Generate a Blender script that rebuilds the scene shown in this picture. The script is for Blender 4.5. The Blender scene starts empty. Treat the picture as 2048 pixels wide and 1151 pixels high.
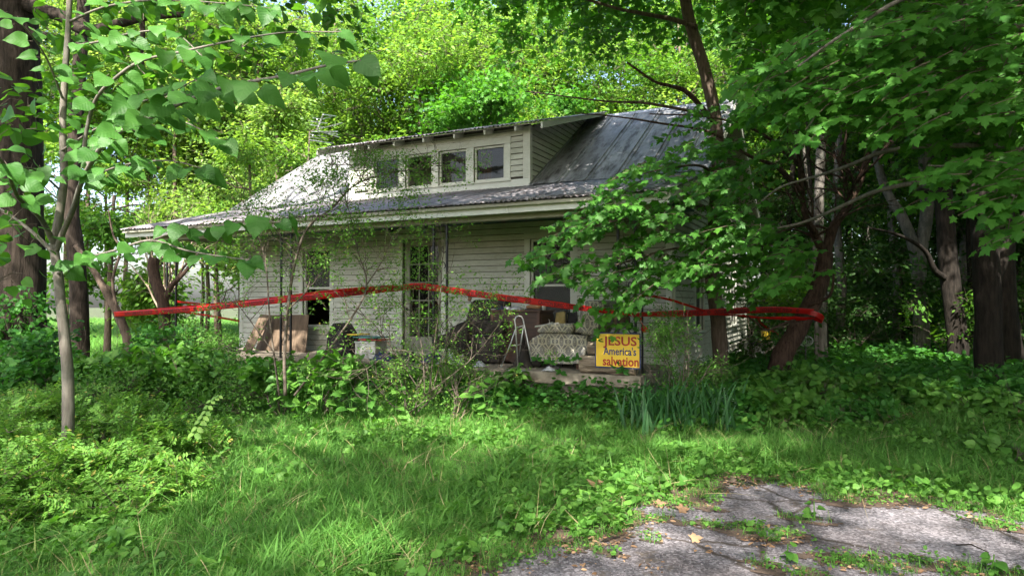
import bpy, math, random
import numpy as np
from mathutils import Vector, Matrix
from mathutils import noise as mnoise

random.seed(7)
rng = np.random.default_rng(7)
R = math.radians
scn = bpy.context.scene
C = scn.collection

# ------------------------------------------------------------------ camera
F_PX, CX, CY, HOR = 1365.0, 1024.0, 575.5, 603.0
YAW, PITCH, EYE = R(26.5), math.atan2(603.0 - 575.5, 1365.0), 1.6
cam_data = bpy.data.cameras.new('camera')
cam_data.sensor_width = 36.0
cam_data.lens = 36.0 * F_PX / 2048.0
cam_data.clip_start, cam_data.clip_end = 0.05, 900.0
cam = bpy.data.objects.new('camera', cam_data)
C.objects.link(cam)
cam.location = (0, 0, EYE)
cam.rotation_euler = (math.pi / 2 + PITCH, 0, YAW)
scn.camera = cam

# ------------------------------------------------------------------ light
SUN = Vector((0.15, -0.66, 0.78)).normalized()          # direction towards the sun
world = bpy.data.worlds.new('World'); scn.world = world; world.use_nodes = True
wn = world.node_tree; wn.nodes.clear()
sky = wn.nodes.new('ShaderNodeTexSky'); sky.sky_type = 'NISHITA'; sky.sun_disc = False
sky.sun_elevation = math.asin(SUN.z); sky.sun_rotation = math.atan2(SUN.x, SUN.y)
sky.air_density = 1.0; sky.dust_density = 4.0; sky.ozone_density = 1.0
bg = wn.nodes.new('ShaderNodeBackground'); bg.inputs['Strength'].default_value = 0.15
wo = wn.nodes.new('ShaderNodeOutputWorld')
wn.links.new(sky.outputs[0], bg.inputs[0]); wn.links.new(bg.outputs[0], wo.inputs[0])
sl = bpy.data.lights.new('sun', 'SUN'); sl.energy = 5.0; sl.angle = R(0.5); sl.color = (1.0, 0.95, 0.86)
so = bpy.data.objects.new('sun', sl); C.objects.link(so)
so.rotation_euler = SUN.to_track_quat('Z', 'Y').to_euler(); so.location = (0, 0, 40)
scn.view_settings.view_transform = 'Standard'; scn.view_settings.look = 'None'
scn.view_settings.gamma = 1.0; scn.view_settings.use_curve_mapping = False
scn.view_settings.exposure = 2.05
cy = scn.cycles
cy.max_bounces = 7; cy.diffuse_bounces = 4; cy.glossy_bounces = 3; cy.transmission_bounces = 5
cy.transparent_max_bounces = 8; cy.sample_clamp_indirect = 6.0; cy.caustics_reflective = False; cy.caustics_refractive = False

# ------------------------------------------------------------------ places (photo pixel + real distance -> world)
FW = (-math.sin(YAW), math.cos(YAW)); RT = (math.cos(YAW), math.sin(YAW))
def PD(px, py, d):
    u = (px - CX) / F_PX
    return Vector((d * (FW[0] + u * RT[0]), d * (FW[1] + u * RT[1]), EYE + d * (HOR - py) / F_PX))
def PY(px, py, Y):
    u = (px - CX) / F_PX
    return PD(px, py, Y / (FW[1] + u * RT[1]))
def PX_(px, py, X):
    u = (px - CX) / F_PX
    return PD(px, py, X / (FW[0] + u * RT[0]))
def PG(px, py, z=0.0):
    return PD(px, py, (EYE - z) * F_PX / (py - HOR))

# ------------------------------------------------------------------ tagging
def tag(o, label=None, cat=None, group=None, kind=None):
    if label: o['label'] = label
    if cat: o['category'] = cat
    if group: o['group'] = group
    if kind: o['kind'] = kind
    return o
def thing(name, label, cat, loc=(0, 0, 0), group=None, rz=0.0):
    o = bpy.data.objects.new(name, None); C.objects.link(o)
    o.empty_display_size = 0.2
    o.location = loc; o.rotation_euler = (0, 0, rz)
    return tag(o, label, cat, group)
def link(name, me, parent=None, loc=None):
    o = bpy.data.objects.new(name, me); C.objects.link(o)
    if parent is not None:
        o.parent = parent
    if loc is not None: o.location = loc
    return o
WORLD_OFF = {}
def origin(o):
    p = Vector((0, 0, 0))
    while o is not None:
        p += Vector(o.location); o = o.parent
    return p

# ------------------------------------------------------------------ mesh builder
class MB:
    def __init__(s): s.v = []; s.f = []; s.mi = []
    def add(s, vs, fs, mi=0):
        n = len(s.v); s.v += [tuple(p) for p in vs]; s.f += [tuple(i + n for i in f) for f in fs]; s.mi += [mi] * len(fs)
    def box(s, x0, x1, y0, y1, z0, z1, mi=0):
        s.add([(x0,y0,z0),(x1,y0,z0),(x1,y1,z0),(x0,y1,z0),(x0,y0,z1),(x1,y0,z1),(x1,y1,z1),(x0,y1,z1)],
              [(0,3,2,1),(4,5,6,7),(0,1,5,4),(1,2,6,5),(2,3,7,6),(3,0,4,7)], mi)
    def hexa(s, p, mi=0):      # 8 points: bottom loop then top loop
        s.add(p, [(0,3,2,1),(4,5,6,7),(0,1,5,4),(1,2,6,5),(2,3,7,6),(3,0,4,7)], mi)
    def bar(s, a, b, w, h=None, up=(0, 0, 1), mi=0):
        a = Vector(a); b = Vector(b); h = w if h is None else h
        d = (b - a).normalized(); u = Vector(up)
        if abs(d.dot(u)) > 0.98: u = Vector((0, 1, 0))
        r = d.cross(u).normalized() * w / 2; t = r.cross(d).normalized() * h / 2
        s.hexa([a - r - t, a + r - t, a + r + t, a - r + t, b - r - t, b + r - t, b + r + t, b - r + t], mi)
    def tube(s, pts, rad, sides=8, cap=True, mi=0, rough=0.0, twist=0.0):
        pts = [Vector(p) for p in pts]; n = len(pts)
        if not hasattr(rad, '__len__'): rad = [rad] * n
        base = len(s.v); ref = None
        for i, p in enumerate(pts):
            t = (pts[min(i + 1, n - 1)] - pts[max(i - 1, 0)])
            t = t.normalized() if t.length > 1e-9 else Vector((0, 0, 1))
            if ref is None:
                ref = t.orthogonal().normalized()
            else:
                ref = (ref - t * ref.dot(t))
                ref = ref.normalized() if ref.length > 1e-6 else t.orthogonal().normalized()
            b = t.cross(ref)
            for k in range(sides):
                a = 2 * math.pi * k / sides + twist * i
                rr = rad[i]
                if rough:
                    rr *= 1 + rough * mnoise.noise(Vector((math.cos(a) * 2.2, math.sin(a) * 2.2, i * 0.45 + p.x)))
                q = p + (ref * math.cos(a) + b * math.sin(a)) * rr
                s.v.append((q.x, q.y, q.z))
        for i in range(n - 1):
            for k in range(sides):
                k2 = (k + 1) % sides
                s.f.append((base + i*sides + k, base + i*sides + k2, base + (i+1)*sides + k2, base + (i+1)*sides + k)); s.mi.append(mi)
        if cap:
            s.f.append(tuple(base + k for k in reversed(range(sides)))); s.mi.append(mi)
            s.f.append(tuple(base + (n-1)*sides + k for k in range(sides))); s.mi.append(mi)
    def lathe(s, c, prof, sides=20, mi=0, axis='z'):
        base = len(s.v); c = Vector(c)
        for r, z in prof:
            for k in range(sides):
                a = 2 * math.pi * k / sides
                q = Vector((r * math.cos(a), r * math.sin(a), z))
                if axis == 'x': q = Vector((q.z, q.x, q.y))
                if axis == 'y': q = Vector((q.x, q.z, q.y))
                q += c; s.v.append((q.x, q.y, q.z))
        for i in range(len(prof) - 1):
            for k in range(sides):
                k2 = (k + 1) % sides
                s.f.append((base + i*sides + k, base + i*sides + k2, base + (i+1)*sides + k2, base + (i+1)*sides + k)); s.mi.append(mi)
        s.f.append(tuple(base + k for k in reversed(range(sides)))); s.mi.append(mi)
        s.f.append(tuple(base + (len(prof)-1)*sides + k for k in range(sides))); s.mi.append(mi)
    def prism(s, front, off, mi=0):       # planar outline + offset vector
        n = len(front); off = Vector(off)
        vs = [Vector(p) for p in front] + [Vector(p) + off for p in front]
        fs = [tuple(range(n)), tuple(n + i for i in reversed(range(n)))]
        fs += [(i, n + i, n + (i + 1) % n, (i + 1) % n) for i in range(n)]
        s.add(vs, fs, mi)
    def mesh(s, name, mats, smooth=False, off=None):
        v = s.v
        if off is not None: v = [(a - off.x, b - off.y, c - off.z) for a, b, c in v]
        me = bpy.data.meshes.new(name); me.from_pydata(v, [], s.f)
        for m in (mats if isinstance(mats, (list, tuple)) else [mats]): me.materials.append(m)
        me.polygons.foreach_set('material_index', s.mi)
        if smooth: me.polygons.foreach_set('use_smooth', [True] * len(s.f))
        me.update()
        return me
    def build(s, name, mats, parent=None, smooth=False, bevel=0.0, seg=2, subsurf=0, local=True):
        off = origin(parent) if parent is not None else Vector((0, 0, 0))
        o = link(name, s.mesh(name, mats, smooth, off), parent)
        if bevel:
            b = o.modifiers.new('bevel', 'BEVEL'); b.width = bevel; b.segments = seg; b.limit_method = 'ANGLE'; b.angle_limit = R(35)
            if smooth or seg > 2: 
                for p in o.data.polygons: p.use_smooth = True
        if subsurf:
            m = o.modifiers.new('sub', 'SUBSURF'); m.levels = subsurf; m.render_levels = subsurf
        return o

# ------------------------------------------------------------------ materials
def nt(name):
    m = bpy.data.materials.new(name); m.use_nodes = True; t = m.node_tree
    return m, t, t.nodes['Principled BSDF'], t.nodes['Material Output']
def noise_node(t, scale, detail=4, rough=0.55, coord='Object', vec=None, stretch=None):
    n = t.nodes.new('ShaderNodeTexNoise'); n.inputs['Scale'].default_value = scale
    n.inputs['Detail'].default_value = detail; n.inputs['Roughness'].default_value = rough
    if vec is None:
        tc = t.nodes.new('ShaderNodeTexCoord'); vec = tc.outputs[coord]
    if stretch:
        mp = t.nodes.new('ShaderNodeMapping'); mp.inputs['Scale'].default_value = stretch
        t.links.new(vec, mp.inputs[0]); vec = mp.outputs[0]
    t.links.new(vec, n.inputs['Vector'])
    return n
def ramp(t, src, stops, interp='LINEAR'):
    r = t.nodes.new('ShaderNodeValToRGB'); r.color_ramp.interpolation = interp
    e = r.color_ramp.elements
    while len(e) < len(stops): e.new(0.5)
    for el, (p, c) in zip(e, stops):
        el.position = p; el.color = (*c, 1) if len(c) == 3 else c
    t.links.new(src, r.inputs[0]); return r
def mixc(t, fac, a, b, mode='MIX'):
    m = t.nodes.new('ShaderNodeMix'); m.data_type = 'RGBA'; m.blend_type = mode
    for i, val in ((0, fac), (6, a), (7, b)):
        if hasattr(val, 'node'): t.links.new(val, m.inputs[i])
        else: m.inputs[i].default_value = val if i == 0 else (*val, 1)
    return m.outputs[2]
def bump(t, src, bsdf, strength=0.3, dist=0.01):
    b = t.nodes.new('ShaderNodeBump'); b.inputs['Strength'].default_value = strength; b.inputs['Distance'].default_value = dist
    t.links.new(src, b.inputs['Height']); t.links.new(b.outputs[0], bsdf.inputs['Normal']); return b
def simple(name, a, b, rough=0.7, scale=8, bumps=0.15, metal=0.0, spec=0.4, stretch=None, lo=0.35, hi=0.65, dist=0.006):
    m, t, p, o = nt(name)
    n = noise_node(t, scale, 6, 0.6, stretch=stretch)
    r = ramp(t, n.outputs[0], [(lo, a), (hi, b)])
    t.links.new(r.outputs[0], p.inputs['Base Color'])
    p.inputs['Roughness'].default_value = rough; p.inputs['Metallic'].default_value = metal
    p.inputs['Specular IOR Level'].default_value = spec
    if bumps:
        n2 = noise_node(t, scale * 4, 6, 0.65, stretch=stretch); bump(t, n2.outputs[0], p, bumps, dist)
    return m
def leaf_mat(name, dark, light, trans, tfac=0.35, rough=0.42, spec=0.35, island=True, sick=None):
    m, t, p, o = nt(name)
    oi = t.nodes.new('ShaderNodeObjectInfo')
    g = t.nodes.new('ShaderNodeNewGeometry')
    ad = t.nodes.new('ShaderNodeMath'); ad.operation = 'ADD'
    t.links.new(oi.outputs['Random'], ad.inputs[0]); t.links.new(g.outputs['Random Per Island'], ad.inputs[1])
    fr = t.nodes.new('ShaderNodeMath'); fr.operation = 'FRACT'; t.links.new(ad.outputs[0], fr.inputs[0])
    stops = [(0.0, dark), (0.55, tuple((x + y) / 2 for x, y in zip(dark, light))), (0.93, light)]
    if sick: stops.append((0.985, sick))
    r = ramp(t, fr.outputs[0], stops)
    t.links.new(r.outputs[0], p.inputs['Base Color'])
    p.inputs['Roughness'].default_value = rough; p.inputs['Specular IOR Level'].default_value = spec
    tr = t.nodes.new('ShaderNodeBsdfTranslucent')
    r2 = ramp(t, fr.outputs[0], [(0.0, tuple(c * 0.6 for c in trans)), (1.0, trans)])
    t.links.new(r2.outputs[0], tr.inputs[0])
    mx = t.nodes.new('ShaderNodeMixShader'); mx.inputs[0].default_value = tfac
    t.links.new(p.outputs[0], mx.inputs[1]); t.links.new(tr.outputs[0], mx.inputs[2]); t.links.new(mx.outputs[0], o.inputs[0])
    return m
def bark_mat(name, dark, light, scale=6.0, strength=0.8, spots=None):
    m, t, p, o = nt(name)
    n = noise_node(t, scale, 8, 0.65, stretch=(3.2, 3.2, 0.55))
    r = ramp(t, n.outputs[0], [(0.32, dark), (0.62, light)])
    col = r.outputs[0]
    if spots:
        n3 = noise_node(t, 2.3, 5, 0.7)
        r3 = ramp(t, n3.outputs[0], [(0.5, (0, 0, 0)), (0.62, (1, 1, 1))])
        col = mixc(t, r3.outputs[0], col, spots)
    t.links.new(col, p.inputs['Base Color'])
    p.inputs['Roughness'].default_value = 0.9; p.inputs['Specular IOR Level'].default_value = 0.15
    n2 = noise_node(t, scale * 2.2, 8, 0.7, stretch=(3.0, 3.0, 0.4)); bump(t, n2.outputs[0], p, strength, 0.03)
    return m

M = {}
def paint(name, base, dirt, grime=0.5, peel=(0.20, 0.17, 0.13)):
    m, t, p, o = nt(name)
    n1 = noise_node(t, 1.3, 6, 0.65, stretch=(1, 1, 2.2))
    r1 = ramp(t, n1.outputs[0], [(0.35, base), (0.75, dirt)])
    n2 = noise_node(t, 22, 8, 0.7, stretch=(0.35, 0.35, 1.6))
    r2 = ramp(t, n2.outputs[0], [(0.36, (0.78, 0.78, 0.74)), (0.55, (1, 1, 1))])
    c = mixc(t, grime, r1.outputs[0], r2.outputs[0], 'MULTIPLY')
    n3 = noise_node(t, 9, 8, 0.75, stretch=(0.5, 0.5, 1.8))
    r3 = ramp(t, n3.outputs[0], [(0.655, (0, 0, 0)), (0.69, (1, 1, 1))])
    c = mixc(t, r3.outputs[0], c, peel)
    oi = t.nodes.new('ShaderNodeObjectInfo')
    r4 = ramp(t, oi.outputs['Random'], [(0, (0.82, 0.82, 0.80)), (1, (1, 1, 1))])
    c = mixc(t, 1.0, c, r4.outputs[0], 'MULTIPLY')
    t.links.new(c, p.inputs['Base Color']); p.inputs['Roughness'].default_value = 0.75
    p.inputs['Specular IOR Level'].default_value = 0.25
    bump(t, n2.outputs[0], p, 0.12, 0.003)
    return m
M['siding'] = paint('siding_paint', (0.60, 0.60, 0.53), (0.40, 0.41, 0.33), 0.8)
M['siding_low'] = M['siding']
M['trim'] = paint('trim_paint', (0.66, 0.67, 0.60), (0.50, 0.51, 0.43), 0.5)
M['fascia'] = paint('fascia_paint', (0.78, 0.79, 0.74), (0.64, 0.66, 0.59), 0.35)
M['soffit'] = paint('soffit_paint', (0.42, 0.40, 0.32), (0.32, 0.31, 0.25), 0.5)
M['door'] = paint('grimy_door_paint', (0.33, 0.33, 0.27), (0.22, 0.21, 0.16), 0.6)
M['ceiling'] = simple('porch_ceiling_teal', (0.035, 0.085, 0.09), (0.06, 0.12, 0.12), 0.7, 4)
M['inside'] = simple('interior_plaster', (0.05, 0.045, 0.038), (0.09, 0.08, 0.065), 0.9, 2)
M['iron'] = simple('black_iron', (0.006, 0.006, 0.007), (0.016, 0.014, 0.012), 0.55, 30, 0.1)
M['concrete'] = simple('weathered_concrete', (0.16, 0.135, 0.10), (0.30, 0.26, 0.20), 0.9, 7, 0.5, dist=0.01)
M['brick'] = simple('foundation_brick', (0.24, 0.10, 0.065), (0.36, 0.20, 0.14), 0.9, 9, 0.4)
M['mortar'] = simple('mortar', (0.20, 0.17, 0.14), (0.28, 0.24, 0.2), 0.95, 12, 0.4)

def metal_roof(name, a, b, rust, rl, rh, rough=0.42, metal=0.55):
    m, t, p, o = nt(name)
    n = noise_node(t, 1.1, 7, 0.65, stretch=(1.6, 0.5, 0.5))
    r = ramp(t, n.outputs[0], [(0.3, a), (0.7, b)])
    n2 = noise_node(t, 2.6, 8, 0.72, stretch=(2.5, 0.6, 0.6))
    r2 = ramp(t, n2.outputs[0], [(rl, (0, 0, 0)), (rh, (1, 1, 1))])
    c = mixc(t, r2.outputs[0], r.outputs[0], rust)
    oi = t.nodes.new('ShaderNodeObjectInfo')
    r4 = ramp(t, oi.outputs['Random'], [(0, (0.72, 0.72, 0.72)), (1, (1, 1, 1))])
    c = mixc(t, 1.0, c, r4.outputs[0], 'MULTIPLY')
    t.links.new(c, p.inputs['Base Color']); p.inputs['Metallic'].default_value = metal
    n3 = noise_node(t, 5, 6, 0.6); r3 = ramp(t, n3.outputs[0], [(0.3, (rough - 0.08,) * 3), (0.7, (rough + 0.2,) * 3)])
    t.links.new(r3.outputs[0], p.inputs['Roughness'])
    n4 = noise_node(t, 1.8, 3, 0.5); bump(t, n4.outputs[0], p, 0.5, 0.03)
    return m
M['roof'] = metal_roof('galvanised_roof', (0.155, 0.155, 0.16), (0.33, 0.33, 0.335), (0.06, 0.052, 0.048), 0.47, 0.63, 0.55, 0.15)
M['porch_roof'] = metal_roof('rusted_porch_roof', (0.18, 0.16, 0.17), (0.32, 0.30, 0.315), (0.075, 0.05, 0.042), 0.50, 0.62, 0.5, 0.4)

M['ridge'] = simple('ridge_metal', (0.24, 0.245, 0.26), (0.36, 0.37, 0.385), 0.5, 4, 0.1, metal=0.3)
def glass_mat(name, tint=(0.02, 0.022, 0.02), clear=0.55):
    m, t, p, o = nt(name)
    p.inputs['Base Color'].default_value = (*tint, 1); p.inputs['Roughness'].default_value = 0.03
    p.inputs['Specular IOR Level'].default_value = 0.45
    n = noise_node(t, 3, 3); bump(t, n.outputs[0], p, 0.04, 0.02)
    tr = t.nodes.new('ShaderNodeBsdfTransparent'); mx = t.nodes.new('ShaderNodeMixShader'); mx.inputs[0].default_value = clear
    t.links.new(p.outputs[0], mx.inputs[1]); t.links.new(tr.outputs[0], mx.inputs[2]); t.links.new(mx.outputs[0], o.inputs[0])
    return m
M['glass'] = glass_mat('old_window_glass')
M['screen'] = glass_mat('dusty_window_screen', (0.05, 0.05, 0.042), 0.30); 
M['screen'].node_tree.nodes['Principled BSDF'].inputs['Roughness'].default_value = 0.6
M['curtain'] = simple('old_curtain', (0.36, 0.32, 0.25), (0.5, 0.46, 0.38), 0.95, 3, 0.2, stretch=(6, 6, 0.5))
M['curtain_red'] = simple('rust_curtain', (0.22, 0.10, 0.05), (0.34, 0.19, 0.1), 0.95, 3, 0.2, stretch=(6, 6, 0.5))
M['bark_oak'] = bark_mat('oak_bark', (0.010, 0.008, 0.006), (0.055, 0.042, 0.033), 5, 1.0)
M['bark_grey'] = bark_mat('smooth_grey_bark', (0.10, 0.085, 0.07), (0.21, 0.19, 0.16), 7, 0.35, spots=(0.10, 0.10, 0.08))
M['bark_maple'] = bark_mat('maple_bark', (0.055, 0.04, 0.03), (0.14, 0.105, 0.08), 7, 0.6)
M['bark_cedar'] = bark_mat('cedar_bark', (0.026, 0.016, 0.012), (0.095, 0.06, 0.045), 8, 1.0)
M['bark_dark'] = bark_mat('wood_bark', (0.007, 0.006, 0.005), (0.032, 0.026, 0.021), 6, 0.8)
M['bark_pale'] = bark_mat('beech_bark', (0.07, 0.062, 0.054), (0.17, 0.155, 0.135), 5, 0.4, spots=(0.07, 0.07, 0.06))
M['twig'] = simple('twig_bark', (0.055, 0.042, 0.032), (0.13, 0.105, 0.08), 0.9, 20, 0.3)
M['twig_pink'] = simple('pale_twig_bark', (0.30, 0.22, 0.16), (0.42, 0.33, 0.25), 0.9, 20, 0.3)

M['lf_heart'] = leaf_mat('heart_leaf', (0.028, 0.10, 0.014), (0.065, 0.18, 0.028), (0.14, 0.38, 0.02), 0.42, 0.5, 0.22)
M['lf_maple'] = leaf_mat('maple_leaf', (0.035, 0.125, 0.015), (0.075, 0.21, 0.025), (0.14, 0.42, 0.02), 0.40, 0.5, 0.22)
M['lf_canopy'] = leaf_mat('canopy_leaf', (0.04, 0.12, 0.014), (0.085, 0.20, 0.022), (0.18, 0.42, 0.02), 0.42, 0.55, 0.2)
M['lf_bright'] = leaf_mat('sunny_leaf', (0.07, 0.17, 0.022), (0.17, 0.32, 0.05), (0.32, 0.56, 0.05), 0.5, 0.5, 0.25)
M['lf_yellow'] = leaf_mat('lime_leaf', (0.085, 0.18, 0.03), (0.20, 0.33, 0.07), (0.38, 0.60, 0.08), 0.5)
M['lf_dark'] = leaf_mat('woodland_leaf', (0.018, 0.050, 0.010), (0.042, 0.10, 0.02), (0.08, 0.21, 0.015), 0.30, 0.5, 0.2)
M['lf_small'] = leaf_mat('shrub_leaf', (0.07, 0.19, 0.025), (0.15, 0.30, 0.05), (0.22, 0.46, 0.04), 0.40, 0.55, 0.2, sick=(0.25, 0.22, 0.05))
M['lf_weed'] = leaf_mat('weed_leaf', (0.05, 0.145, 0.022), (0.12, 0.26, 0.045), (0.15, 0.42, 0.02), 0.38, 0.5, 0.22)
M['lf_creeper'] = leaf_mat('creeper_leaf', (0.028, 0.11, 0.018), (0.06, 0.18, 0.028), (0.09, 0.34, 0.02), 0.35, 0.55, 0.2)
M['grass'] = leaf_mat('lawn_grass', (0.058, 0.16, 0.028), (0.145, 0.33, 0.065), (0.20, 0.48, 0.05), 0.40, 0.55, 0.2, sick=(0.30, 0.27, 0.12))
M['iris'] = leaf_mat('iris_blade', (0.025, 0.085, 0.028), (0.05, 0.14, 0.045), (0.07, 0.24, 0.04), 0.28, 0.45, 0.25)
def veined(name, dark, light, trans, tfac, sp):
    m = leaf_mat(name, dark, light, trans, tfac, 0.5, 0.25); t = m.node_tree; p = t.nodes['Principled BSDF']
    tc = t.nodes.new('ShaderNodeTexCoord'); s = t.nodes.new('ShaderNodeSeparateXYZ'); t.links.new(tc.outputs['Object'], s.inputs[0])
    def mt(op, a, b=None):
        n = t.nodes.new('ShaderNodeMath'); n.operation = op
        for i, v_ in enumerate((a, b)):
            if v_ is None: continue
            if hasattr(v_, 'node'): t.links.new(v_, n.inputs[i])
            else: n.inputs[i].default_value = v_
        return n.outputs[0]
    ax = mt('ABSOLUTE', s.outputs[0]); w = mt('SUBTRACT', s.outputs[1], mt('MULTIPLY', ax, .8)); f = mt('PINGPONG', mt('MULTIPLY', w, sp), .5)
    vein = mt('LESS_THAN', f, .07); mid = mt('LESS_THAN', ax, .014); allv = mt('MAXIMUM', vein, mid)
    src_c = p.inputs['Base Color'].links[0].from_socket
    c = mixc(t, mt('MULTIPLY', allv, .22), src_c, (0.14, 0.27, 0.07)); t.links.new(c, p.inputs['Base Color'])
    rp = ramp(t, f, [(0, (0, 0, 0)), (.5, (1, 1, 1))]); b_ = bump(t, rp.outputs[0], p, .16, .006)
    n = noise_node(t, 2.5, 4, .6); return m
M['lf_heart_near'] = veined('heart_leaf_near', (0.030, 0.105, 0.018), (0.07, 0.19, 0.035), (0.13, 0.36, 0.02), 0.36, 6)
M['lf_maple_near'] = veined('maple_leaf_near', (0.032, 0.125, 0.016), (0.07, 0.21, 0.028), (0.13, 0.42, 0.02), 0.38, 3)
M['petal'] = leaf_mat('white_petal', (0.6, 0.6, 0.56), (0.75, 0.75, 0.7), (0.5, 0.5, 0.45), 0.2)
M['dry'] = leaf_mat('dry_leaf', (0.10, 0.055, 0.03), (0.34, 0.22, 0.13), (0.2, 0.11, 0.05), 0.12, 0.8, 0.15)

# ------------------------------------------------------------------ leaf shapes (x across, y towards the tip, unit length)
def outline_leaf(pts, fold=0.12, droop=0.18, centre=0.35):
    """pts: right half outline (x>=0) from stalk to tip. Two strips either side of a midrib."""
    v = []; f = []
    mid = [(0, y, -droop * y * y) for x, y in pts]
    for (x, y) in pts:
        z = -droop * y * y
        v.append((0, y, z))
        v.append((x, y, z + fold * x)); v.append((-x, y, z + fold * x))
    for i in range(len(pts) - 1):
        a, b = 3 * i, 3 * i + 3
        f.append((a, a + 1, b + 1, b)); f.append((a, b, b + 2, a + 2))
    return v, f
HEART = [(0.0, 0.0), (0.30, -0.09), (0.47, 0.10), (0.48, 0.32), (0.38, 0.56), (0.22, 0.78), (0.07, 0.92), (0.0, 1.06)]
OVAL = [(0.0, 0.0), (0.20, 0.22), (0.25, 0.5), (0.16, 0.8), (0.0, 1.0)]
ROUND = [(0.0, 0.0), (0.36, 0.12), (0.44, 0.45), (0.27, 0.8), (0.0, 0.98)]
def maple_leaf():
    half = [(0.04,-0.02),(0.24,-0.06),(0.50,-0.10),(0.34,0.10),(0.40,0.20),(0.68,0.40),(0.50,0.46),(0.44,0.58),(0.22,0.50),(0.26,0.72),(0.14,0.80),(0.0,1.06)]
    v = [(0, 0.22, 0.03)]
    for x, y in half: v.append((x, y, 0.02 - 0.20 * x * x - 0.14 * y * y))
    for x, y in reversed(half[:-1]): v.append((-x, y, 0.02 - 0.20 * x * x - 0.14 * y * y))
    n = len(v) - 1
    f = [(0, i, i % n + 1) for i in range(1, n + 1)]
    return v, f
MAPLE = maple_leaf()
def outline_hi(pts, seed=0, fold=.14, droop=.22):
    """finer leaf: rounded outline, cupped halves, wavy rim, bent tip"""
    rr = random.Random(seed); P = [(x, y) for x, y in pts]; Q = []
    for i in range(len(P) - 1):
        p0, p1, p2, p3 = P[max(i-1, 0)], P[i], P[i+1], P[min(i+2, len(P)-1)]
        for k in range(2):
            f = k / 2; Q.append(tuple(.5 * ((2*b) + (c-a)*f + (2*a-5*b+4*c-d)*f*f + (3*b-a-3*c+d)*f**3) for a, b, c, d in zip(p0, p1, p2, p3)))
    Q.append(P[-1]); v = []; f_ = []; ph = rr.uniform(0, 6); tw = rr.uniform(-.5, .5); dr = droop * rr.uniform(.4, 2.2); cup = rr.uniform(-.25, .25)
    for x, y in Q:
        x = max(x, 0)
        for fx in (-1, -.5, 0, .5, 1):
            xx = x * fx; z = -dr * y * y + fold * abs(xx) + cup * xx * xx * 2 + tw * xx * y * .5 + .035 * abs(fx) * math.sin(11 * y + ph + (2 if fx > 0 else 0)) * (x > .05)
            v.append((xx + .05 * tw * y, y, z))
    for i in range(len(Q) - 1):
        for k in range(4): a = 5 * i + k; f_.append((a, a + 1, a + 6, a + 5))
    return v, f_
HEARTL = outline_leaf(HEART); OVALL = outline_leaf(OVAL); ROUNDL = outline_leaf(ROUND, 0.2, 0.1)
TINY = ([(0,0,0),(0.24,0.5,0.04),(0,1,-0.08),(-0.24,0.5,0.04)], [(0,1,2),(0,2,3)])
FIVE = None
def leaf_mesh(name, shape, mat, stalk=0.0):
    m = MB(); m.add(*shape)
    if stalk: m.tube([(0, 0, 0), (0, -stalk, 0.04)], [0.012, 0.012], 4, False, 1)
    return m.mesh(name, [mat, M['twig']], smooth=True)
def rotm(t, n):
    """frame with y = tip direction t, z close to normal n"""
    t = Vector(t).normalized(); n = Vector(n); x = t.cross(n)
    if x.length < 1e-4: x = t.orthogonal()
    x.normalize(); z = x.cross(t)
    return Matrix(((x.x, t.x, z.x), (x.y, t.y, z.y), (x.z, t.z, z.z)))
def cluster(name, shape, mat, n, spread, size, flat=0.35, seed=1, twig=True, hang=0.25):
    """a spray of leaves round a forked twig, about `spread` across; lies near the xy plane"""
    rr = random.Random(seed); m = MB()
    for k in range(n):
        a = rr.uniform(0, 6.283); r = spread * math.sqrt(rr.random())
        p = Vector((r * math.cos(a), r * math.sin(a), rr.gauss(0, spread * flat)))
        t = Vector((math.cos(a) + rr.gauss(0, .5), math.sin(a) + rr.gauss(0, .5), rr.gauss(-hang, .3)))
        nn = Vector((rr.gauss(0, .45), rr.gauss(0, .45), 1))
        q = rotm(t, nn); s = size * rr.uniform(0.65, 1.25)
        m.add([p + q @ Vector(v) * s for v in shape[0]], shape[1])
    if twig:
        for k in range(max(2, n // 8)):
            a = rr.uniform(0, 6.283); r = spread * rr.uniform(.5, .95)
            m.tube([(0, 0, -spread * .25), (r * .5 * math.cos(a), r * .5 * math.sin(a), -spread*.05), (r * math.cos(a), r * math.sin(a), rr.gauss(0, spread * .2))], [spread * .014, spread * .01, spread * .004], 3, False, 1)
    return m.mesh(name, [mat, M['twig']])

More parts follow.
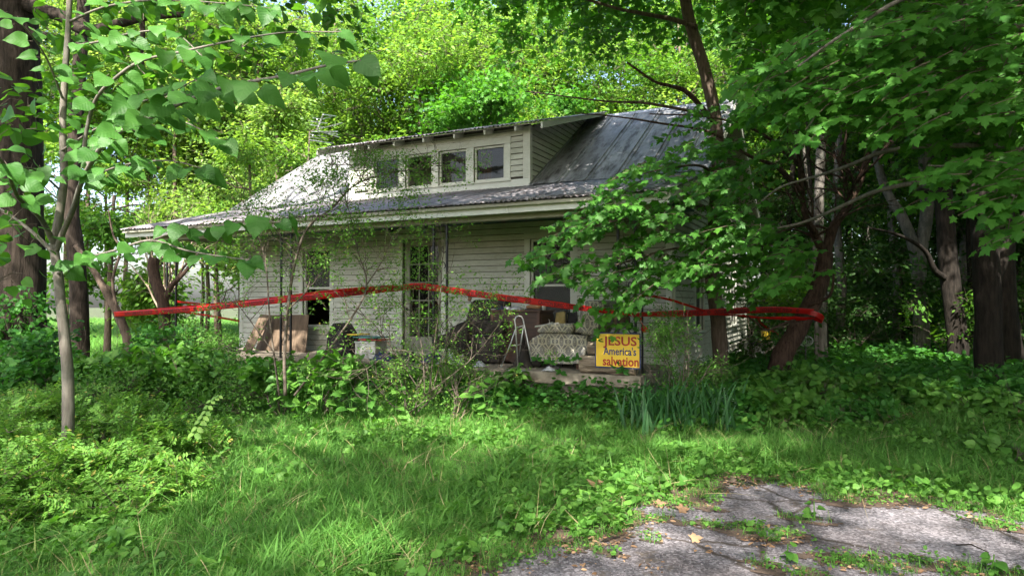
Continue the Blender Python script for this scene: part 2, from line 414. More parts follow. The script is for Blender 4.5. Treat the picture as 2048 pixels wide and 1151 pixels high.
# ------------------------------------------------------------------ scattering with geometry nodes
_gn = {}
def gn_group(objs):
    key = tuple(o.name for o in objs)
    if key in _gn: return _gn[key]
    ng = bpy.data.node_groups.new('scatter_' + objs[0].name, 'GeometryNodeTree')
    ng.interface.new_socket('Geometry', in_out='INPUT', socket_type='NodeSocketGeometry')
    ng.interface.new_socket('Geometry', in_out='OUTPUT', socket_type='NodeSocketGeometry')
    N = ng.nodes; L = ng.links
    gi = N.new('NodeGroupInput'); go = N.new('NodeGroupOutput')
    def attr(name, typ):
        a = N.new('GeometryNodeInputNamedAttribute'); a.data_type = typ; a.inputs['Name'].default_value = name
        return a.outputs[0]
    ci = N.new('GeometryNodeCollectionInfo')
    col = bpy.data.collections.new('source_' + objs[0].name)
    for o in objs: col.objects.link(o)
    ci.inputs['Collection'].default_value = col
    ci.inputs['Separate Children'].default_value = True; ci.inputs['Reset Children'].default_value = True
    ip = N.new('GeometryNodeInstanceOnPoints')
    ip.inputs['Pick Instance'].default_value = True
    L.new(gi.outputs[0], ip.inputs['Points']); L.new(ci.outputs[0], ip.inputs['Instance'])
    L.new(attr('pick', 'INT'), ip.inputs['Instance Index'])
    L.new(attr('rot', 'FLOAT_VECTOR'), ip.inputs['Rotation'])
    L.new(attr('scl', 'FLOAT_VECTOR'), ip.inputs['Scale'])
    L.new(ip.outputs[0], go.inputs[0])
    _gn[key] = ng
    return ng
def src(name, me):
    return bpy.data.objects.new(name, me)
def scatter(name, pts, rot, scl, sources, parent=None, pick=None):
    pts = np.asarray(pts, dtype=np.float32); n = len(pts)
    off = origin(parent) if parent is not None else Vector((0, 0, 0))
    me = bpy.data.meshes.new(name); me.vertices.add(n)
    me.vertices.foreach_set('co', (pts - np.array(off, dtype=np.float32)).ravel())
    a = me.attributes.new('rot', 'FLOAT_VECTOR', 'POINT'); a.data.foreach_set('vector', np.asarray(rot, dtype=np.float32).ravel())
    scl = np.asarray(scl, dtype=np.float32)
    if scl.ndim == 1: scl = np.repeat(scl[:, None], 3, 1)
    a = me.attributes.new('scl', 'FLOAT_VECTOR', 'POINT'); a.data.foreach_set('vector', scl.ravel())
    if pick is None: pick = rng.integers(0, len(sources), n)
    a = me.attributes.new('pick', 'INT', 'POINT'); a.data.foreach_set('value', np.asarray(pick, dtype=np.int32))
    me.update()
    o = link(name, me, parent)
    md = o.modifiers.new('scatter', 'NODES'); md.node_group = gn_group(sources)
    return o
def rand_rot(n, tilt=0.35):
    return np.stack([rng.normal(0, tilt, n), rng.normal(0, tilt, n), rng.uniform(0, 6.283, n)], 1)
def eul_from_tn(T, Nn):
    T = T / np.linalg.norm(T, axis=1, keepdims=True)
    Xa = np.cross(T, Nn); Xa /= (np.linalg.norm(Xa, axis=1, keepdims=True) + 1e-9)
    Z = np.cross(Xa, T)
    return np.stack([np.arctan2(T[:, 2], Z[:, 2]), np.arcsin(np.clip(-Xa[:, 2], -1, 1)), np.arctan2(Xa[:, 1], Xa[:, 0])], 1)

# leaf cluster sources
SRC = {}
def mk(key, shape, mat, n, spread, size, flat=.35, variants=3, **kw):
    SRC[key] = [src(f'{key}_{i}', cluster(f'{key}_spray_{i}', shape, M[mat], n, spread, size, flat, seed=hash_(key) + i, **kw)) for i in range(variants)]
def hash_(s): return sum(ord(c) * (i + 3) for i, c in enumerate(s))
mk('bright', OVALL, 'lf_bright', 44, .6, .155)
mk('yellow', OVALL, 'lf_yellow', 44, .6, .15)
mk('canopy', OVALL, 'lf_canopy', 34, .55, .16)
mk('mapleb', MAPLE, 'lf_bright', 28, .55, .15)
mk('maplec', MAPLE, 'lf_maple', 22, .45, .13)
mk('dark', OVALL, 'lf_dark', 30, .5, .15)
mk('small', TINY, 'lf_small', 26, .16, .034, .6)
mk('creeper', ROUNDL, 'lf_creeper', 14, .22, .085, .3, hang=0.1)
mk('weed', HEARTL, 'lf_weed', 10, .16, .10, .35, hang=0.2)
mk('bush', TINY, 'lf_weed', 40, .22, .055, .6)
# ================================================================== ground, drive, far field
drive_px = [(830, 1185), (930, 1140), (1040, 1108), (1125, 1085), (1220, 1062), (1262, 1040), (1245, 1015), (1330, 1000), (1400, 992),
            (1425, 968), (1490, 958), (1570, 962), (1640, 985), (1700, 1002), (1790, 995), (1880, 1012), (1960, 1018), (2060, 1036), (2300, 1080)]
DR = [PG(x, y) for x, y in drive_px]
DRIVE = [(p.x, p.y) for p in DR] + [(7.5, 3.6), (7.5, -6.0), (-0.5, -6.0), (-1.2, 1.5)]
def in_poly(x, y, poly):
    x = np.asarray(x, dtype=float); y = np.asarray(y, dtype=float); c = np.zeros(x.shape, bool); n = len(poly); j = n - 1
    for i in range(n):
        xi, yi = poly[i]; xj, yj = poly[j]
        cond = ((yi > y) != (yj > y)) & (x < (xj - xi) * (y - yi) / (yj - yi + 1e-12) + xi)
        c ^= cond; j = i
    return c
def vnoise(x, y, s, seed=0.0):
    x = np.atleast_1d(x); y = np.atleast_1d(y)
    return np.array([mnoise.fractal(Vector((a * s, b * s, seed)), 0.6, 2.1, 4) for a, b in zip(x, y)])
def gz(x, y):       # gentle relief of the ground
    return 0.035 * math.sin(x * 0.7 + 1.3) * math.cos(y * 0.6) * min(1, max(0, (abs(x) + y - 6) / 6)) 

def grid_sheet(name, xs, ys, mat, zoff=0.0, keep=None):
    V = []; Fc = []; nx, ny = len(xs), len(ys)
    for j, y in enumerate(ys):
        for i, x in enumerate(xs): V.append((x, y, gz(x, y) + zoff))
    for j in range(ny - 1):
        for i in range(nx - 1):
            if keep is None or keep[j * (nx - 1) + i]: Fc.append((j*nx+i, j*nx+i+1, (j+1)*nx+i+1, (j+1)*nx+i))
    me = bpy.data.meshes.new(name); me.from_pydata(V, [], Fc); me.materials.append(mat)
    for p in me.polygons: p.use_smooth = True
    return link(name, me)
def spaced(a, b, near, far, c):
    out = [c]; s = near
    while out[-1] < b: out.append(out[-1] + s); s = min(far, s * 1.06)
    lo = [c]; s = near
    while lo[-1] > a: lo.append(lo[-1] - s); s = min(far, s * 1.06)
    return sorted(set(lo[1:] + out))
m, t, p, o = nt('soil_and_thatch')
n = noise_node(t, 1.4, 8, 0.7); r = ramp(t, n.outputs[0], [(0.35, (0.045, 0.035, 0.022)), (0.5, (0.05, 0.065, 0.02)), (0.68, (0.06, 0.10, 0.025))])
n2 = noise_node(t, 30, 6, 0.7); r2 = ramp(t, n2.outputs[0], [(0.3, (0.5, 0.5, 0.5)), (0.7, (1.2, 1.2, 1.2))])
t.links.new(mixc(t, 1.0, r.outputs[0], r2.outputs[0], 'MULTIPLY'), p.inputs['Base Color']); p.inputs['Roughness'].default_value = 0.95
bump(t, n2.outputs[0], p, 0.8, 0.03); M['soil'] = m
ground = grid_sheet('ground', spaced(-170, 170, .5, 14, -3), spaced(-40, 220, .5, 14, 5), M['soil']); tag(ground, kind='structure')

m, t, p, o = nt('weathered_asphalt')
v = t.nodes.new('ShaderNodeTexVoronoi'); v.inputs['Scale'].default_value = 62; v.inputs['Randomness'].default_value = 1
tc = t.nodes.new('ShaderNodeTexCoord'); t.links.new(tc.outputs['Object'], v.inputs['Vector'])
r = ramp(t, v.outputs['Color'], [(0.05, (0.055, 0.048, 0.054)), (0.5, (0.125, 0.115, 0.128)), (0.95, (0.26, 0.245, 0.268))])
n = noise_node(t, 1.1, 7, 0.65); r1 = ramp(t, n.outputs[0], [(0.35, (0.62, 0.58, 0.56)), (0.6, (1, 1, 1))])
c = mixc(t, 1.0, r.outputs[0], r1.outputs[0], 'MULTIPLY')
n3 = noise_node(t, 3.2, 9, 0.75); r3 = ramp(t, n3.outputs[0], [(0.56, (0, 0, 0)), (0.66, (1, 1, 1))])
c = mixc(t, r3.outputs[0], c, (0.085, 0.065, 0.052))
vc = t.nodes.new('ShaderNodeTexVoronoi'); vc.feature = 'DISTANCE_TO_EDGE'; vc.inputs['Scale'].default_value = .9
nw = noise_node(t, 3, 4, .6); wv = t.nodes.new('ShaderNodeMix'); wv.data_type = 'VECTOR'; wv.inputs[0].default_value = .12; t.links.new(tc.outputs['Object'], wv.inputs[4]); t.links.new(nw.outputs[1], wv.inputs[5]); t.links.new(wv.outputs[1], vc.inputs['Vector'])
rc = ramp(t, vc.outputs[0], [(0.004, (1, 1, 1)), (0.016, (0, 0, 0))]); c = mixc(t, rc.outputs[0], c, (0.03, 0.022, 0.018))
t.links.new(c, p.inputs['Base Color']); p.inputs['Roughness'].default_value = 0.9
r5 = ramp(t, v.outputs['Distance'], [(0.0, (1, 1, 1)), (0.7, (0, 0, 0))]); bump(t, r5.outputs[0], p, 0.7, 0.006); M['asphalt'] = m
xs = np.arange(-2.4, 7.6, 0.055); ys = np.arange(-4.0, 8.0, 0.055)
cx_, cy_ = np.meshgrid((xs[:-1] + xs[1:]) / 2, (ys[:-1] + ys[1:]) / 2)
ex = cx_.ravel() + 0.22 * vnoise(cx_.ravel(), cy_.ravel(), 1.6, 3.0); ey = cy_.ravel() + 0.22 * vnoise(cx_.ravel(), cy_.ravel(), 1.6, 9.0)
keepd = in_poly(ex, ey, DRIVE)
drive = grid_sheet('driveway', list(xs), list(ys), M['asphalt'], 0.014, keepd); tag(drive, kind='structure')
# dirt worked over the edge of the asphalt
def on_drive(x, y):
    return in_poly(x, y, DRIVE)

# ================================================================== the house
XL, XR, YF, YB = -13.3, -2.8, 11.9, 20.9
ZF, ZC = 0.50, 3.15
RXL, RXR = -14.4, -2.3
EAVE, BRK, RDG, BEAVE = (9.55, 3.18), (12.6, 3.96), (16.1, 6.18), (21.35, 3.34)
house = thing('farmhouse', 'white clapboard cottage with metal roof, shed dormer and cluttered front porch, paint grey with mildew', 'house', ((XL + XR) / 2, YF, 0))

def siding(parent, O, S, Nn, z0, z1, expo, span, openings, mat, maxlen=3.4, seed=0):
    rr = random.Random(seed); O = Vector(O); S = Vector(S); Nn = Vector(Nn); z = z0
    while z < z1 - 0.02:
        zt = min(z + expo, z1); zm = (z + zt) / 2
        s0, s1 = span(zm)
        if s1 - s0 > 0.06:
            segs = [(s0, s1)]
            for (a, b, c, d) in openings:
                if d > z + .02 and c < zt - .02:
                    new = []
                    for (p0, p1) in segs:
                        if b <= p0 or a >= p1: new.append((p0, p1)); continue
                        if a - p0 > .03: new.append((p0, a))
                        if p1 - b > .03: new.append((b, p1))
                    segs = new
            fin = []
            for (p0, p1) in segs:
                while p1 - p0 > maxlen * 1.3:
                    cut = p0 + maxlen * rr.uniform(.65, 1.15); fin.append((p0, cut - .002)); p0 = cut + .002
                fin.append((p0, p1))
            for (p0, p1) in fin:
                m = MB(); sag = rr.uniform(-.003, .003); tb = .036 + rr.uniform(-.003, .006)
                n_ = 2 if p1 - p0 < .8 else 6
                vs = []; w = [rr.uniform(-.0025, .0025) for _ in range(n_)]
                for i in range(n_):
                    f = i / (n_ - 1); s = p0 + (p1 - p0) * f; dz = sag * math.sin(math.pi * f) + w[i]
                    for (nn, zz) in ((0.001, z + .002), (tb, z + .001 + dz), (.014, zt - .011 + dz * .2), (0.001, zt - .010)):
                        q = O + S * s + Nn * nn; vs.append((q.x, q.y, zz))
                fs = []
                for i in range(n_ - 1):
                    a = 4 * i; b = a + 4
                    for k in range(4): fs.append((a + k, a + (k + 1) % 4, b + (k + 1) % 4, b + k))
                fs += [(3, 2, 1, 0), tuple(4 * (n_ - 1) + k for k in range(4))]
                m.add(vs, fs); m.build('siding_board', mat, parent)
        z = zt
def sheath(parent, O, S, Nn, z0, z1, s0, s1, openings, mat, th=0.10, name='wall'):
    O = Vector(O); S = Vector(S); Nn = Vector(Nn); m = MB()
    cuts = sorted({s0, s1, *[a for a, b, c, d in openings], *[b for a, b, c, d in openings]})
    for p0, p1 in zip(cuts, cuts[1:]):
        mid = (p0 + p1) / 2; zz = [(z0, z1)]
        for a, b, c, d in openings:
            if a < mid < b:
                zz = [q for (u, v_) in zz for q in ((u, min(c, v_)), (max(d, u), v_)) if q[1] - q[0] > .01]
        for u, v_ in zz:
            A = O + S * p0; B = O + S * p1; D = -Nn * th
            m.hexa([(A.x, A.y, u), (B.x, B.y, u), (B.x + D.x, B.y + D.y, u), (A.x + D.x, A.y + D.y, u),
                    (A.x, A.y, v_), (B.x, B.y, v_), (B.x + D.x, B.y + D.y, v_), (A.x + D.x, A.y + D.y, v_)])
    return m.build(name, mat, parent)
class Wall:
    def __init__(s, O, S, N): s.O, s.S, s.N = Vector(O), Vector(S), Vector(N)
    def p(s, a, n, z): q = s.O + s.S * a + s.N * n; return (q.x, q.y, z)
    def box(s, m, a0, a1, n0, n1, z0, z1):
        m.hexa([s.p(a0, n0, z0), s.p(a1, n0, z0), s.p(a1, n1, z0), s.p(a0, n1, z0), s.p(a0, n0, z1), s.p(a1, n0, z1), s.p(a1, n1, z1), s.p(a0, n1, z1)])
def window(parent, W, a0, a1, z0, z1, tw=.115, kind='double', name='window', upper='screen', lower='glass', sill=True, head=None, lt=None, rt_=None):
    """opening a0..a1, z0..z1; trim outside it"""
    fr = MB(); f = .045
    W.box(fr, a0, a0 + f, -.085, -.02, z0, z1); W.box(fr, a1 - f, a1, -.085, -.02, z0, z1)
    W.box(fr, a0 + f, a1 - f, -.085, -.02, z0, z0 + f * 1.3); W.box(fr, a0 + f, a1 - f, -.085, -.02, z1 - f, z1)
    zm = (z0 + z1) / 2
    if kind == 'double': W.box(fr, a0 + f, a1 - f, -.075, -.03, zm - .022, zm + .022)
    w = fr.build(name, M['trim'], parent, bevel=.003)
    tl = tw if lt is None else lt; tr = tw if rt_ is None else rt_; hd = tw if head is None else head
    for (x0, x1, y0, y1) in ((a0 - tl, a0 - .002, z0 - (.0 if sill else tw), z1 + .002), (a1 + .002, a1 + tr, z0 - (.0 if sill else tw), z1 + .002)):
        m = MB(); W.box(m, x0, x1, -.02, .036, y0, y1); m.build('trim_board', M['trim'], w, bevel=.003)
    m = MB(); W.box(m, a0 - tl - .008, a1 + tr + .008, -.02, .04, z1 + .004, z1 + hd + .004); m.build('trim_board', M['trim'], w, bevel=.003)
    if sill:
        m = MB(); W.box(m, a0 - tl - .02, a1 + tr + .02, -.06, .065, z0 - .05, z0 - .003); m.build('sill', M['trim'], w, bevel=.004)
    gl = [(z0 + f * 1.3 - .005, zm - .02, lower), (zm + .02, z1 - f + .005, upper)] if kind == 'double' else [(z0 + f * 1.3 - .005, z1 - f + .005, upper)]
    for (g0, g1, mt) in gl:
        if mt is None: continue
        m = MB(); W.box(m, a0 + f - .004, a1 - f + .004, -.056, -.052, g0, g1); m.build('pane', M[mt], w)
    return w

# --- front wall
WF = Wall((XL, YF, 0), (1, 0, 0), (0, -1, 0))
def sx(px, Y=YF): return PY(px, 600, Y).x - XL
zt_l = PY(635, 499, YF).z; zt_r = PY(1100, 474, YF).z
zw = (zt_l + zt_r) / 2; zb = 1.02
LW = (sx(607), sx(661), zb, zw); DO = (sx(806), sx(884), ZF + .07, PY(845, 479, YF).z); RW = (sx(1061), sx(1144), zb, zw)
OPF = [LW, DO, RW]
tw = .115
sheath(house, WF.O, WF.S, WF.N, 0.3, ZC + .3, 0, XR - XL, OPF, M['inside'])
def grow_o(o, t_=tw): return (o[0] - t_, o[1] + t_, o[2] - .05, o[3] + t_)
siding(house, WF.O, WF.S, WF.N, ZF, ZC, .121, lambda z: (.115, XR - XL - .115), [grow_o(LW), (DO[0] - tw, DO[1] + tw, 0, DO[3] + tw), grow_o(RW)], M['siding'], seed=3)
window(house, WF, *LW, upper='screen', lower=None)
window(house, WF, *RW, upper='screen', lower='screen')
for a0, a1 in ((0, .112), (XR - XL - .112, XR - XL)):
    m = MB(); WF.box(m, a0, a1, .0, .034, .22, ZC); m.build('corner_board', M['trim'], house, bevel=.003)
# door
door = MB(); d0, d1, dz0, dz1 = DO
WF.box(door, d0 + .02, d0 + .14, -.08, -.04, dz0, dz1); WF.box(door, d1 - .12, d1 - .02, -.08, -.04, dz0, dz1)
WF.box(door, d0 + .14, d1 - .12, -.08, -.04, dz1 - .13, dz1); WF.box(door, d0 + .14, d1 - .12, -.08, -.04, dz0, dz0 + .30)
gx0, gx1, gz0, gz1 = d0 + .14, d1 - .12, dz0 + .30, dz1 - .13
for i in (1, 2):
    x = gx0 + (gx1 - gx0) * i / 3; WF.box(door, x - .011, x + .011, -.072, -.044, gz0, gz1)
for j in range(1, 5):
    z = gz0 + (gz1 - gz0) * j / 5; WF.box(door, gx0, gx1, -.0735, -.0455, z - .011, z + .011)
dr = door.build('door', M['door'], house, bevel=.002)
pm = None
for i in range(3):
    for j in range(5):
        if (i, j) in ((1, 1), (0, 2)): continue            # missing panes
        m = MB(); x0 = gx0 + (gx1 - gx0) * i / 3 + .008; x1 = gx0 + (gx1 - gx0) * (i + 1) / 3 - .008
        z0 = gz0 + (gz1 - gz0) * j / 5 + .008; z1 = gz0 + (gz1 - gz0) * (j + 1) / 5 - .008
        WF.box(m, x0, x1, -.062, -.058, z0, z1); m.build('pane', M['glass'], dr)
m = MB(); m.lathe(WF.p(d0 + .08, -.01, 1.45), [(.008, -.03), (.012, .0), (.028, .012), (.03, .03), (.016, .045)], 12, axis='y'); 
m.build('door_knob', M['iron'], dr)
for (a, b, z0, z1) in ((d0 - tw, d0 - .003, ZF, dz1 + .01), (d1 + .003, d1 + tw, ZF, dz1 + .01), (d0 - tw - .01, d1 + tw + .01, dz1 + .014, dz1 + .125)):
    m = MB(); WF.box(m, a, b, -.03, .037, z0, z1); m.build('trim_board', M['trim'], dr, bevel=.003)
m = MB(); WF.box(m, d0 - .05, d1 + .05, -.12, .06, ZF + .004, dz0); m.build('threshold', M['soffit'], dr, bevel=.004)
# interior bits seen through glass
m = MB(); WF.box(m, DO[1] - .35, DO[1] + .05, -.5, -.46, 1.5, 2.5); m.build('curtain', M['curtain_red'], house)
m = MB(); WF.box(m, LW[0] + .1, LW[1] + .1, -.30, -.28, zb + .8, zw); m.build('curtain', M['curtain'], house)
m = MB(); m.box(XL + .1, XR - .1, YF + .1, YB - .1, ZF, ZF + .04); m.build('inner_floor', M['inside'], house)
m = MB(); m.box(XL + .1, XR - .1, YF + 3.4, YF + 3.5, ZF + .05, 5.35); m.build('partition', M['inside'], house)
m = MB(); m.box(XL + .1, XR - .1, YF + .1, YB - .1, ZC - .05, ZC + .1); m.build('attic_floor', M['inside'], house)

# --- side (right) gable wall
WS = Wall((XR, YF, 0), (0, 1, 0), (1, 0, 0))
def sy(px): return PX_(px, 600, XR).y - YF
SA = (sy(1389), sy(1405), zb, zw); SB = (sy(1459.5), sy(1470), zb, zw)
OPS = [SA, SB]; DEP = YB - YF
def under_roof(Y):
    if Y < BRK[0]: return EAVE[1] + (Y - EAVE[0]) * (BRK[1] - EAVE[1]) / (BRK[0] - EAVE[0])
    if Y < RDG[0]: return BRK[1] + (Y - BRK[0]) * (RDG[1] - BRK[1]) / (RDG[0] - BRK[0])
    return RDG[1] + (Y - RDG[0]) * (BEAVE[1] - RDG[1]) / (BEAVE[0] - RDG[0])
def gable_span(z):
    zz = z + .16; lo, hi = .115, DEP - .115
    if zz > BRK[1]: lo = max(lo, BRK[0] + (zz - BRK[1]) * (RDG[0] - BRK[0]) / (RDG[1] - BRK[1]) - YF)
    elif zz > under_roof(YF): lo = max(lo, EAVE[0] + (zz - EAVE[1]) * (BRK[0] - EAVE[0]) / (BRK[1] - EAVE[1]) - YF)
    hb = RDG[0] + (RDG[1] - zz) * (BEAVE[0] - RDG[0]) / (RDG[1] - BEAVE[1]) - YF
    return lo, min(hi, hb)
for W_, ops in ((WS, OPS), (Wall((XL, YF, 0), (0, 1, 0), (-1, 0, 0)), [])):
    sheath(house, W_.O, W_.S, W_.N, 0.25, under_roof(YB) - .12, .1, DEP, ops, M['inside'])
    m = MB(); xs_ = W_.O.x
    prof = [(YF, under_roof(YB) - .12), (YB, under_roof(YB) - .12), (RDG[0], RDG[1] - .12), (BRK[0], BRK[1] - .12), (YF, under_roof(YF) - .12)]
    m.prism([(xs_, y, z) for y, z in prof], (-.1 * W_.N.x, 0, 0)); m.build('gable_wall', M['inside'], house)
    siding(house, W_.O, W_.S, W_.N, .23, RDG[1] - .12, .121, gable_span, [grow_o(o_, .08) for o_ in ops], M['siding'], maxlen=3.2, seed=8)
    for a0, a1 in ((0.0, .112), (DEP - .112, DEP)):
        m = MB(); W_.box(m, a0, a1, .0, .034, .2, under_roof(YF + (a0 + a1) / 2) - .14); m.build('corner_board', M['trim'], house, bevel=.003)
window(house, WS, *SA, tw=.08, upper='screen', lower='screen'); window(house, WS, *SB, tw=.08, upper='screen', lower='screen')
WBk = Wall((XR, YB, 0), (-1, 0, 0), (0, 1, 0)); sheath(house, WBk.O, WBk.S, WBk.N, .25, under_roof(YB) - .12, 0, XR - XL, [], M['inside'], name='back_wall')
# brick foundation: bricks on the faces that show
m = MB(); m.box(XL + .03, XR - .03, YF + .03, YB - .03, -.3, .22); m.build('foundation', M['mortar'], house)
bm_ = MB(); bm_.box(0, .195, -.0, .09, 0, .06); bme = bm_.mesh('brick', M['brick'])
for rw in range(3):
    y = YF + .02 + (.1 if rw % 2 else 0)
    while y < YB - .2:
        b = link('brick', bme, house); b.rotation_euler = (0, 0, math.pi / 2)
        b.location = Vector((XR + .022 + random.uniform(-.004, .006), y, .0 + rw * .072)) - house.location
        y += .207

# --- porch slab
m = MB(); m.box(XL - .35, XR + .0, 9.86, YF, .32, ZF); slab = m.build('porch_floor', M['concrete'], house, bevel=.012, seg=2)
m = MB(); m.box(XL - .25, XR - .1, 9.98, YF, -.2, .32); m.build('porch_base', M['mortar'], house)
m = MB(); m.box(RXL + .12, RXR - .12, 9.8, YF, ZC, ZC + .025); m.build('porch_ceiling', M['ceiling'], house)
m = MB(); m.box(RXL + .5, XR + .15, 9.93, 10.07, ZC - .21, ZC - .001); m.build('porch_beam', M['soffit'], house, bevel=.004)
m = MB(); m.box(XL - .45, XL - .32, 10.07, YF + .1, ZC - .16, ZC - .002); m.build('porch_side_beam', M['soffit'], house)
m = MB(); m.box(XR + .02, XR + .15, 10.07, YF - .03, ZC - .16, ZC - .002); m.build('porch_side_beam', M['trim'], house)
# porch end gables (triangle between ceiling and roof)
for xx in (RXL + .08, RXR - .10):
    m = MB(); m.prism([(xx, 9.72, ZC + .03), (xx, YF + .4, ZC + .03), (xx, YF + .4, under_roof(YF + .4) - .06), (xx, 9.72, under_roof(9.72) - .05)], (.02, 0, 0)); m.build('porch_gable', M['soffit'], house)
# fascia along the eave, in lengths
fx = [RXL, -11.5, -8.2, -4.9, RXR]
for a, b in zip(fx, fx[1:]):
    m = MB(); m.box(a + .003, b - .003, 9.68, 9.72, 3.015 + random.uniform(-.004, .004), 3.185); m.build('fascia_board', M['fascia'], house, bevel=.003)
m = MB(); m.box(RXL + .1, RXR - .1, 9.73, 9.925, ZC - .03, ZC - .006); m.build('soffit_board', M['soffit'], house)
# barge boards on the verges
def along(Ya, za, Yb, zb_, x, w, h, name, mat):
    m = MB(); m.hexa([(x, Ya, za - h), (x + w, Ya, za - h), (x + w, Yb, zb_ - h), (x, Yb, zb_ - h), (x, Ya, za), (x + w, Ya, za), (x + w, Yb, zb_), (x, Yb, zb_)])
    return m.build(name, mat, house, bevel=.003)
for x in (RXL + .0, RXR - .04):
    for (a, b) in ((EAVE, BRK), (BRK, RDG), (RDG, BEAVE)):
        along(a[0] + .15, a[1] - .03 + .15 * (b[1]-a[1])/(b[0]-a[0]), b[0], b[1] - .03, x, .04, .16, 'barge_board', M['trim'])
# verge soffits
for x0, x1 in ((RXL + .05, XL - .02), (XR + .035, RXR - .045)):
    for (a, b) in ((BRK, RDG), (RDG, BEAVE)):
        m = MB(); m.hexa([(x0, a[0], a[1] - .10), (x1, a[0], a[1] - .10), (x1, b[0], b[1] - .10), (x0, b[0], b[1] - .10),
                          (x0, a[0], a[1] - .075), (x1, a[0], a[1] - .075), (x1, b[0], b[1] - .075), (x0, b[0], b[1] - .075)])
        m.build('verge_soffit', M['soffit'], house)
# --- roof sheets
def sheet(x0, x1, A, B, z_add, mat, kind, name='roof_sheet', seed=0):
    """one metal sheet from (Y,z)=A up to B"""
    rr = random.Random(seed); m = MB(); slope = Vector((0, B[0] - A[0], B[1] - A[1])); L = slope.length; u = slope / L; nrm = Vector((0, -u.z, u.y))
    if kind == 'rib':
        w = x1 - x0; cs = [(0, 0.0), (.012, .022), (.03, .022), (.042, 0), (.10, 0), (.115, .014), (.13, 0), (w / 2, .002), (w - .02, 0), (w + .0, .004)]
    else:
        k = max(8, int((x1 - x0) / .0165)); cs = [((x1 - x0 + .03) * i / k, .011 * math.sin(2 * math.pi * (x1 - x0 + .03) * i / k / .098) + .011) for i in range(k + 1)]
    nl = 9; dents = [rr.uniform(-.004, .006) for _ in range(nl)]
    for j in range(nl):
        f = j / (nl - 1)
        lip = (-.02 if kind == 'corr' and j == 0 else 0)
        for (cx2, h) in cs:
            q = Vector((x0 + cx2, A[0], A[1])) + u * (L * f + (0 if j else rr.uniform(-.012, .012))) + nrm * (h + z_add + dents[j] * (.3 if kind == 'rib' else 1) + .0045 * mnoise.noise(Vector((cx2 * 5, f * 6, seed))) + lip * rr.uniform(.1, .9))
            m.v.append((q.x, q.y, q.z))
    nc = len(cs)
    for j in range(nl - 1):
        for i in range(nc - 1):
            m.f.append((j*nc+i, j*nc+i+1, (j+1)*nc+i+1, (j+1)*nc+i)); m.mi.append(0)
    o = m.build(name, mat, house, smooth=(kind == 'corr'))
    sd = o.modifiers.new('thick', 'SOLIDIFY'); sd.thickness = .002
    return o
DXL, DXR = -11.18, -5.41
m = MB()   # boarding below the sheets
for (a, b) in ((EAVE, BRK), (BRK, RDG), (RDG, BEAVE)):
    m.hexa([(RXL + .03, a[0] + .04, a[1] - .07), (RXR - .03, a[0] + .04, a[1] - .07), (RXR - .03, b[0], b[1] - .07), (RXL + .03, b[0], b[1] - .07),
            (RXL + .03, a[0] + .04, a[1] - .02), (RXR - .03, a[0] + .04, a[1] - .02), (RXR - .03, b[0], b[1] - .02), (RXL + .03, b[0], b[1] - .02)])
m.build('roof_deck', M['soffit'], house)
x = RXL; k = 0
while x < RXR - .02:
    x2 = min(x + .66, RXR); sheet(x, x2, (EAVE[0] - random.uniform(0, .035), EAVE[1] - .004), (BRK[0] + .04, BRK[1] + .008), random.uniform(0, .005), M['porch_roof'], 'corr', seed=k); x = x2; k += 1
for (a, b) in ((RXL, -10.5), (-5.87, RXR)):
    n_ = round((b - a) / .6); w = (b - a) / n_
    for i in range(n_): sheet(a + i * w, a + (i + 1) * w, (BRK[0] - .06, BRK[1] + .005), (RDG[0], RDG[1] + .01), random.uniform(.012, .018), M['roof'], 'rib', seed=50 + i + int(a * 7))
n_ = 20; w = (RXR - RXL) / n_
m = MB(); m.hexa([(RXL, RDG[0], RDG[1] + .0), (RXR, RDG[0], RDG[1] + .0), (RXR, BEAVE[0], BEAVE[1]), (RXL, BEAVE[0], BEAVE[1]), (RXL, RDG[0], RDG[1] + .02), (RXR, RDG[0], RDG[1] + .02), (RXR, BEAVE[0], BEAVE[1] + .02), (RXL, BEAVE[0], BEAVE[1] + .02)])
m.build('back_slope', M['roof'], house)
for a, b in ((RXL, -11.1), (-5.4, RXR)):
    m = MB(); m.prism([(a, RDG[0] - .14, RDG[1] - .052), (a, RDG[0] + .14, RDG[1] - .04), (a, RDG[0], RDG[1] + .05)], (b - a, 0, 0)); m.build('ridge_cap', M['ridge'], house)
# --- shed dormer
DX0, DX1, DY = -10.5, -5.89, 12.6
DZ0, DZ1 = 3.93, 5.16
DE, DT = (12.18, 5.12), (16.15, 6.27)        # dormer eave and top
WD = Wall((DX0, DY, 0), (1, 0, 0), (0, -1, 0))
def dx(px): return PY(px, 340, DY).x - DX0
def dzz(px, py): return PY(px, py, DY).z
wz0 = (dzz(980, 356) + dzz(905, 364) + dzz(837, 370)) / 3; wz1 = (dzz(980, 295) + dzz(905, 303) + dzz(837, 311)) / 3
wins = [(750, 794), (814, 861), (881, 930), (952, 1006)]
OPD = [(dx(a) - .045, dx(b) + .045, wz0 - .055, wz1 + .045) for a, b in wins]
DW = DX1 - DX0
sheath(house, WD.O, WD.S, WD.N, DZ0, DZ1 + .1, 0, DW, OPD, M['inside'], th=.09, name='dormer_wall')
band = (OPD[0][0] - .14, OPD[3][1] + .14)
siding(house, WD.O, WD.S, WD.N, DZ0 + .24, DZ1 + .02, .121, lambda z: (.13, DW - .13), [(band[0], band[1], 0, wz1 + .19)], M['siding'], seed=31)
names = [('glass', None), (None, None), ('glass', 'curtain'), ('glass', 'curtain_red')]
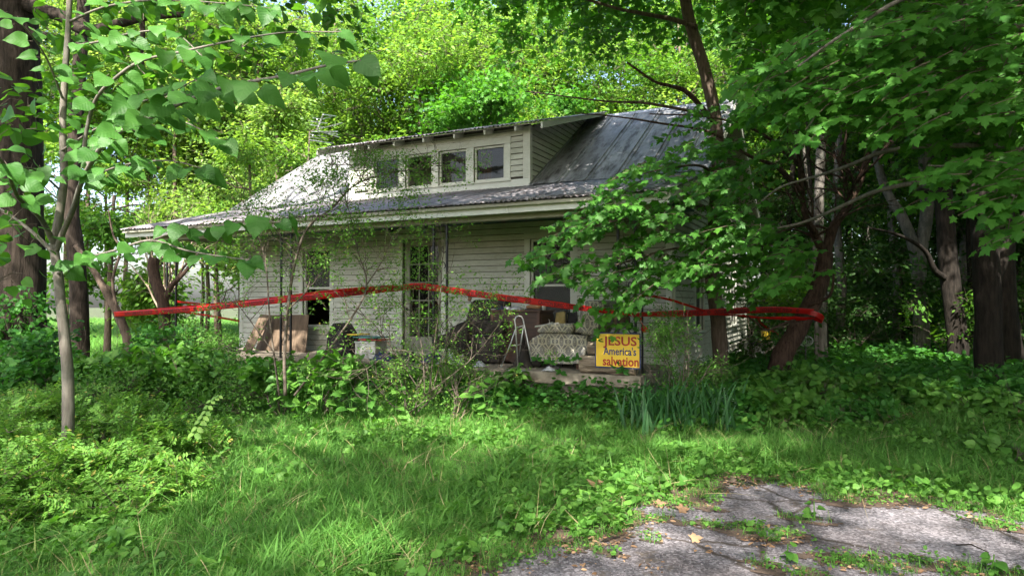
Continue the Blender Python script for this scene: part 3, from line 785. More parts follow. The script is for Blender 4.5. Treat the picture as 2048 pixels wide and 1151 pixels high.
for i, (o_, (gm, cm)) in enumerate(zip(OPD, names)):
    nxt = OPD[i + 1][0] - o_[1] if i < 3 else .30; prv = o_[0] - OPD[i - 1][1] if i else .30
    w_ = window(house, WD, *o_, kind='single', upper=gm, sill=False, tw=.01, head=.001, lt=.001, rt_=.001)
    for c in list(w_.children):
        if c.name.startswith('trim_board'): bpy.data.objects.remove(c)
    if cm:
        m = MB(); k = 9; x0, x1 = o_[0] + .02, o_[1] - (.02 if cm == 'curtain' else .42)
        for j in range(k):
            a = x0 + (x1 - x0) * j / k; b = x0 + (x1 - x0) * (j + 1) / k; WD.box(m, a, b - .004, -.20 - .02 * (j % 2), -.19 - .02 * (j % 2), o_[2], o_[3])
        m.build('curtain', M[cm], w_)
m = MB()   # casing of the window band: posts between the windows
edges = [band[0]] + [v for o_ in OPD for v in (o_[0], o_[1])] + [band[1]]
for j in range(0, len(edges), 2):
    mm = MB(); WD.box(mm, edges[j] + .002, edges[j + 1] - .002, -.02, .034, wz0 - .057, wz1 + .046); mm.build('trim_board', M['trim'], house, bevel=.003)
mm = MB(); WD.box(mm, band[0] - .01, band[1] + .01, -.02, .04, wz1 + .049, wz1 + .185); mm.build('trim_board', M['trim'], house, bevel=.003)
mm = MB(); WD.box(mm, .0, DW, .0, .03, DZ0 - .02, wz0 - .061); mm.build('trim_board', M['fascia'], house, bevel=.003)
mm = MB(); WD.box(mm, band[0] - .02, band[1] + .02, -.02, .06, wz0 - .088, wz0 - .06); mm.build('sill', M['trim'], house, bevel=.003)
for a0, a1 in ((0, .125), (DW - .125, DW)):
    mm = MB(); WD.box(mm, a0, a1, .0, .032, wz0 - .057, DZ1 + .03); mm.build('corner_board', M['trim'], house, bevel=.003)
def dtop(Y): return DE[1] + (Y - DE[0]) * (DT[1] - DE[1]) / (DT[0] - DE[0])
def dlow(Y): return BRK[1] + (Y - BRK[0]) * (RDG[1] - BRK[1]) / (RDG[0] - BRK[0]) + .03
for W_ in (Wall((DX1, DY, 0), (0, 1, 0), (1, 0, 0)), Wall((DX0, DY, 0), (0, 1, 0), (-1, 0, 0))):
    z = DZ0 + .03; j = 0
    while z < 6.12:
        lo = (z - DE[1] + .02) * (DT[0] - DE[0]) / (DT[1] - DE[1]) + DE[0] - DY; lo = max(.0 + .10, lo + .0)
        def ylow(zz): return BRK[0] + (zz - .0 - BRK[1]) * (RDG[0] - BRK[0]) / (RDG[1] - BRK[1]) - DY
        def ytop(zz): return max(.10, (zz - DE[1] + .035) * (DT[0] - DE[0]) / (DT[1] - DE[1]) + DE[0] - DY)
        z2 = z + .121; b0, b1 = ylow(z), ylow(z2); t0, t1 = ytop(z), ytop(z2)
        if b0 - t0 > .03 or b1 - t1 > .05:
            mm = MB(); a = .034; b = .012; z2 -= .010
            mm.add([W_.p(t0, 0, z), W_.p(max(b0, t0 + .02), 0, z), W_.p(max(b1, t1 + .02), 0, z2), W_.p(t1, 0, z2),
                    W_.p(t0, a, z), W_.p(max(b0, t0 + .02), a, z), W_.p(max(b1, t1 + .02), b, z2), W_.p(t1, b, z2)],
                   [(0, 1, 2, 3), (7, 6, 5, 4), (0, 4, 5, 1), (1, 5, 6, 2), (2, 6, 7, 3), (3, 7, 4, 0)])
            mm.build('siding_board', M['siding'], house)
        z = z2 + (.010 if b0 - t0 > .03 or b1 - t1 > .05 else 0); j += 1
    mm = MB(); W_.box(mm, -.03, .095, .0, .034, DZ0 + .0, DZ1 + .04); mm.build('corner_board', M['trim'], house, bevel=.003)
    mm = MB(); xs_ = W_.O.x - W_.N.x * .003
    mm.prism([(xs_, DY, DZ0), (xs_, DY, dtop(DY) - .03), (xs_, RDG[0], dtop(RDG[0]) - .03), (xs_, RDG[0], RDG[1] - .1)], (-.05 * W_.N.x, 0, 0)); mm.build('dormer_side', M['inside'], house)
# dormer roof: deck, sheets, rafter tails, end boards
m = MB(); m.hexa([(DXL + .02, DE[0] + .02, DE[1]), (DXR - .02, DE[0] + .02, DE[1]), (DXR - .02, DT[0], DT[1]), (DXL + .02, DT[0], DT[1]),
                  (DXL + .02, DE[0] + .02, DE[1] + .022), (DXR - .02, DE[0] + .02, DE[1] + .022), (DXR - .02, DT[0], DT[1] + .022), (DXL + .02, DT[0], DT[1] + .022)])
m.build('dormer_deck', M['soffit'], house)
n_ = 9; w = (DXR - DXL) / n_
for i in range(n_): sheet(DXL + i * w, DXL + (i + 1) * w, (DE[0] - .03, DE[1] + .024), (DT[0], DT[1] + .03), random.uniform(.004, .01), M['porch_roof'], 'corr', seed=90 + i)
for px in (708, 735, 786, 845, 907, 968, 1030):
    xx = PY(px, 290, 12.22).x; s = (DT[1] - DE[1]) / (DT[0] - DE[0])
    mm = MB(); mm.hexa([(xx - .02, DE[0] + .05, DE[1] - .09), (xx + .02, DE[0] + .05, DE[1] - .09), (xx + .025, DY, DE[1] - .12 + s * .4), (xx - .025, DY, DE[1] - .12 + s * .4),
                        (xx - .025, DE[0] + .05, DE[1] + .0), (xx + .025, DE[0] + .05, DE[1] + .0), (xx + .025, DY, DE[1] + s * .4), (xx - .025, DY, DE[1] + s * .4)])
    mm.build('rafter_tail', M['trim'], house)
for x in (DXL - .005, DXR - .035):
    mm = MB(); h = .12
    mm.hexa([(x, DE[0] + .0, DE[1] - h), (x + .04, DE[0] + .0, DE[1] - h), (x + .04, DT[0] - .2, DT[1] - h + .02), (x, DT[0] - .2, DT[1] - h + .02), (x, DE[0], DE[1] + .015), (x + .04, DE[0], DE[1] + .015), (x + .04, DT[0] - .2, DT[1] + .0), (x, DT[0] - .2, DT[1] + .0)])
    mm.build('barge_board', M['fascia'], house, bevel=.003)

# --- wrought-iron porch posts with scrollwork
def scroll_mesh():
    m = MB(); pts = []
    for k in range(26):
        f = k / 25; a = f * 4.4; r = .085 * (1 - f * .78)
        pts.append((-.085 + .0 + .085 - r * math.cos(a) - .0, 0, r * math.sin(a) * 1.25))
    m.tube(pts, .009, 5, True); 
    return m.mesh('scroll', M['iron'])
SCR = scroll_mesh()
def post(X, Y, dX, dY=0.0, fr=True):
    m = MB(); 
    for s in (-1, 1):
        m.box(X + s * dX / 2 - .017, X + s * dX / 2 + .017, Y + s * dY / 2 - .017, Y + s * dY / 2 + .017, ZF, ZC - .208)
    m.box(X - dX / 2, X + dX / 2, Y - .009, Y + .009, ZF + .08, ZF + .1); m.box(X - dX / 2, X + dX / 2, Y - .009, Y + .009, ZC - .24, ZC - .222)
    o = m.build('porch_post', M['iron'], house)
    w = dX * .42
    for k in range(7):
        z = ZF + .28 + k * .33
        for s in (-1, 1):
            c = link('scroll', SCR, o); c.location = Vector((X + s * dX * .24, Y, z + (.1 if s > 0 else 0))) - house.location
            c.scale = (s * w / .13, 1, 1.05); c.rotation_euler = (0, math.pi if k % 2 else 0, 0)
    for s in (-1, 1):      # bracket scrolls below the beam
        c = link('scroll', SCR, o); c.location = Vector((X + s * (dX / 2 + .14), Y, ZC - .33)) - house.location; c.scale = (s * 1.6, 1, 1.1); c.rotation_euler = (0, 0, 0)
    return o
post((-13.46 - 13.1) / 2, 10.0, .30)
post(PY(572, 600, 10).x, 10.0, .26); post(PY(880.5, 600, 10).x, 10.0, .27)
p4a = PY(1236, 600, 10.0).x; p4b = PY(1271, 600, 10.0).x
post((p4a + p4b) / 2, 10.0, p4b - p4a)
m = MB(); m.box(p4b + .03, p4b + .056, 10.2, 10.226, ZF, ZC - .16); m.build('corner_bar', M['iron'], house)
# ================================================================== things on and around the porch
M['fabric_dark'] = simple('grey_brown_upholstery', (0.014, 0.012, 0.010), (0.042, 0.034, 0.028), 0.95, 6, 0.6, dist=0.02)
M['ply'] = simple('weathered_plywood', (0.075, 0.05, 0.032), (0.15, 0.105, 0.068), 0.85, 3, 0.2, stretch=(4, 1, .5))
M['dresser'] = simple('dark_walnut_veneer', (0.030, 0.015, 0.010), (0.062, 0.03, 0.02), 0.5, 3, 0.1, stretch=(.6, 1, 6))
M['dresser_edge'] = simple('walnut_edge', (0.07, 0.033, 0.021), (0.11, 0.055, 0.035), 0.5, 3, 0.1)
M['alu'] = simple('aluminium_tube', (0.45, 0.45, 0.45), (0.62, 0.62, 0.62), 0.35, 14, 0.05, metal=0.85)
M['white_pl'] = simple('dirty_white_plastic', (0.27, 0.27, 0.24), (0.48, 0.48, 0.44), 0.5, 5, 0.1)
M['cloth_w'] = simple('grubby_white_cloth', (0.26, 0.27, 0.29), (0.48, 0.49, 0.5), 0.9, 6, 0.4)
M['cloth_b'] = simple('blue_cloth', (0.012, 0.018, 0.05), (0.03, 0.045, 0.12), 0.9, 6, 0.4)
M['black_cloth'] = simple('black_mattress_cover', (0.006, 0.006, 0.006), (0.016, 0.015, 0.014), 0.95, 4, 0.3)
M['cloth_k'] = simple('black_cloth', (0.012, 0.012, 0.014), (0.035, 0.033, 0.032), 0.85, 6, 0.4)
M['tan'] = simple('tan_leather', (0.20, 0.10, 0.045), (0.32, 0.17, 0.08), 0.6, 9, 0.3)
M['foam'] = simple('yellowed_foam', (0.28, 0.22, 0.08), (0.42, 0.34, 0.15), 0.95, 8, 0.5)
M['yellow'] = simple('yellow_plastic', (0.50, 0.34, 0.02), (0.62, 0.45, 0.04), 0.45, 4, 0.1)
M['teal'] = simple('teal_plastic', (0.02, 0.13, 0.13), (0.03, 0.18, 0.17), 0.5, 4, 0.1)
M['redpl'] = simple('red_plastic', (0.30, 0.02, 0.015), (0.4, 0.04, 0.03), 0.5, 4, 0.1)
M['black_pl'] = simple('black_plastic_bag', (0.008, 0.008, 0.009), (0.02, 0.02, 0.022), 0.25, 5, 0.8, spec=0.6, dist=0.03)
M['greymesh'] = simple('grey_wire', (0.25, 0.25, 0.25), (0.4, 0.4, 0.4), 0.5, 9, 0.1, metal=0.4)
M['log_bark'] = simple('peeling_log', (0.12, 0.085, 0.06), (0.38, 0.30, 0.22), 0.95, 3.2, 0.9, stretch=(.6, 4, 4), lo=.4, hi=.6, dist=.03)
M['log_end'] = simple('log_end', (0.25, 0.18, 0.12), (0.38, 0.29, 0.2), 0.9, 12, 0.3)
M['wicker'] = simple('brown_wicker', (0.05, 0.033, 0.02), (0.15, 0.1, 0.06), 0.9, 30, 0.9, stretch=(1, 1, 4))
M['sign'] = simple('yellow_sign_face', (0.74, 0.47, 0.03), (0.82, 0.54, 0.045), 0.45, 3, 0.02)
M['sign_edge'] = simple('navy_sign_border', (0.015, 0.025, 0.10), (0.02, 0.035, 0.12), 0.5, 4, 0.02)
M['ink_red'] = simple('dark_red_ink', (0.34, 0.02, 0.012), (0.38, 0.025, 0.015), 0.5, 6, 0.0)
M['ink_blue'] = simple('navy_ink', (0.02, 0.03, 0.13), (0.025, 0.035, 0.15), 0.5, 6, 0.0)
M['ink_tape'] = simple('black_tape_ink', (0.03, 0.004, 0.004), (0.06, 0.006, 0.006), 0.6, 6, 0.0)
# damask armchair cover
m, t, p, o = nt('damask_upholstery')
tc = t.nodes.new('ShaderNodeTexCoord'); mp = t.nodes.new('ShaderNodeMapping'); mp.inputs['Scale'].default_value = (1, 1, 1)
t.links.new(tc.outputs['Object'], mp.inputs[0])
sp = t.nodes.new('ShaderNodeSeparateXYZ'); t.links.new(mp.outputs[0], sp.inputs[0])
def mth(op, a, b=None, c=None):
    n = t.nodes.new('ShaderNodeMath'); n.operation = op
    for i, v_ in enumerate((a, b, c)):
        if v_ is None: continue
        if hasattr(v_, 'node'): t.links.new(v_, n.inputs[i])
        else: n.inputs[i].default_value = v_
    return n.outputs[0]
sxy = mth('ADD', sp.outputs[0], sp.outputs[1])
px_ = mth('PINGPONG', sxy, .115); pz_ = mth('PINGPONG', sp.outputs[2], .15)
cb = t.nodes.new('ShaderNodeCombineXYZ'); t.links.new(px_, cb.inputs[0]); t.links.new(pz_, cb.inputs[2])
vo = t.nodes.new('ShaderNodeTexVoronoi'); vo.feature = 'DISTANCE_TO_EDGE'; vo.inputs['Scale'].default_value = 26; t.links.new(cb.outputs[0], vo.inputs['Vector'])
vo2 = t.nodes.new('ShaderNodeTexVoronoi'); vo2.feature = 'DISTANCE_TO_EDGE'; vo2.inputs['Scale'].default_value = 11; t.links.new(cb.outputs[0], vo2.inputs['Vector'])
r1 = ramp(t, vo.outputs[0], [(0.03, (1, 1, 1)), (0.075, (0, 0, 0))]); r2 = ramp(t, vo2.outputs[0], [(0.045, (1, 1, 1)), (0.09, (0, 0, 0))])
n = noise_node(t, 3, 5, .6); rb = ramp(t, n.outputs[0], [(0.35, (0.13, 0.125, 0.125)), (0.65, (0.21, 0.205, 0.205))])
c = mixc(t, r1.outputs[0], rb.outputs[0], (0.34, 0.33, 0.28)); c = mixc(t, r2.outputs[0], c, (0.50, 0.48, 0.38))
nd = noise_node(t, 2.2, 6, .7); rd = ramp(t, nd.outputs[0], [(0.42, (0.55, 0.5, 0.4)), (0.6, (1, 1, 1))]); c = mixc(t, .8, c, rd.outputs[0], 'MULTIPLY')
t.links.new(c, p.inputs['Base Color']); p.inputs['Roughness'].default_value = .95; M['damask'] = m

def slab(px, Y0, depth, name, mat, parent, bevel=.02, dz=0, lean=0.0, seg=3):
    """solid with the given outline (photo pixels at distance Y0), going back by depth"""
    m = MB(); pts = [PY(x, y, Y0) for x, y in px]; zlo = min(p_.z for p_ in pts)
    pts = [Vector((p_.x, p_.y + lean * (p_.z - zlo), p_.z + dz)) for p_ in pts]
    m.prism(pts, (0, depth, 0)); return m.build(name, mat, parent, bevel=bevel, seg=seg)
def rag(name, c, sx_, sy_, sz_, mat, label=None, cat=None, parent=None, seed=1, n=14, group=None):
    m = MB(); c = Vector(c)
    for j in range(n):
        for i in range(n):
            u, v_ = i / (n - 1) - .5, j / (n - 1) - .5; e = max(0, 1 - 3.6 * (u * u + v_ * v_))
            z = max(0.004, sz_ * e * (.6 + 1.3 * abs(mnoise.noise(Vector((u * 5, v_ * 5, seed * 3.1))))) + .12 * sz_ * mnoise.noise(Vector((u * 14, v_ * 14, seed))))
            w = 1 + .35 * mnoise.noise(Vector((u * 3, v_ * 3, seed + 9)))
            m.v.append((c.x + u * sx_ * w, c.y + v_ * sy_ * w, c.z + z))
    for j in range(n - 1):
        for i in range(n - 1): m.f.append((j*n+i, j*n+i+1, (j+1)*n+i+1, (j+1)*n+i)); m.mi.append(0)
    o = m.build(name, mat, parent, smooth=True); sd = o.modifiers.new('thick', 'SOLIDIFY'); sd.thickness = .006; sd.offset = 1
    if label: tag(o, label, cat, group)
    return o
# damask armchair, tipped back
YA = 10.35
pc = PY(1115, 740, YA)
arm = thing('armchair', 'grey and cream damask armchair tipped back on the porch edge, left of the yellow sign', 'armchair', (pc.x, YA + .3, ZF))
arm_out = [(1058, 683), (1064, 676), (1076, 670), (1080, 666), (1130, 667), (1174, 671), (1175, 690), (1170, 709), (1160, 726), (1140, 728), (1100, 727), (1075, 718), (1059, 712), (1057, 700)]
slab(arm_out, YA, .16, 'side_panel', M['damask'], arm, .02)
slab(arm_out, YA + .72, .16, 'side_panel', M['damask'], arm, .02)
slab([(1066, 680), (1078, 672), (1172, 678), (1166, 722), (1080, 720), (1066, 710)], YA + .18, .52, 'seat', M['damask'], arm, .03)
slab([(1072, 665), (1076, 655), (1090, 648), (1142, 646), (1148, 656), (1141, 667)], YA - .02, .20, 'arm_pad', M['damask'], arm, .035)
slab([(1072, 665), (1076, 655), (1090, 648), (1142, 646), (1148, 656), (1141, 667)], YA + .70, .20, 'arm_pad', M['damask'], arm, .035)
slab([(1146, 664), (1150, 652), (1158, 632), (1160, 612), (1170, 600), (1205, 602), (1207, 618), (1198, 650), (1187, 672)], YA + .02, .84, 'backrest', M['damask'], arm, .05, seg=4)
m = MB(); m.tube([PY(1060, 716, YA + .05), PY(1068, 726, YA + .05), PY(1080, 727, YA + .05)], [.04, .055, .04], 10); m.build('wooden_foot', M['fabric_dark'], arm, smooth=True)
for yy in (YA + .1, YA + .75):
    m = MB(); q = PY(1150, 728, YA); m.tube([(q.x, yy, ZF), (q.x, yy, q.z + .04)], [.02, .028], 8); m.build('leg', M['dresser_edge'], arm)
# trim strip lying on the arm
q0 = PY(1070, 652.5, YA - .0); q1 = PY(1118, 645.5, YA + .05)
m = MB(); m.bar(q0, q1, .05, .022, up=(0, -.3, 1)); m.bar(q0 + Vector((.1, .03, .012)), q1 + Vector((-.12, .03, .012)), .02, .012)
w = m.build('trim_strip', M['white_pl'], None, bevel=.006); tag(w, 'long off-white plastic strip lying along the arm of the damask armchair', 'plastic strip')

# dresser seen from its back corner
YD = 10.78
xa, xb = PY(981, 600, YD).x, PY(1079, 600, YD).x; zt = PY(1030, 619.5, YD).z
yb_ = PX_(1108, 600, xb).y
drs = thing('dresser', 'dark brown wooden dresser loaded with clothes and a basket, behind the aluminium step ladder', 'dresser', ((xa + xb) / 2, (YD + yb_) / 2, ZF))
m = MB(); m.box(xa + .03, xb - .01, YD + .03, yb_ - .01, ZF + .04, zt - .035); m.build('carcass', M['dresser'], drs)
m = MB(); m.box(xa - .01, xb + .02, YD - .012, yb_ + .01, zt - .032, zt); m.build('top', M['dresser_edge'], drs, bevel=.006)
for a, b in ((xa, xa + .055), (xb - .055, xb)):
    m = MB(); m.box(a, b, YD, YD + .04, ZF + .01, zt - .036); m.build('stile', M['dresser_edge'], drs, bevel=.004)
m = MB(); m.box(xa + .06, xb - .06, YD + .008, YD + .04, ZF + .42, ZF + .47); m.build('rail', M['dresser'], drs)
m = MB(); m.box(xa + .06, xb - .06, YD + .012, YD + .024, ZF + .48, zt - .07); m.build('back_panel', M['dresser'], drs)
m = MB(); m.box(xa + .06, xb - .06, YD + .012, YD + .024, ZF + .05, ZF + .41); m.build('back_panel', M['dresser'], drs)
nz = 3; hz_ = (zt - .05 - ZF - .08) / nz
for k in range(nz):
    z0 = ZF + .06 + k * hz_
    m = MB(); m.box(xb + .001, xb + .018, YD + .05, yb_ - .04, z0 + .008, z0 + hz_ - .008); d_ = m.build('drawer_front', M['dresser'], drs, bevel=.004)
    m = MB(); ym = (YD + yb_) / 2 + .02; m.tube([(xb + .02, ym, z0 + hz_ * .35), (xb + .04, ym, z0 + hz_ * .4), (xb + .04, ym, z0 + hz_ * .6), (xb + .02, ym, z0 + hz_ * .65)], .005, 6); m.build('pull', M['alu'], d_)
# things on the dresser
def on_d(px, dy=.18): q = PY(px, 615, YD + dy); return (q.x, YD + dy, zt)
rag('folded_shirt', on_d(1016), .26, .22, .05, M['cloth_w'], 'white folded shirt in a crumpled heap on top of the dresser', 'shirt', seed=4)
rag('navy_shirt', on_d(1004, .1), .20, .20, .05, M['cloth_b'], 'navy blue shirt bunched up on the left end of the dresser', 'shirt', seed=6)
rag('grey_rag', on_d(1034, .2), .24, .22, .07, M['cloth_w'], 'pale grey cloth heaped beside the tan boots on the dresser', 'cloth', seed=9)
sh = thing('black_shoe', 'black rounded shoe standing on the far left of the dresser top', 'shoe', on_d(995, .12))
q = Vector(on_d(995, .12)); m = MB(); m.tube([q + Vector((-.11, 0, .03)), q + Vector((-.05, 0, .045)), q + Vector((.03, 0, .05)), q + Vector((.1, 0, .035))], [.025, .045, .05, .03], 10); m.build('upper', M['cloth_k'], sh, smooth=True)
m = MB(); m.box(q.x - .12, q.x + .12, q.y - .04, q.y + .04, q.z + .001, q.z + .02); m.build('sole', M['white_pl'], sh, bevel=.008)
bs = thing('tan_boots', 'tan leather boot lying on the right end of the dresser top', 'boot', on_d(1072, .15))
q = Vector(on_d(1072, .15)); m = MB(); m.tube([q + Vector((-.18, 0, .045)), q + Vector((-.08, 0, .055)), q + Vector((.03, 0, .06)), q + Vector((.09, 0, .09)), q + Vector((.12, 0, .16))], [.03, .045, .055, .055, .05], 10); m.build('upper', M['tan'], bs, smooth=True)
m = MB(); m.box(q.x - .2, q.x + .12, q.y - .045, q.y + .045, q.z + .001, q.z + .022); m.build('sole', M['cloth_k'], bs, bevel=.008)
cu = MB(); q = Vector(on_d(1088, .1)); cu.lathe(q, [(.032, .0), (.036, .05), (.042, .11), (.038, .11), (.03, .02)], 16); tag(cu.build('white_cup', M['white_pl'], None, smooth=True), 'white plastic cup next to the tan boot on the dresser', 'cup')

# step ladder
lad = thing('step_ladder', 'small folding aluminium tube step ladder standing open in front of the dresser', 'step ladder', tuple(PY(1030, 740, 10.2)))
Yf, Yr = 10.06, 10.42
def tub(name, pts, r=.0115, mat='alu', par=lad): m = MB(); m.tube(pts, r, 8); return m.build(name, M[mat], par, smooth=True)
foot1 = PY(1036, 739, Yf); foot1.z = ZF + .02
tub('front_frame', [foot1, PY(1031, 650, Yf + .1), PY(1029.5, 640, Yf + .1), PY(1032, 633.5, Yf + .11), PY(1037, 631, Yf + .12), PY(1043, 632.5, Yf + .14), PY(1046, 638, Yf + .15), PY(1057, 690, Yf + .12), PY(1063, 722, Yf + .1)])
f2 = PY(1003, 733, Yf + .12); f2.z = ZF + .02; f3 = PY(1036, 722, Yr); f3.z = ZF + .02
tub('rear_leg', [f2, PY(1020, 690, Yf + .14), PY(1032, 656, Yf + .16), PY(1036, 653, Yf + .17)]); tub('rear_leg', [f3, PY(1041, 690, Yr - .1), PY(1047, 652, Yr - .2)])
tub('rung', [PY(1020, 691, Yf + .14), PY(1043, 688, Yr - .1)], .010); tub('rung', [PY(1033, 655, Yf + .13), PY(1048, 650, Yr - .22)], .009)
for f_ in (foot1, f2, f3):
    m = MB(); m.lathe((f_.x, f_.y, ZF + .001), [(.019, 0), (.019, .03), (.013, .045)], 12); m.build('rubber_foot', M['white_pl'], lad, smooth=True)
# recliner
YR_ = 10.55
q = PY(965, 700, YR_); rec = thing('recliner', 'dark grey-brown recliner with a sunken seat, left of the dresser on the porch', 'recliner', (q.x, YR_ + .4, ZF))
slab([(934, 604), (942, 599), (1000, 598), (1008, 603), (1010, 645), (928, 646)], YR_ + .5, .26, 'backrest', M['fabric_dark'], rec, .06, lean=.25, seg=4)
slab([(930, 643), (1006, 642), (1004, 668), (926, 670)], YR_ + .05, .6, 'seat', M['fabric_dark'], rec, .05, seg=4)
slab([(895, 668), (900, 655), (918, 645), (932, 640), (938, 648), (932, 700), (900, 716)], YR_ - .05, .2, 'armrest', M['fabric_dark'], rec, .05, seg=4)
slab([(925, 672), (1000, 672), (998, 725), (926, 722)], YR_ + .02, .6, 'base', M['fabric_dark'], rec, .03)
slab([(862, 676), (898, 664), (908, 672), (904, 690), (866, 700)], YR_ - .12, .5, 'footrest', M['fabric_dark'], rec, .03)
hat = thing('baseball_hat', 'black cap and brown glove perched on the top left of the recliner back', 'cap', tuple(PY(944, 588, YR_ + .55)))
q = PY(946, 592, YR_ + .6); m = MB(); m.lathe(q, [(.10, -.02), (.10, .03), (.07, .07), (.02, .085)], 14); m.build('crown', M['cloth_k'], hat, smooth=True)
m = MB(); m.tube([q + Vector((0, -.1, -.02)), q + Vector((-.02, -.12, -.09))], [.04, .03], 8); m.build('glove', M['tan'], hat, smooth=True)
# dark side chair frame + yellow foam behind the armchair
sc_ = thing('metal_folding_chair', 'dark metal folding chair with curved back, between dresser and damask armchair', 'folding chair', tuple(PY(1140, 690, 11.1)))
sc_.location.z = ZF
tb_ = [PY(1133, 665, 11.1), PY(1132, 630, 11.15), PY(1134, 617, 11.17), PY(1142, 611, 11.18), PY(1150, 613, 11.18), PY(1153, 625, 11.15), PY(1154, 668, 11.1)]
m = MB(); m.tube(tb_, .014, 8); m.build('back_frame', M['iron'], sc_, smooth=True)
m = MB(); m.prism([PY(1136, 624, 11.2), PY(1151, 624, 11.2), PY(1151, 650, 11.2), PY(1136, 650, 11.2)], (0, .02, 0)); m.build('back_panel', M['cloth_k'], sc_)
m = MB(); a = PY(1133, 665, 11.0); b = PY(1154, 665, 11.0); m.box(a.x, b.x, 10.8, 11.2, a.z - .03, a.z); m.build('seat', M['cloth_k'], sc_, bevel=.01)
for px, yy in ((1133, 10.82), (1154, 10.82), (1133, 11.18), (1154, 11.18)):
    q = PY(px, 665, 11.0); m = MB(); m.tube([(q.x, yy, ZF), (q.x, yy, q.z)], .011, 6); m.build('leg', M['iron'], sc_)
fo = slab([(1109, 650), (1111, 625), (1126, 622), (1131, 628), (1129, 652)], 11.25, .12, 'foam_block', M['foam'], None, .02); tag(fo, 'torn yellow foam block wedged between dresser and folding chair', 'foam')
fo.location.z = 0
# logs and sign
def log(name, a, b, r, label, seed):
    a = Vector(a); b = Vector(b); m = MB(); n = 10
    m.tube([a.lerp(b, i / (n - 1)) for i in range(n)], [r * (1 + .07 * mnoise.noise(Vector((i * .7, seed, 0)))) for i in range(n)], 16, True, 0, .22)
    for k in (-1, -2): m.mi[k] = 1
    o = m.build(name, [M['log_bark'], M['log_end']], None); tag(o, label, 'log'); return o
a = PY(1164, 731, 10.02); b = PY(1272, 737, 9.98); r = .135; a.z = ZF + r; b.z = ZF + r
log('firewood_log', a, b, r, 'thick peeling log lying on the porch edge under the yellow sign', 3)
a = PY(1178, 700, 10.2); b = PY(1245, 700, 10.2); a.z = b.z = ZF + .135 * 2 + .10
log('firewood_log', a, b, .10, 'thinner grey log resting on the thick log behind the yellow sign', 7)

def text_me(body, bold=0.0, space=1.0):
    cu = bpy.data.curves.new('lettering', 'FONT'); cu.body = body; cu.size = 1; cu.offset = bold; cu.space_character = space; cu.resolution_u = 3
    o = bpy.data.objects.new('tmp', cu); C.objects.link(o); bpy.context.view_layer.update()
    me = bpy.data.meshes.new_from_object(o.evaluated_get(bpy.context.evaluated_depsgraph_get()))
    bpy.data.objects.remove(o)
    V = np.zeros(len(me.vertices) * 3, dtype=np.float32); me.vertices.foreach_get('co', V); V = V.reshape(-1, 3)
    F_ = [tuple(p_.vertices) for p_ in me.polygons]; return V, F_
s0 = PY(1192.5, 735, 9.9); s1 = PY(1283, 735, 9.9); szt = PY(1238, 664.5, 9.9).z; szb = ZF + .14
szb = PY(1238, 735, 9.9).z
sg = thing('yellow_sign', 'yellow sign reading JESUS America\'s salvation, leaning on a log at the porch edge', 'sign', ((s0.x + s1.x) / 2, 9.86, szb))
m = MB(); m.box(s0.x, s1.x, 9.84, 9.85, szb, szt); m.build('border', M['sign_edge'], sg)
m = MB(); m.box(s0.x + .018, s1.x - .018, 9.835, 9.8395, szb + .02, szt - .02); m.build('face', M['sign'], sg)
def sign_text(body, pxl, pxr, ytop, ybot, mat, bold, ref_h):
    V, F_ = text_me(body, bold); x0, x1 = V[:, 0].min(), V[:, 0].max()
    A = PY(pxl, ybot, 9.83); B = PY(pxr, ybot, 9.83); T = PY(pxl, ytop, 9.83)
    y0, y1 = 0.0, ref_h; m = MB()
    m.add([(A.x + (v_[0] - x0) / (x1 - x0) * (B.x - A.x), 9.8325, A.z + (v_[1] - y0) / (y1 - y0) * (T.z - A.z)) for v_ in V], F_); m.build('lettering', M[mat], sg)
sign_text('JESUS', 1206, 1273, 672, 689, 'ink_red', .022, .70); sign_text("America's", 1206, 1272, 693, 708, 'ink_blue', .018, .70); sign_text('salvation', 1205, 1277, 711, 729, 'ink_red', .022, .72)
# wicker pot on the wall side
q = PY(1243, 640, 10.7); pot = thing('wicker_planter', 'round brown wicker planter hanging between the ironwork bars behind the sign', 'planter', tuple(q))
m = MB(); m.lathe(q, [(.03, -.13), (.10, -.11), (.14, -.03), (.14, .04), (.10, .10), (.08, .10), (.11, .03), (.02, -.1)], 22); m.build('basket', M['wicker'], pot, smooth=True)
for s in (-.12, .12): m = MB(); m.tube([q + Vector((s, 0, .05)), (q.x, q.y, ZC - .01)], .004, 5); m.build('cord', M['twig'], pot)
# litter on the porch edge
def ong(px, py): q = PG(px, py, ZF); return q
q = ong(1032, 741); rag('paper_sheet', (q.x, q.y, ZF + .001), .26, .16, .012, M['cloth_w'], 'crumpled white paper flat on the porch edge below the step ladder', 'paper', seed=12)
q = ong(1098, 741); rag('white_rag', (q.x, 10.0, ZF + .001), .20, .14, .06, M['cloth_w'], 'small dirty white rag on the porch edge below the damask armchair', 'rag', seed=15)
q = ong(970, 731); rag('white_rag', (q.x, 10.12, ZF + .001), .22, .18, .08, M['cloth_w'], 'white crumpled rag on the porch left of the step ladder', 'rag', seed=17)
bt = thing('glass_jar', 'grey glass jar tipped on its side beneath the damask armchair', 'jar', tuple(PY(1112, 738, 10.05)))
q = PY(1112, 734, 10.05); m = MB(); m.tube([q + Vector((-.05, 0, .05)), q + Vector((.04, -.02, .0)), q + Vector((.07, -.03, -.02))], [.038, .038, .03], 12); m.build('body', M['glass'], bt, smooth=True)
m = MB(); m.tube([q + Vector((-.075, 0, .063)), q + Vector((-.05, 0, .05))], [.04, .04], 12); m.build('lid', M['alu'], bt, smooth=True)
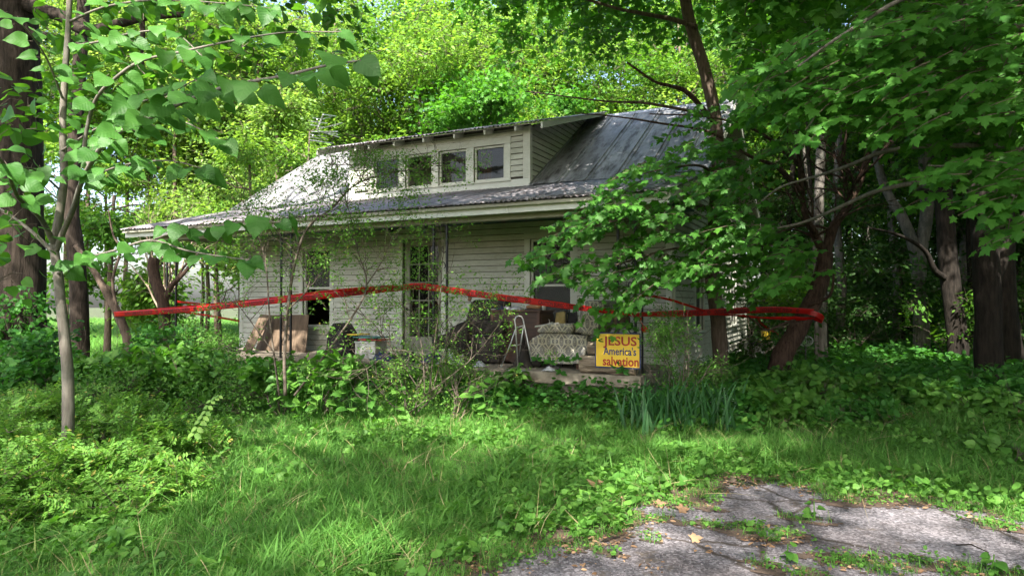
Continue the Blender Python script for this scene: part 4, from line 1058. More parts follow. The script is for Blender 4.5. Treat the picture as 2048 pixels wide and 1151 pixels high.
rag('brown_coat', (PY(1050, 715, 10.45).x, 10.45, ZF), .38, .35, .42, M['fabric_dark'], 'brown coat slumped on the porch between step ladder and armchair', 'coat', seed=21)
# left part of the porch
pl = slab([(484, 703), (500, 628), (520, 630), (501, 706)], 10.9, .018, 'plywood_strip', M['ply'], None, .002, lean=.35); tag(pl, 'narrow strip of plywood leaning on the far left of the front wall', 'plywood')
pl = slab([(507, 712), (518, 630), (602, 629), (610, 712)], 11.25, .018, 'plywood_sheet', M['ply'], None, .002, lean=.25); tag(pl, 'wide weathered plywood sheet leaning under the left window', 'plywood')
mt_ = slab([(650, 712), (654, 664), (664, 646), (674, 645), (686, 664), (700, 700), (701, 712)], 10.8, .45, 'folded_mattress', M['black_cloth'], None, .04, seg=4); tag(mt_, 'dark folded mattress slumped on the porch between left window and door', 'mattress')
stk = [('yellow_board', 'yellow', 700, 722, 667, 'bright yellow flat plastic toy board on the junk heap left of the door'), ('teal_lid', 'teal', 712, 760, 672, 'teal flat lid lying on the junk heap left of the door'), ('red_lid', 'redpl', 722, 770, 677, 'red flat lid under the teal lid left of the door')]
for nm, mt2, a_, b_, y_, lb in stk:
    q0 = PY(a_, y_, 10.7); q1 = PY(b_, y_, 10.7); m = MB(); m.box(q0.x, q1.x, 10.6, 11.0, q0.z - .022, q0.z); tag(m.build(nm, M[mt2], None, bevel=.008), lb, 'plastic lid' if 'lid' in nm else 'toy')
cr = thing('white_crate', 'dirty white laundry basket on the porch left of the door, under flat lids', 'basket', tuple(PY(735, 700, 10.8)))
q0 = PY(712, 682, 10.62); q1 = PY(752, 682, 10.62)
m = MB(); m.box(q0.x, q1.x, 10.6, 10.62, ZF, q0.z); m.box(q0.x, q1.x, 10.95, 10.97, ZF, q0.z); m.box(q0.x, q0.x + .02, 10.62, 10.95, ZF, q0.z); m.box(q1.x - .02, q1.x, 10.62, 10.95, ZF, q0.z); m.build('basket_wall', M['white_pl'], cr, bevel=.005)
m = MB(); m.box(q0.x - .015, q1.x + .015, 10.585, 10.60, q0.z - .03, q0.z + .004); m.build('rim', M['white_pl'], cr, bevel=.005)
for i, (px, mt2, lb) in enumerate(((770, 'cloth_b', 'blue cloth bundle on the porch in front of the door'), (815, 'cloth_k', 'black rubbish bag slumped in front of the glazed door'), (868, 'cloth_b', 'blue and white bundle by the middle ironwork post'), (905, 'cloth_w', 'pale bundle of washing in front of the recliner footrest'), (660, 'fabric_dark', 'brown heap of bedding beside the folded mattress'))):
    q = PY(px, 700, 10.45); rag(['cloth_bundle', 'rubbish_bag', 'cloth_bundle', 'cloth_bundle', 'bedding_heap'][i], (q.x, 10.45, ZF), .42, .40, .17, M[mt2] if i != 1 else M['black_pl'], lb, 'bundle' if i != 1 else 'rubbish bag', seed=30 + i)
# porch lamp on the wall
q = PY(784, 458, YF - .06); lm = thing('porch_lamp', 'small black unlit porch lamp on the wall above and left of the door', 'lamp', tuple(q))
m = MB(); m.lathe((q.x, q.y - .05, q.z - .07), [(.03, 0), (.06, .03), (.055, .10), (.03, .13)], 12); m.build('shade', M['iron'], lm, smooth=True)
m = MB(); m.bar((q.x, q.y - .05, q.z + .05), (q.x, YF - .025, q.z + .05), .02); m.build('bracket', M['iron'], lm)

# television aerial behind the left end of the ridge
DA = 21.2
an = thing('tv_antenna', 'old aluminium television aerial with many thin rods on a mast behind the left roof end', 'antenna', tuple(PD(615, 700, DA)))
an.location.z = 0
def A_(x, y, dd=0): return PD(600 + x / 5.754, 220 + y / 5.754, DA + dd)
q = A_(85, 640); m = MB(); m.tube([(q.x, q.y, 0), q, A_(100, 240), A_(190, 205)], [.03, .03, .024, .018], 8); m.build('mast', M['twig'], an)
m = MB(); m.bar(A_(255, 40, -.5), A_(190, 200), .035); m.bar(A_(190, 200), A_(240, 355, .5), .035); m.build('boom', M['alu'], an)
m = MB(); m.bar(A_(185, 215), A_(480, 140, .3), .03); m.build('boom', M['alu'], an)
els = [(260, 40, 402, 60), (265, 90, 350, 70), (140, 80, 262, 97), (118, 120, 302, 143), (115, 160, 272, 190), (200, 230, 442, 305), (120, 240, 428, 238), (210, 235, 425, 272), (112, 272, 292, 300), (104, 303, 306, 331), (94, 335, 376, 376), (185, 95, 187, 175), (135, 280, 210, 380)]
for k in range(9):
    f = (k + 1) / 10; x = 185 + 295 * f; y = 215 - 75 * f; els.append((x - 28, y + 6, x + 30, y - 8))
for i, (a_, b_, c_, d_) in enumerate(els):
    m = MB(); m.bar(A_(a_, b_, -.2), A_(c_, d_, .25), .026); m.build('rod', M['alu'], an)

# ------------------------------------------------------------------ red caution tape
m, t, p, o = nt('red_caution_tape')
p.inputs['Base Color'].default_value = (0.55, 0.012, 0.012, 1); p.inputs['Roughness'].default_value = .35; p.inputs['Specular IOR Level'].default_value = .45
tr = t.nodes.new('ShaderNodeBsdfTranslucent'); tr.inputs[0].default_value = (0.75, 0.02, 0.015, 1)
mx = t.nodes.new('ShaderNodeMixShader'); mx.inputs[0].default_value = .45; t.links.new(p.outputs[0], mx.inputs[1]); t.links.new(tr.outputs[0], mx.inputs[2]); t.links.new(mx.outputs[0], o.inputs[0]); M['tape'] = m
class Ribbon:
    """smooth path with a width direction; used for the tape and for its printing"""
    def __init__(s, pts, wid, twist, n=160, crumple=.0, seed=0):
        P = np.array([tuple(q) for q in pts]); k = len(P); tt = np.linspace(0, k - 1, n); out = []
        for u in tt:
            i = min(int(u), k - 2); f = u - i
            p0, p1, p2, p3 = P[max(i - 1, 0)], P[i], P[i + 1], P[min(i + 2, k - 1)]
            out.append(.5 * ((2 * p1) + (-p0 + p2) * f + (2 * p0 - 5 * p1 + 4 * p2 - p3) * f * f + (-p0 + 3 * p1 - 3 * p2 + p3) * f ** 3))
        s.P = np.array(out); s.n = n
        s.T = np.gradient(s.P, axis=0); s.T /= np.linalg.norm(s.T, axis=1, keepdims=True)
        tw = np.interp(np.linspace(0, 1, n), *zip(*twist)); w = np.interp(np.linspace(0, 1, n), *zip(*wid))
        s.W = np.zeros_like(s.P); s.w = w
        for i in range(n):
            T = Vector(s.T[i]); up = Vector((0, 0, 1)); side = T.cross(up).normalized(); up = side.cross(T).normalized()
            a = tw[i]; d = up * math.cos(a) + side * math.sin(a); s.W[i] = d
            if crumple: s.P[i] += np.array(side) * crumple * mnoise.noise(Vector((i * .11, seed, 0))) 
        s.L = np.concatenate([[0], np.cumsum(np.linalg.norm(np.diff(s.P, axis=0), axis=1))])
    def at(s, L, v_, off=0.0):
        i = np.interp(L, s.L, np.arange(s.n)); j = int(min(i, s.n - 2)); f = i - j
        P = s.P[j] * (1 - f) + s.P[j + 1] * f; W = s.W[j] * (1 - f) + s.W[j + 1] * f; W = W / np.linalg.norm(W)
        N_ = np.cross(s.T[j], W); ww = s.w[j] * (1 - f) + s.w[j + 1] * f
        tocam = np.array([0, 0, EYE]) - P
        if N_.dot(tocam) < 0: N_ = -N_
        return P + W * v_ * ww + N_ * off
    def build(s, name, parent, nv=4, seed=0):
        m = MB()
        for i in range(s.n):
            for j in range(nv + 1):
                v_ = j / nv - .5
                q = s.P[i] + s.W[i] * v_ * s.w[i] + np.cross(s.T[i], s.W[i]) * (.004 * mnoise.noise(Vector((i * .35, j * 1.3, seed))) if 2 < i < s.n - 3 else 0); m.v.append(tuple(q))
        for i in range(s.n - 1):
            for j in range(nv): a = i * (nv + 1) + j; m.f.append((a, a + 1, a + nv + 2, a + nv + 1)); m.mi.append(0)
        o = m.build(name, M['tape'], parent, smooth=True); sd = o.modifiers.new('thick', 'SOLIDIFY'); sd.thickness = .0006; return o
TXT = text_me('CAUTION BURIED ELECTRIC LINE BELOW', .02)
TXV, TXF = TXT; tx0, tx1 = TXV[:, 0].min(), TXV[:, 0].max()
SYM = text_me('ND', .02)
def printing(rb, parent, start=.1, rev=False, length=.92, gap=.30, h=.62, flip=1):
    L = start; m = MB()
    while L + length < rb.L[-1] - .05:
        if rev: mapx = lambda x: L + length * (1 - (x - tx0) / (tx1 - tx0))
        else: mapx = lambda x: L + length * (x - tx0) / (tx1 - tx0)
        m.add([tuple(rb.at(mapx(v_[0]), flip * (-.5 * h + v_[1] / .72 * h), .0042)) for v_ in TXV], TXF)
        c = L + length + gap / 2
        if c + .05 < rb.L[-1]:
            V2, F2 = SYM; xm = (V2[:, 0].min() + V2[:, 0].max()) / 2; sgn = -1 if rev else 1
            m.add([tuple(rb.at(c + sgn * (v_[0] - xm) * .035, flip * (-.2 + v_[1] / .72 * .4), .0042)) for v_ in V2], F2)
            ring = [(c + .042 * math.cos(a), .36 * math.sin(a)) for a in np.linspace(0, 2 * math.pi, 17)[:-1]]; rin = [(c + .034 * math.cos(a), .30 * math.sin(a)) for a in np.linspace(0, 2 * math.pi, 17)[:-1]]
            m.add([tuple(rb.at(a, b, .0042)) for a, b in ring + rin], [(k, (k + 1) % 16, 16 + (k + 1) % 16, 16 + k) for k in range(16)])
        L += length + gap
    m.build('lettering', M['ink_tape'], parent)['kind'] = 'stuff'
# main run: left tree -> twig in front of the door -> ironwork post
main = [PD(229, 628, 14.2), PD(330, 622, 13.4), PD(450, 612, 12.4), PD(600, 596, 11.3), PD(730, 583, 10.35), PD(800, 575.5, 9.85), PD(838, 572, 9.6), PD(880, 577, 9.62), PD(1000, 594, 9.75), PD(1100, 607, 9.9), PD(1190, 619, 10.05), PD(1272, 628, 10.22)]
tp = thing('caution_tape', 'long red caution tape strung from the left tree to the porch post by the sign', 'caution tape', tuple(main[5]))
tp.location.z = 1.7
rb = Ribbon(main, [(0, .11), (.2, .10), (.5, .09), (.8, .09), (.95, .07), (1, .035)], [(0, .2), (.25, .0), (.4, .55), (.5, .2), (.8, -.1), (1, .1)], 260, .015, 1)
rb.build('tape_strip', tp, seed=1); printing(rb, tp, .35)
up = [PD(229, 626, 14.25), PD(380, 612, 13.0), PD(520, 598, 11.9), PD(640, 585, 11.0), PD(740, 576, 10.2), PD(836, 571, 9.62)]
rb2 = Ribbon(up, [(0, .05), (.4, .03), (.7, .07), (1, .06)], [(0, .3), (.3, 1.0), (.6, .5), (1, 1.1)], 140, .02, 4); rb2.build('tape_strip', tp, seed=3)
m = MB()      # knot round the post
kq = PD(1274, 628, 10.22)
for k in range(3): m.tube([kq + Vector((.05 * math.cos(a), .05 * math.sin(a), -.015 + .016 * k)) for a in np.linspace(0, 6.0, 13)], .011, 6)
m.tube([kq + Vector((-.1, -.05, .03)), kq + Vector((-.04, -.06, .05)), kq + Vector((.0, -.05, 0)), kq + Vector((-.03, -.06, -.04)), kq + Vector((-.12, -.05, -.01)), kq + Vector((-.1, -.05, .03))], .007, 6)
m.build('knot', M['tape'], tp, smooth=True)
tail = Ribbon([kq + Vector((.0, -.06, 0)), PD(1281, 640, 10.15), PD(1286, 652, 10.1), PD(1292, 664, 10.12)], [(0, .03), (.5, .10), (1, .10)], [(0, .3), (1, 1.2)], 40, .01, 6); tail.build('loose_end', tp)
rgt = [PD(1276, 628, 10.25), PD(1340, 627, 10.6), PD(1420, 624, 11.2), PD(1500, 620, 11.8), PD(1560, 619, 12.3), PD(1628, 623, 12.75)]
tp2 = thing('caution_tape', 'red caution tape running from the porch post across the side wall to the leaning tree', 'caution tape', tuple(rgt[3])); tp2.location.z = 1.5
rb3 = Ribbon(rgt, [(0, .06), (.2, .10), (.8, .11), (1, .10)], [(0, .4), (.3, 0), (.8, .1), (1, .3)], 140, .01, 9); rb3.build('tape_strip', tp2, seed=5); printing(rb3, tp2, .55)
low = [PD(1435, 629, 11.5), PD(1480, 631, 11.9), PD(1512, 634, 12.1), PD(1570, 636, 12.5), PD(1600, 637, 12.65), PD(1628, 636, 12.75)]
rb4 = Ribbon(low, [(0, .02), (.3, .05), (.45, .03), (.7, .10), (1, .06)], [(0, .8), (.5, .3), (1, .9)], 90, .01, 11); rb4.build('tape_strip', tp2, seed=6)
wrap = [PD(1628, 630, 12.7) + Vector((.0, .0, 0))]
upr = [PD(1274, 591, 10.25), PD(1300, 592, 10.4), PD(1336, 598, 10.6), PD(1372, 609, 10.8), PD(1410, 622, 11.1)]
rb5 = Ribbon(upr, [(0, .03), (.4, .035), (1, .04)], [(0, .8), (.5, .4), (1, .8)], 60, .01, 12); rb5.build('tape_strip', tp2, seed=7)
bk = [PD(1514, 634, 12.15), PD(1522, 646, 13.5), PD(1535, 656, 15), PD(1556, 668, 17)]
rb6 = Ribbon(bk, [(0, .04), (1, .05)], [(0, .8), (1, .8)], 40, .0, 13); rb6.build('loose_end', tp2)
bl = [PD(352, 603, 15.5), PD(400, 607, 15), PD(440, 610, 14.6), PD(484, 612, 14)]
tp3 = thing('caution_tape', 'short stretch of red caution tape behind the main one, near the left porch corner', 'caution tape', tuple(bl[1])); tp3.location.z = 1.5
rb7 = Ribbon(bl, [(0, .06), (.5, .03), (1, .02)], [(0, .4), (1, .9)], 40, .0, 15); rb7.build('tape_strip', tp3)
rb8 = Ribbon([PD(370, 624, 13.2), PD(425, 632, 15), PD(482, 642, 18)], [(0, .04), (1, .06)], [(0, .8), (1, .7)], 40, .0, 16); rb8.build('tape_strip', tp3)

# ------------------------------------------------------------------ things beyond the right side of the house
def onground(px, py): q = PG(px, py); return q
d = 17.5
q = PD(1531, 690, d); q.z = 0
bk_ = thing('yellow_bucket', 'faded yellow plastic bucket on the ground beyond the right rear corner of the house', 'bucket', (q.x, q.y, 0))
zz = PD(1531, 680, d).z
m = MB(); m.lathe((q.x, q.y, zz), [(.095, 0), (.10, .09), (.108, .10), (.108, .115), (.112, .2), (.12, .21), (.12, .235), (.11, .235), (.09, .02)], 24); m.build('body', M['yellow'], bk_, smooth=False)
m = MB(); m.box(q.x - .2, q.x + .2, q.y - .2, q.y + .2, 0, zz - .002); m.build('stone_under', M['concrete'], None, bevel=.04); tag(bpy.context.scene.objects['stone_under'] if 'stone_under' in bpy.context.scene.objects else None, 'flat stone block on which the yellow bucket stands', 'stone')
q = PD(1508, 700, 17.0)
bn = thing('white_bin', 'white plastic bin with a black bag over its lid, at the right rear house corner', 'storage bin', (q.x, q.y, 0))
z1_ = PD(1508, 686, 17).z; m = MB(); m.box(q.x - .24, q.x + .20, q.y, q.y + .4, 0, z1_); m.build('box', M['white_pl'], bn, bevel=.03)
m = MB(); m.prism([PD(1492, 680, 16.9), PD(1494, 668, 16.9), PD(1500, 675, 16.9), PD(1520, 686, 16.9), PD(1520, 692, 16.9), PD(1506, 690, 16.9)], (0, .45, 0)); m.build('black_bag', M['black_pl'], bn, bevel=.02)
q = PD(1502, 640, 16.0); m = MB(); m.tube([(q.x, q.y, 0), (q.x + .01, q.y, q.z - .2)], [.03, .022], 8); tag(m.build('wooden_stake', M['bark_dark'], None), 'thin dark stake standing beside the right rear corner of the house', 'stake')
q = PD(1610, 681, 14.5); fn = thing('fan_cage', 'grey wire fan cage lying tilted on the ground beyond the leaning tree', 'fan', (q.x, q.y, 0))
m = MB(); 
for k in range(9):
    a = math.pi * k / 9; r = .15
    m.tube([q + Vector((r * math.cos(b) * math.cos(a), .06 * math.cos(b), r * .75 * math.sin(b) + .02 * math.sin(a))) for b in np.linspace(0, 2 * math.pi, 15)], .003, 4)
m.tube([q + Vector((.15 * math.cos(b), 0, .11 * math.sin(b))) for b in np.linspace(0, 2 * math.pi, 21)], .008, 6)
for k in range(1, 6): m.tube([q + Vector((.15 * k / 6 * math.cos(b), -.04, .11 * k / 6 * math.sin(b))) for b in np.linspace(0, 2 * math.pi, 17)], .003, 4)
m.build('cage', M['greymesh'], fn); m = MB(); m.tube([(q.x, q.y + .03, 0), (q.x, q.y + .03, q.z - .1)], .02, 8); m.build('stand', M['black_pl'], fn)
q = PD(1617, 710, 14.0); rag('black_bin_bag', (q.x, q.y, PD(1617, 716, 14).z * 0), .42, .45, .22, M['black_pl'], 'shiny black bin bag on the ground behind the leaning tree', 'bin bag', seed=44)
# ================================================================== trees
S3 = np.array(tuple(SUN))
def proj(P):
    """photo pixel of world points (arrays)"""
    P = np.asarray(P, float); d = P[:, 0] * FW[0] + P[:, 1] * FW[1]; r_ = P[:, 0] * RT[0] + P[:, 1] * RT[1]
    dd = np.where(d > .1, d, .1)
    return CX + F_PX * r_ / dd, HOR - F_PX * (P[:, 2] - EYE) / dd, d
def sun_open(P):
    """True where a leaf here would stand in one of the gaps cut so that sun reaches set spots"""
    P = np.asarray(P, float)
    def hit(z): return P[:, 0] - S3[0] / S3[2] * (P[:, 2] - z), P[:, 1] - S3[1] / S3[2] * (P[:, 2] - z)
    o = np.zeros(len(P), bool)
    x, y = hit(5.0); o |= (x > -16) & (x < -9.6) & (y > 11.5) & (y < 18) & (P[:, 2] > 5)
    x, y = hit(3.5); o |= (x > -16) & (x < -10.2) & (y > 8.8) & (y < 12.6) & (P[:, 2] > 3.6)
    with np.errstate(divide='ignore', invalid='ignore'):
        t_ = (P[:, 0] - XR) / S3[0]; yy = P[:, 1] - S3[1] * t_; zz = P[:, 2] - S3[2] * t_
    o |= (t_ > 0) & (yy > 12) & (yy < 21) & (zz > .1) & (zz < 3.8) & (np.sin(yy * 2.6) + np.sin(yy * 6.1 + 1) + .5 * np.sin(zz * 5) > -1.1)
    x, y = hit(0.1)
    for (px, py, rx, ry) in GAPS:
        q = PG(px, py); o |= ((x - q.x) / (rx + .30)) ** 2 + ((y - q.y) / (ry + .34)) ** 2 < 1
    return o
GAPS = [(600, 866, .75, .42), (945, 861, .7, .33), (1380, 905, .35, .22), (1290, 1078, .42, .2), (2020, 1075, .55, .35), (1200, 1010, .3, .15), (720, 1080, .5, .2), (420, 950, .3, .2), (1830, 1060, .25, .14), (450, 760, .5, .2), (350, 620, 1.5, 1.5)]  # sun patches: canopy leaves above these spots are left out
def crown_pts(c, r, n, lumps=None, thin=.45, seed=1):
    g = np.random.default_rng(seed); c = np.array(c, float); r = np.array(r, float)
    k = lumps or max(6, n // 18)
    u = g.normal(size=(k, 3)); u /= np.linalg.norm(u, axis=1, keepdims=True)
    rad = g.uniform(.35, 1.0, (k, 1)) ** .6; L = c + u * rad * r
    i = g.integers(0, k, n); s = g.uniform(.10, .24, k)
    P = L[i] + g.normal(size=(n, 3)) * (s[i][:, None] * r.mean()) * np.array([1, 1, thin])
    return P
def foliage(name, tree, P, source, size=(.8, 1.25), gaps=True, lim=None, keep=None):
    P = np.asarray(P, float)
    if gaps: P = P[~sun_open(P)]
    if lim is not None:
        x, y, d = proj(P); bad = (d > .3) & (x > -60) & (x < 2110) & (y > lim(x)) & (y < 1300); P = P[~bad]
    P = P[P[:, 2] > .3]
    # nothing inside the house
    inside = (P[:, 0] > RXL - .2) & (P[:, 0] < RXR + .2) & (P[:, 1] > 9.3) & (P[:, 1] < 21.6) & (P[:, 2] < 6.9)
    P = P[~inside]
    n = len(P)
    if n == 0: return None
    o = scatter(name, P, rand_rot(n, .38), rng.uniform(size[0], size[1], n), SRC[source], tree)
    o['kind'] = 'stuff'; return o
def grow(m, p, d, L, r, lvl, rr, tips, wob=.22, up=.05, ratio=.72, kids=(2, 3), minr=.004, seg=4, sides=6, spread=.7):
    pts = [Vector(p)]; rad = [r]; d = Vector(d).normalized()
    for i in range(seg):
        d = (d + Vector((rr.gauss(0, wob), rr.gauss(0, wob), rr.gauss(0, wob) + up))).normalized()
        pts.append(pts[-1] + d * (L / seg)); rad.append(r * (1 - .45 * (i + 1) / seg))
    m.tube(pts, rad, max(3, sides), False)
    if lvl <= 0 or r < minr:
        tips.append((pts[-1], d)); return
    for k in range(rr.randint(*kids)):
        i = rr.randint(1, seg) if k else seg
        o = d.orthogonal().normalized(); o.rotate(Matrix.Rotation(rr.uniform(0, 6.283), 3, d))
        nd = (d + o * spread * rr.uniform(.5, 1.2)).normalized()
        grow(m, pts[i], nd, L * ratio * rr.uniform(.75, 1.15), rad[i] * .66, lvl - 1, rr, tips, wob, up, ratio, kids, minr, max(2, seg - 1), sides - 1, spread)
def smooth_path(pts, n=6):
    P = [Vector(q) for q in pts]; out = []
    for i in range(len(P) - 1):
        p0, p1, p2, p3 = P[max(i-1, 0)], P[i], P[i+1], P[min(i+2, len(P)-1)]
        for k in range(n):
            f = k / n; out.append(.5 * ((2*p1) + (p2-p0)*f + (2*p0-5*p1+4*p2-p3)*f*f + (3*p1-p0-3*p2+p3)*f**3))
    out.append(P[-1]); return out
def limb(name, tree, pts, r0, r1, mat, sides=8, rough=.12, n=5):
    q = smooth_path(pts, n); m = MB(); k = len(q)
    m.tube(q, [r0 + (r1 - r0) * (i / (k - 1)) ** .8 for i in range(k)], sides, True, 0, rough); return m.build(name, M[mat], tree, smooth=True)
def root_flare(q, r): return q

LEAFM = {}
def leafs(key, shape, mat, n=4):
    if key not in LEAFM:
        LEAFM[key] = []
        for i in range(n):
            v, f = shape; rr = random.Random(i + hash_(key)); a, b, c = rr.uniform(.85, 1.12), rr.uniform(-.25, .25), rr.uniform(-.2, .3)
            v2 = [(x * a + .06 * b * y, y, z + b * x * y * .4 - c * .25 * y * y + .02 * math.sin(9 * y + 5 * x + i)) for x, y, z in v]
            LEAFM[key].append(leaf_mesh('leaf', (v2, f), M[mat], stalk=.28))
    return LEAFM[key]
def put_leaf(meshes, tree, p, tdir, nrm, size, rr, name='leaf'):
    o = link(name, rr.choice(meshes), tree)
    q = rotm(tdir, nrm).to_4x4(); q = Matrix.Translation(Vector(p) - origin(tree)) @ q @ Matrix.Scale(size, 4)
    o.matrix_local = q; return o

# ---- oak on the far left
q = PD(40, 640, 11.0)
oak = thing('oak_tree', 'huge dark-barked oak with ridged trunk at the left edge of the photo', 'tree', (q.x, q.y, 0))
limb('trunk', oak, [(q.x, q.y, -.1), (q.x, q.y, .5), PD(34, 640, 11), PD(32, 420, 11), PD(26, 200, 11), PD(18, 0, 11), PD(20, -200, 11), PD(30, -420, 11)], .46, .30, 'bark_oak', 20, .10, 5)
limb('branch', oak, [PD(30, 0, 11), PD(75, 14, 10.8), PD(120, 30, 10.6), PD(165, 58, 10.4), PD(225, 44, 10.2), PD(290, 30, 10.0), PD(370, 24, 9.8)], .13, .04, 'bark_oak', 10, .2)
limb('branch', oak, [PD(30, 60, 11), PD(85, 68, 10.8), PD(140, 80, 10.7)], .10, .035, 'bark_oak', 9, .2)
limb('branch', oak, [PD(278, 32, 10.02), PD(280, 75, 10.0), PD(278, 100, 10.0), PD(284, 150, 10.0), PD(288, 175, 10)], .045, .015, 'bark_oak', 7, .2)
limb('branch', oak, [PD(225, 44, 10.2), PD(195, 52, 10.3), PD(215, 60, 10.1)], .05, .02, 'bark_oak', 7, .2)
base = PD(24, -100, 11)
m = MB(); rr = random.Random(5); tips = []
for dx_, dy_, dz_ in ((.9, -.4, .6), (.2, -.9, .7), (-.8, -.2, .7), (.3, .6, .8), (-.2, -.1, 1), (.8, .3, .7)):
    grow(m, base + Vector((0, 0, rr.uniform(-.5, 2.0))), (dx_, dy_, dz_), 3.6, .16, 3, rr, tips, .16, .03)
m.build('branches', M['bark_oak'], oak, smooth=True)['kind'] = 'stuff'
lim_top = lambda x: np.where(x < 900, -10, -10)
P = np.concatenate([crown_pts((-9.5, 3.6, 11.0), (5.0, 4.6, 3.0), 520, seed=11), crown_pts((-15, 6, 11.5), (4, 4, 3.5), 240, seed=12)])  # unseen crown spread over the lawn to shade it and the porch
foliage('crown', oak, P, 'canopy', lim=lim_top)

# ---- young basswood in front
q = PD(137, 700, 6.0)
bas = thing('young_basswood', 'slender grey-barked young tree with big heart-shaped leaves, rising from the low shrubs at left', 'tree', (q.x, q.y, 0))
limb('trunk', bas, [(q.x, q.y, -.05), PD(140, 835, 6.0), PD(136, 730, 6.0), PD(126, 640, 6.0), PD(117, 560, 6.0), PD(108, 490, 6.0), PD(118, 420, 5.98), PD(125, 350, 5.95), PD(121, 250, 5.9), PD(124, 150, 5.9), PD(130, 40, 5.9), PD(133, -120, 5.9), PD(150, -330, 5.9)], .056, .018, 'bark_grey', 12, .10, 5)
br = {
 'a': ([PD(108, 490, 6.0), PD(82, 440, 5.8), PD(55, 412, 5.5), PD(32, 392, 5.1), PD(5, 330, 4.6), PD(-30, 290, 4.2)], .026, .007),
 'b': ([PD(106, 505, 6.0), PD(70, 470, 6.1), PD(30, 438, 6.2), PD(-10, 412, 6.3)], .022, .008),
 'c': ([PD(112, 500, 6.0), PD(124, 465, 5.9), PD(145, 415, 5.7), PD(158, 370, 5.5), PD(176, 330, 5.3), PD(205, 285, 5.0), PD(240, 260, 4.7), PD(300, 232, 4.3), PD(380, 195, 3.9), PD(460, 168, 3.6), PD(560, 150, 3.4), PD(650, 128, 3.25), PD(720, 118, 3.15)], .026, .004),
 'd': ([PD(176, 330, 5.3), PD(165, 290, 5.3), PD(185, 200, 5.2), PD(230, 150, 5.0), PD(280, 118, 4.9), PD(360, 100, 4.8), PD(450, 80, 4.7), PD(560, 62, 4.6), PD(680, 60, 4.5)], .017, .004),
 'e': ([PD(112, 548, 6.0), PD(160, 520, 5.6), PD(230, 500, 5.2), PD(300, 480, 4.9), PD(370, 500, 4.7), PD(440, 512, 4.5), PD(500, 520, 4.4)], .012, .003),
 'f': ([PD(120, 300, 5.9), PD(190, 255, 5.6), PD(280, 225, 5.3), PD(360, 240, 5.1), PD(450, 285, 4.9)], .010, .003),
 'g': ([PD(160, 360, 5.5), PD(240, 330, 5.0), PD(330, 320, 4.7), PD(400, 335, 4.5)], .008, .003),
 'h': ([PD(300, 480, 4.9), PD(380, 455, 4.6), PD(440, 450, 4.5), PD(505, 440, 4.35), PD(560, 445, 4.25)], .007, .002),
 'i': ([PD(118, 380, 5.98), PD(70, 340, 5.6), PD(20, 335, 5.2), PD(-30, 345, 5)], .010, .003),
 'j': ([PD(122, 200, 5.9), PD(90, 120, 5.6), PD(50, 60, 5.3), PD(0, 20, 5)], .011, .003),
 'k': ([PD(130, 40, 5.9), PD(200, 10, 5.6), PD(300, -5, 5.3), PD(420, 0, 5), PD(540, 12, 4.8)], .012, .003),
 'l': ([PD(126, 90, 5.9), PD(190, 80, 5.6), PD(260, 62, 5.3), PD(340, 60, 5.1), PD(400, 110, 4.9)], .011, .003),
 'n': ([PD(240, 260, 4.7), PD(260, 210, 4.4), PD(320, 190, 4.1), PD(400, 150, 3.8)], .008, .003)}
LV = [leaf_mesh('leaf', outline_hi(HEART, i), M['lf_heart_near'], stalk=.28) for i in range(9)]
rr = random.Random(77); spots = []
for k, (pts, a, b) in br.items():
    q_ = smooth_path(pts, 5); m = MB(); n_ = len(q_); m.tube(q_, [a + (b - a) * (i / (n_ - 1)) for i in range(n_)], 7); m.build('branch', M['bark_grey'], bas, smooth=True)
    L_ = 0; nxt = .15 if k not in 'ac' else .9; side = 1
    for i in range(1, n_):
        seg_ = q_[i] - q_[i-1]; L_ += seg_.length
        while L_ > nxt:
            nxt += rr.uniform(.07, .13) if k != 'c' else rr.uniform(.06, .10)
            side = -side; t_ = seg_.normalized(); lat = t_.cross(Vector((0, 0, 1))).normalized() * side
            spots.append((q_[i] + lat * rr.uniform(.03, .08) + Vector((0, 0, rr.uniform(-.04, .02))), lat, t_, k))
    spots.append((q_[-1], (q_[-1] - q_[-2]).normalized(), (q_[-1] - q_[-2]).normalized(), k))
rr.shuffle(spots)
print('basswood leaf spots', len(spots))
ext = MB()
for i, (p_, lat, t_, k) in enumerate(spots):
    td = (lat * rr.uniform(.5, 1) + t_ * rr.uniform(.1, .9) + Vector((0, 0, rr.uniform(-.9, -.1)))).normalized()
    tocam = (Vector((0, 0, EYE)) - p_).normalized()
    nn = (Vector((rr.gauss(0, .3), rr.gauss(0, .3), 1)) + tocam * rr.uniform(.3, 1.6)).normalized()
    size = rr.uniform(.085, .150) * (1.08 if k in 'ac' else 1)
    if i < 296: put_leaf(LV, bas, p_, td, nn, size, rr)
    else:
        R_ = rotm(td, nn); ext.add([p_ + R_ @ Vector(v_) * size for v_ in HEARTL[0]], HEARTL[1])
if ext.v: ext.build('far_leaves', M['lf_heart'], bas, smooth=True)['kind'] = 'stuff'
SRC['heart'] = [src(f'heart_{i}', cluster(f'heart_spray_{i}', HEARTL, M['lf_heart'], 9, .30, .115, .3, seed=60 + i)) for i in range(3)]
g = np.random.default_rng(5)
def px_region(poly, n, d0, d1, seed=0):
    g = np.random.default_rng(seed); out = []
    xs_ = [p_[0] for p_ in poly]; ys_ = [p_[1] for p_ in poly]
    while len(out) < n:
        x = g.uniform(min(xs_), max(xs_), 200); y = g.uniform(min(ys_), max(ys_), 200); k = in_poly(x, y, poly)
        for a, b in zip(x[k], y[k]): out.append(tuple(PD(a, b, g.uniform(d0, d1))))
    return np.array(out[:n])
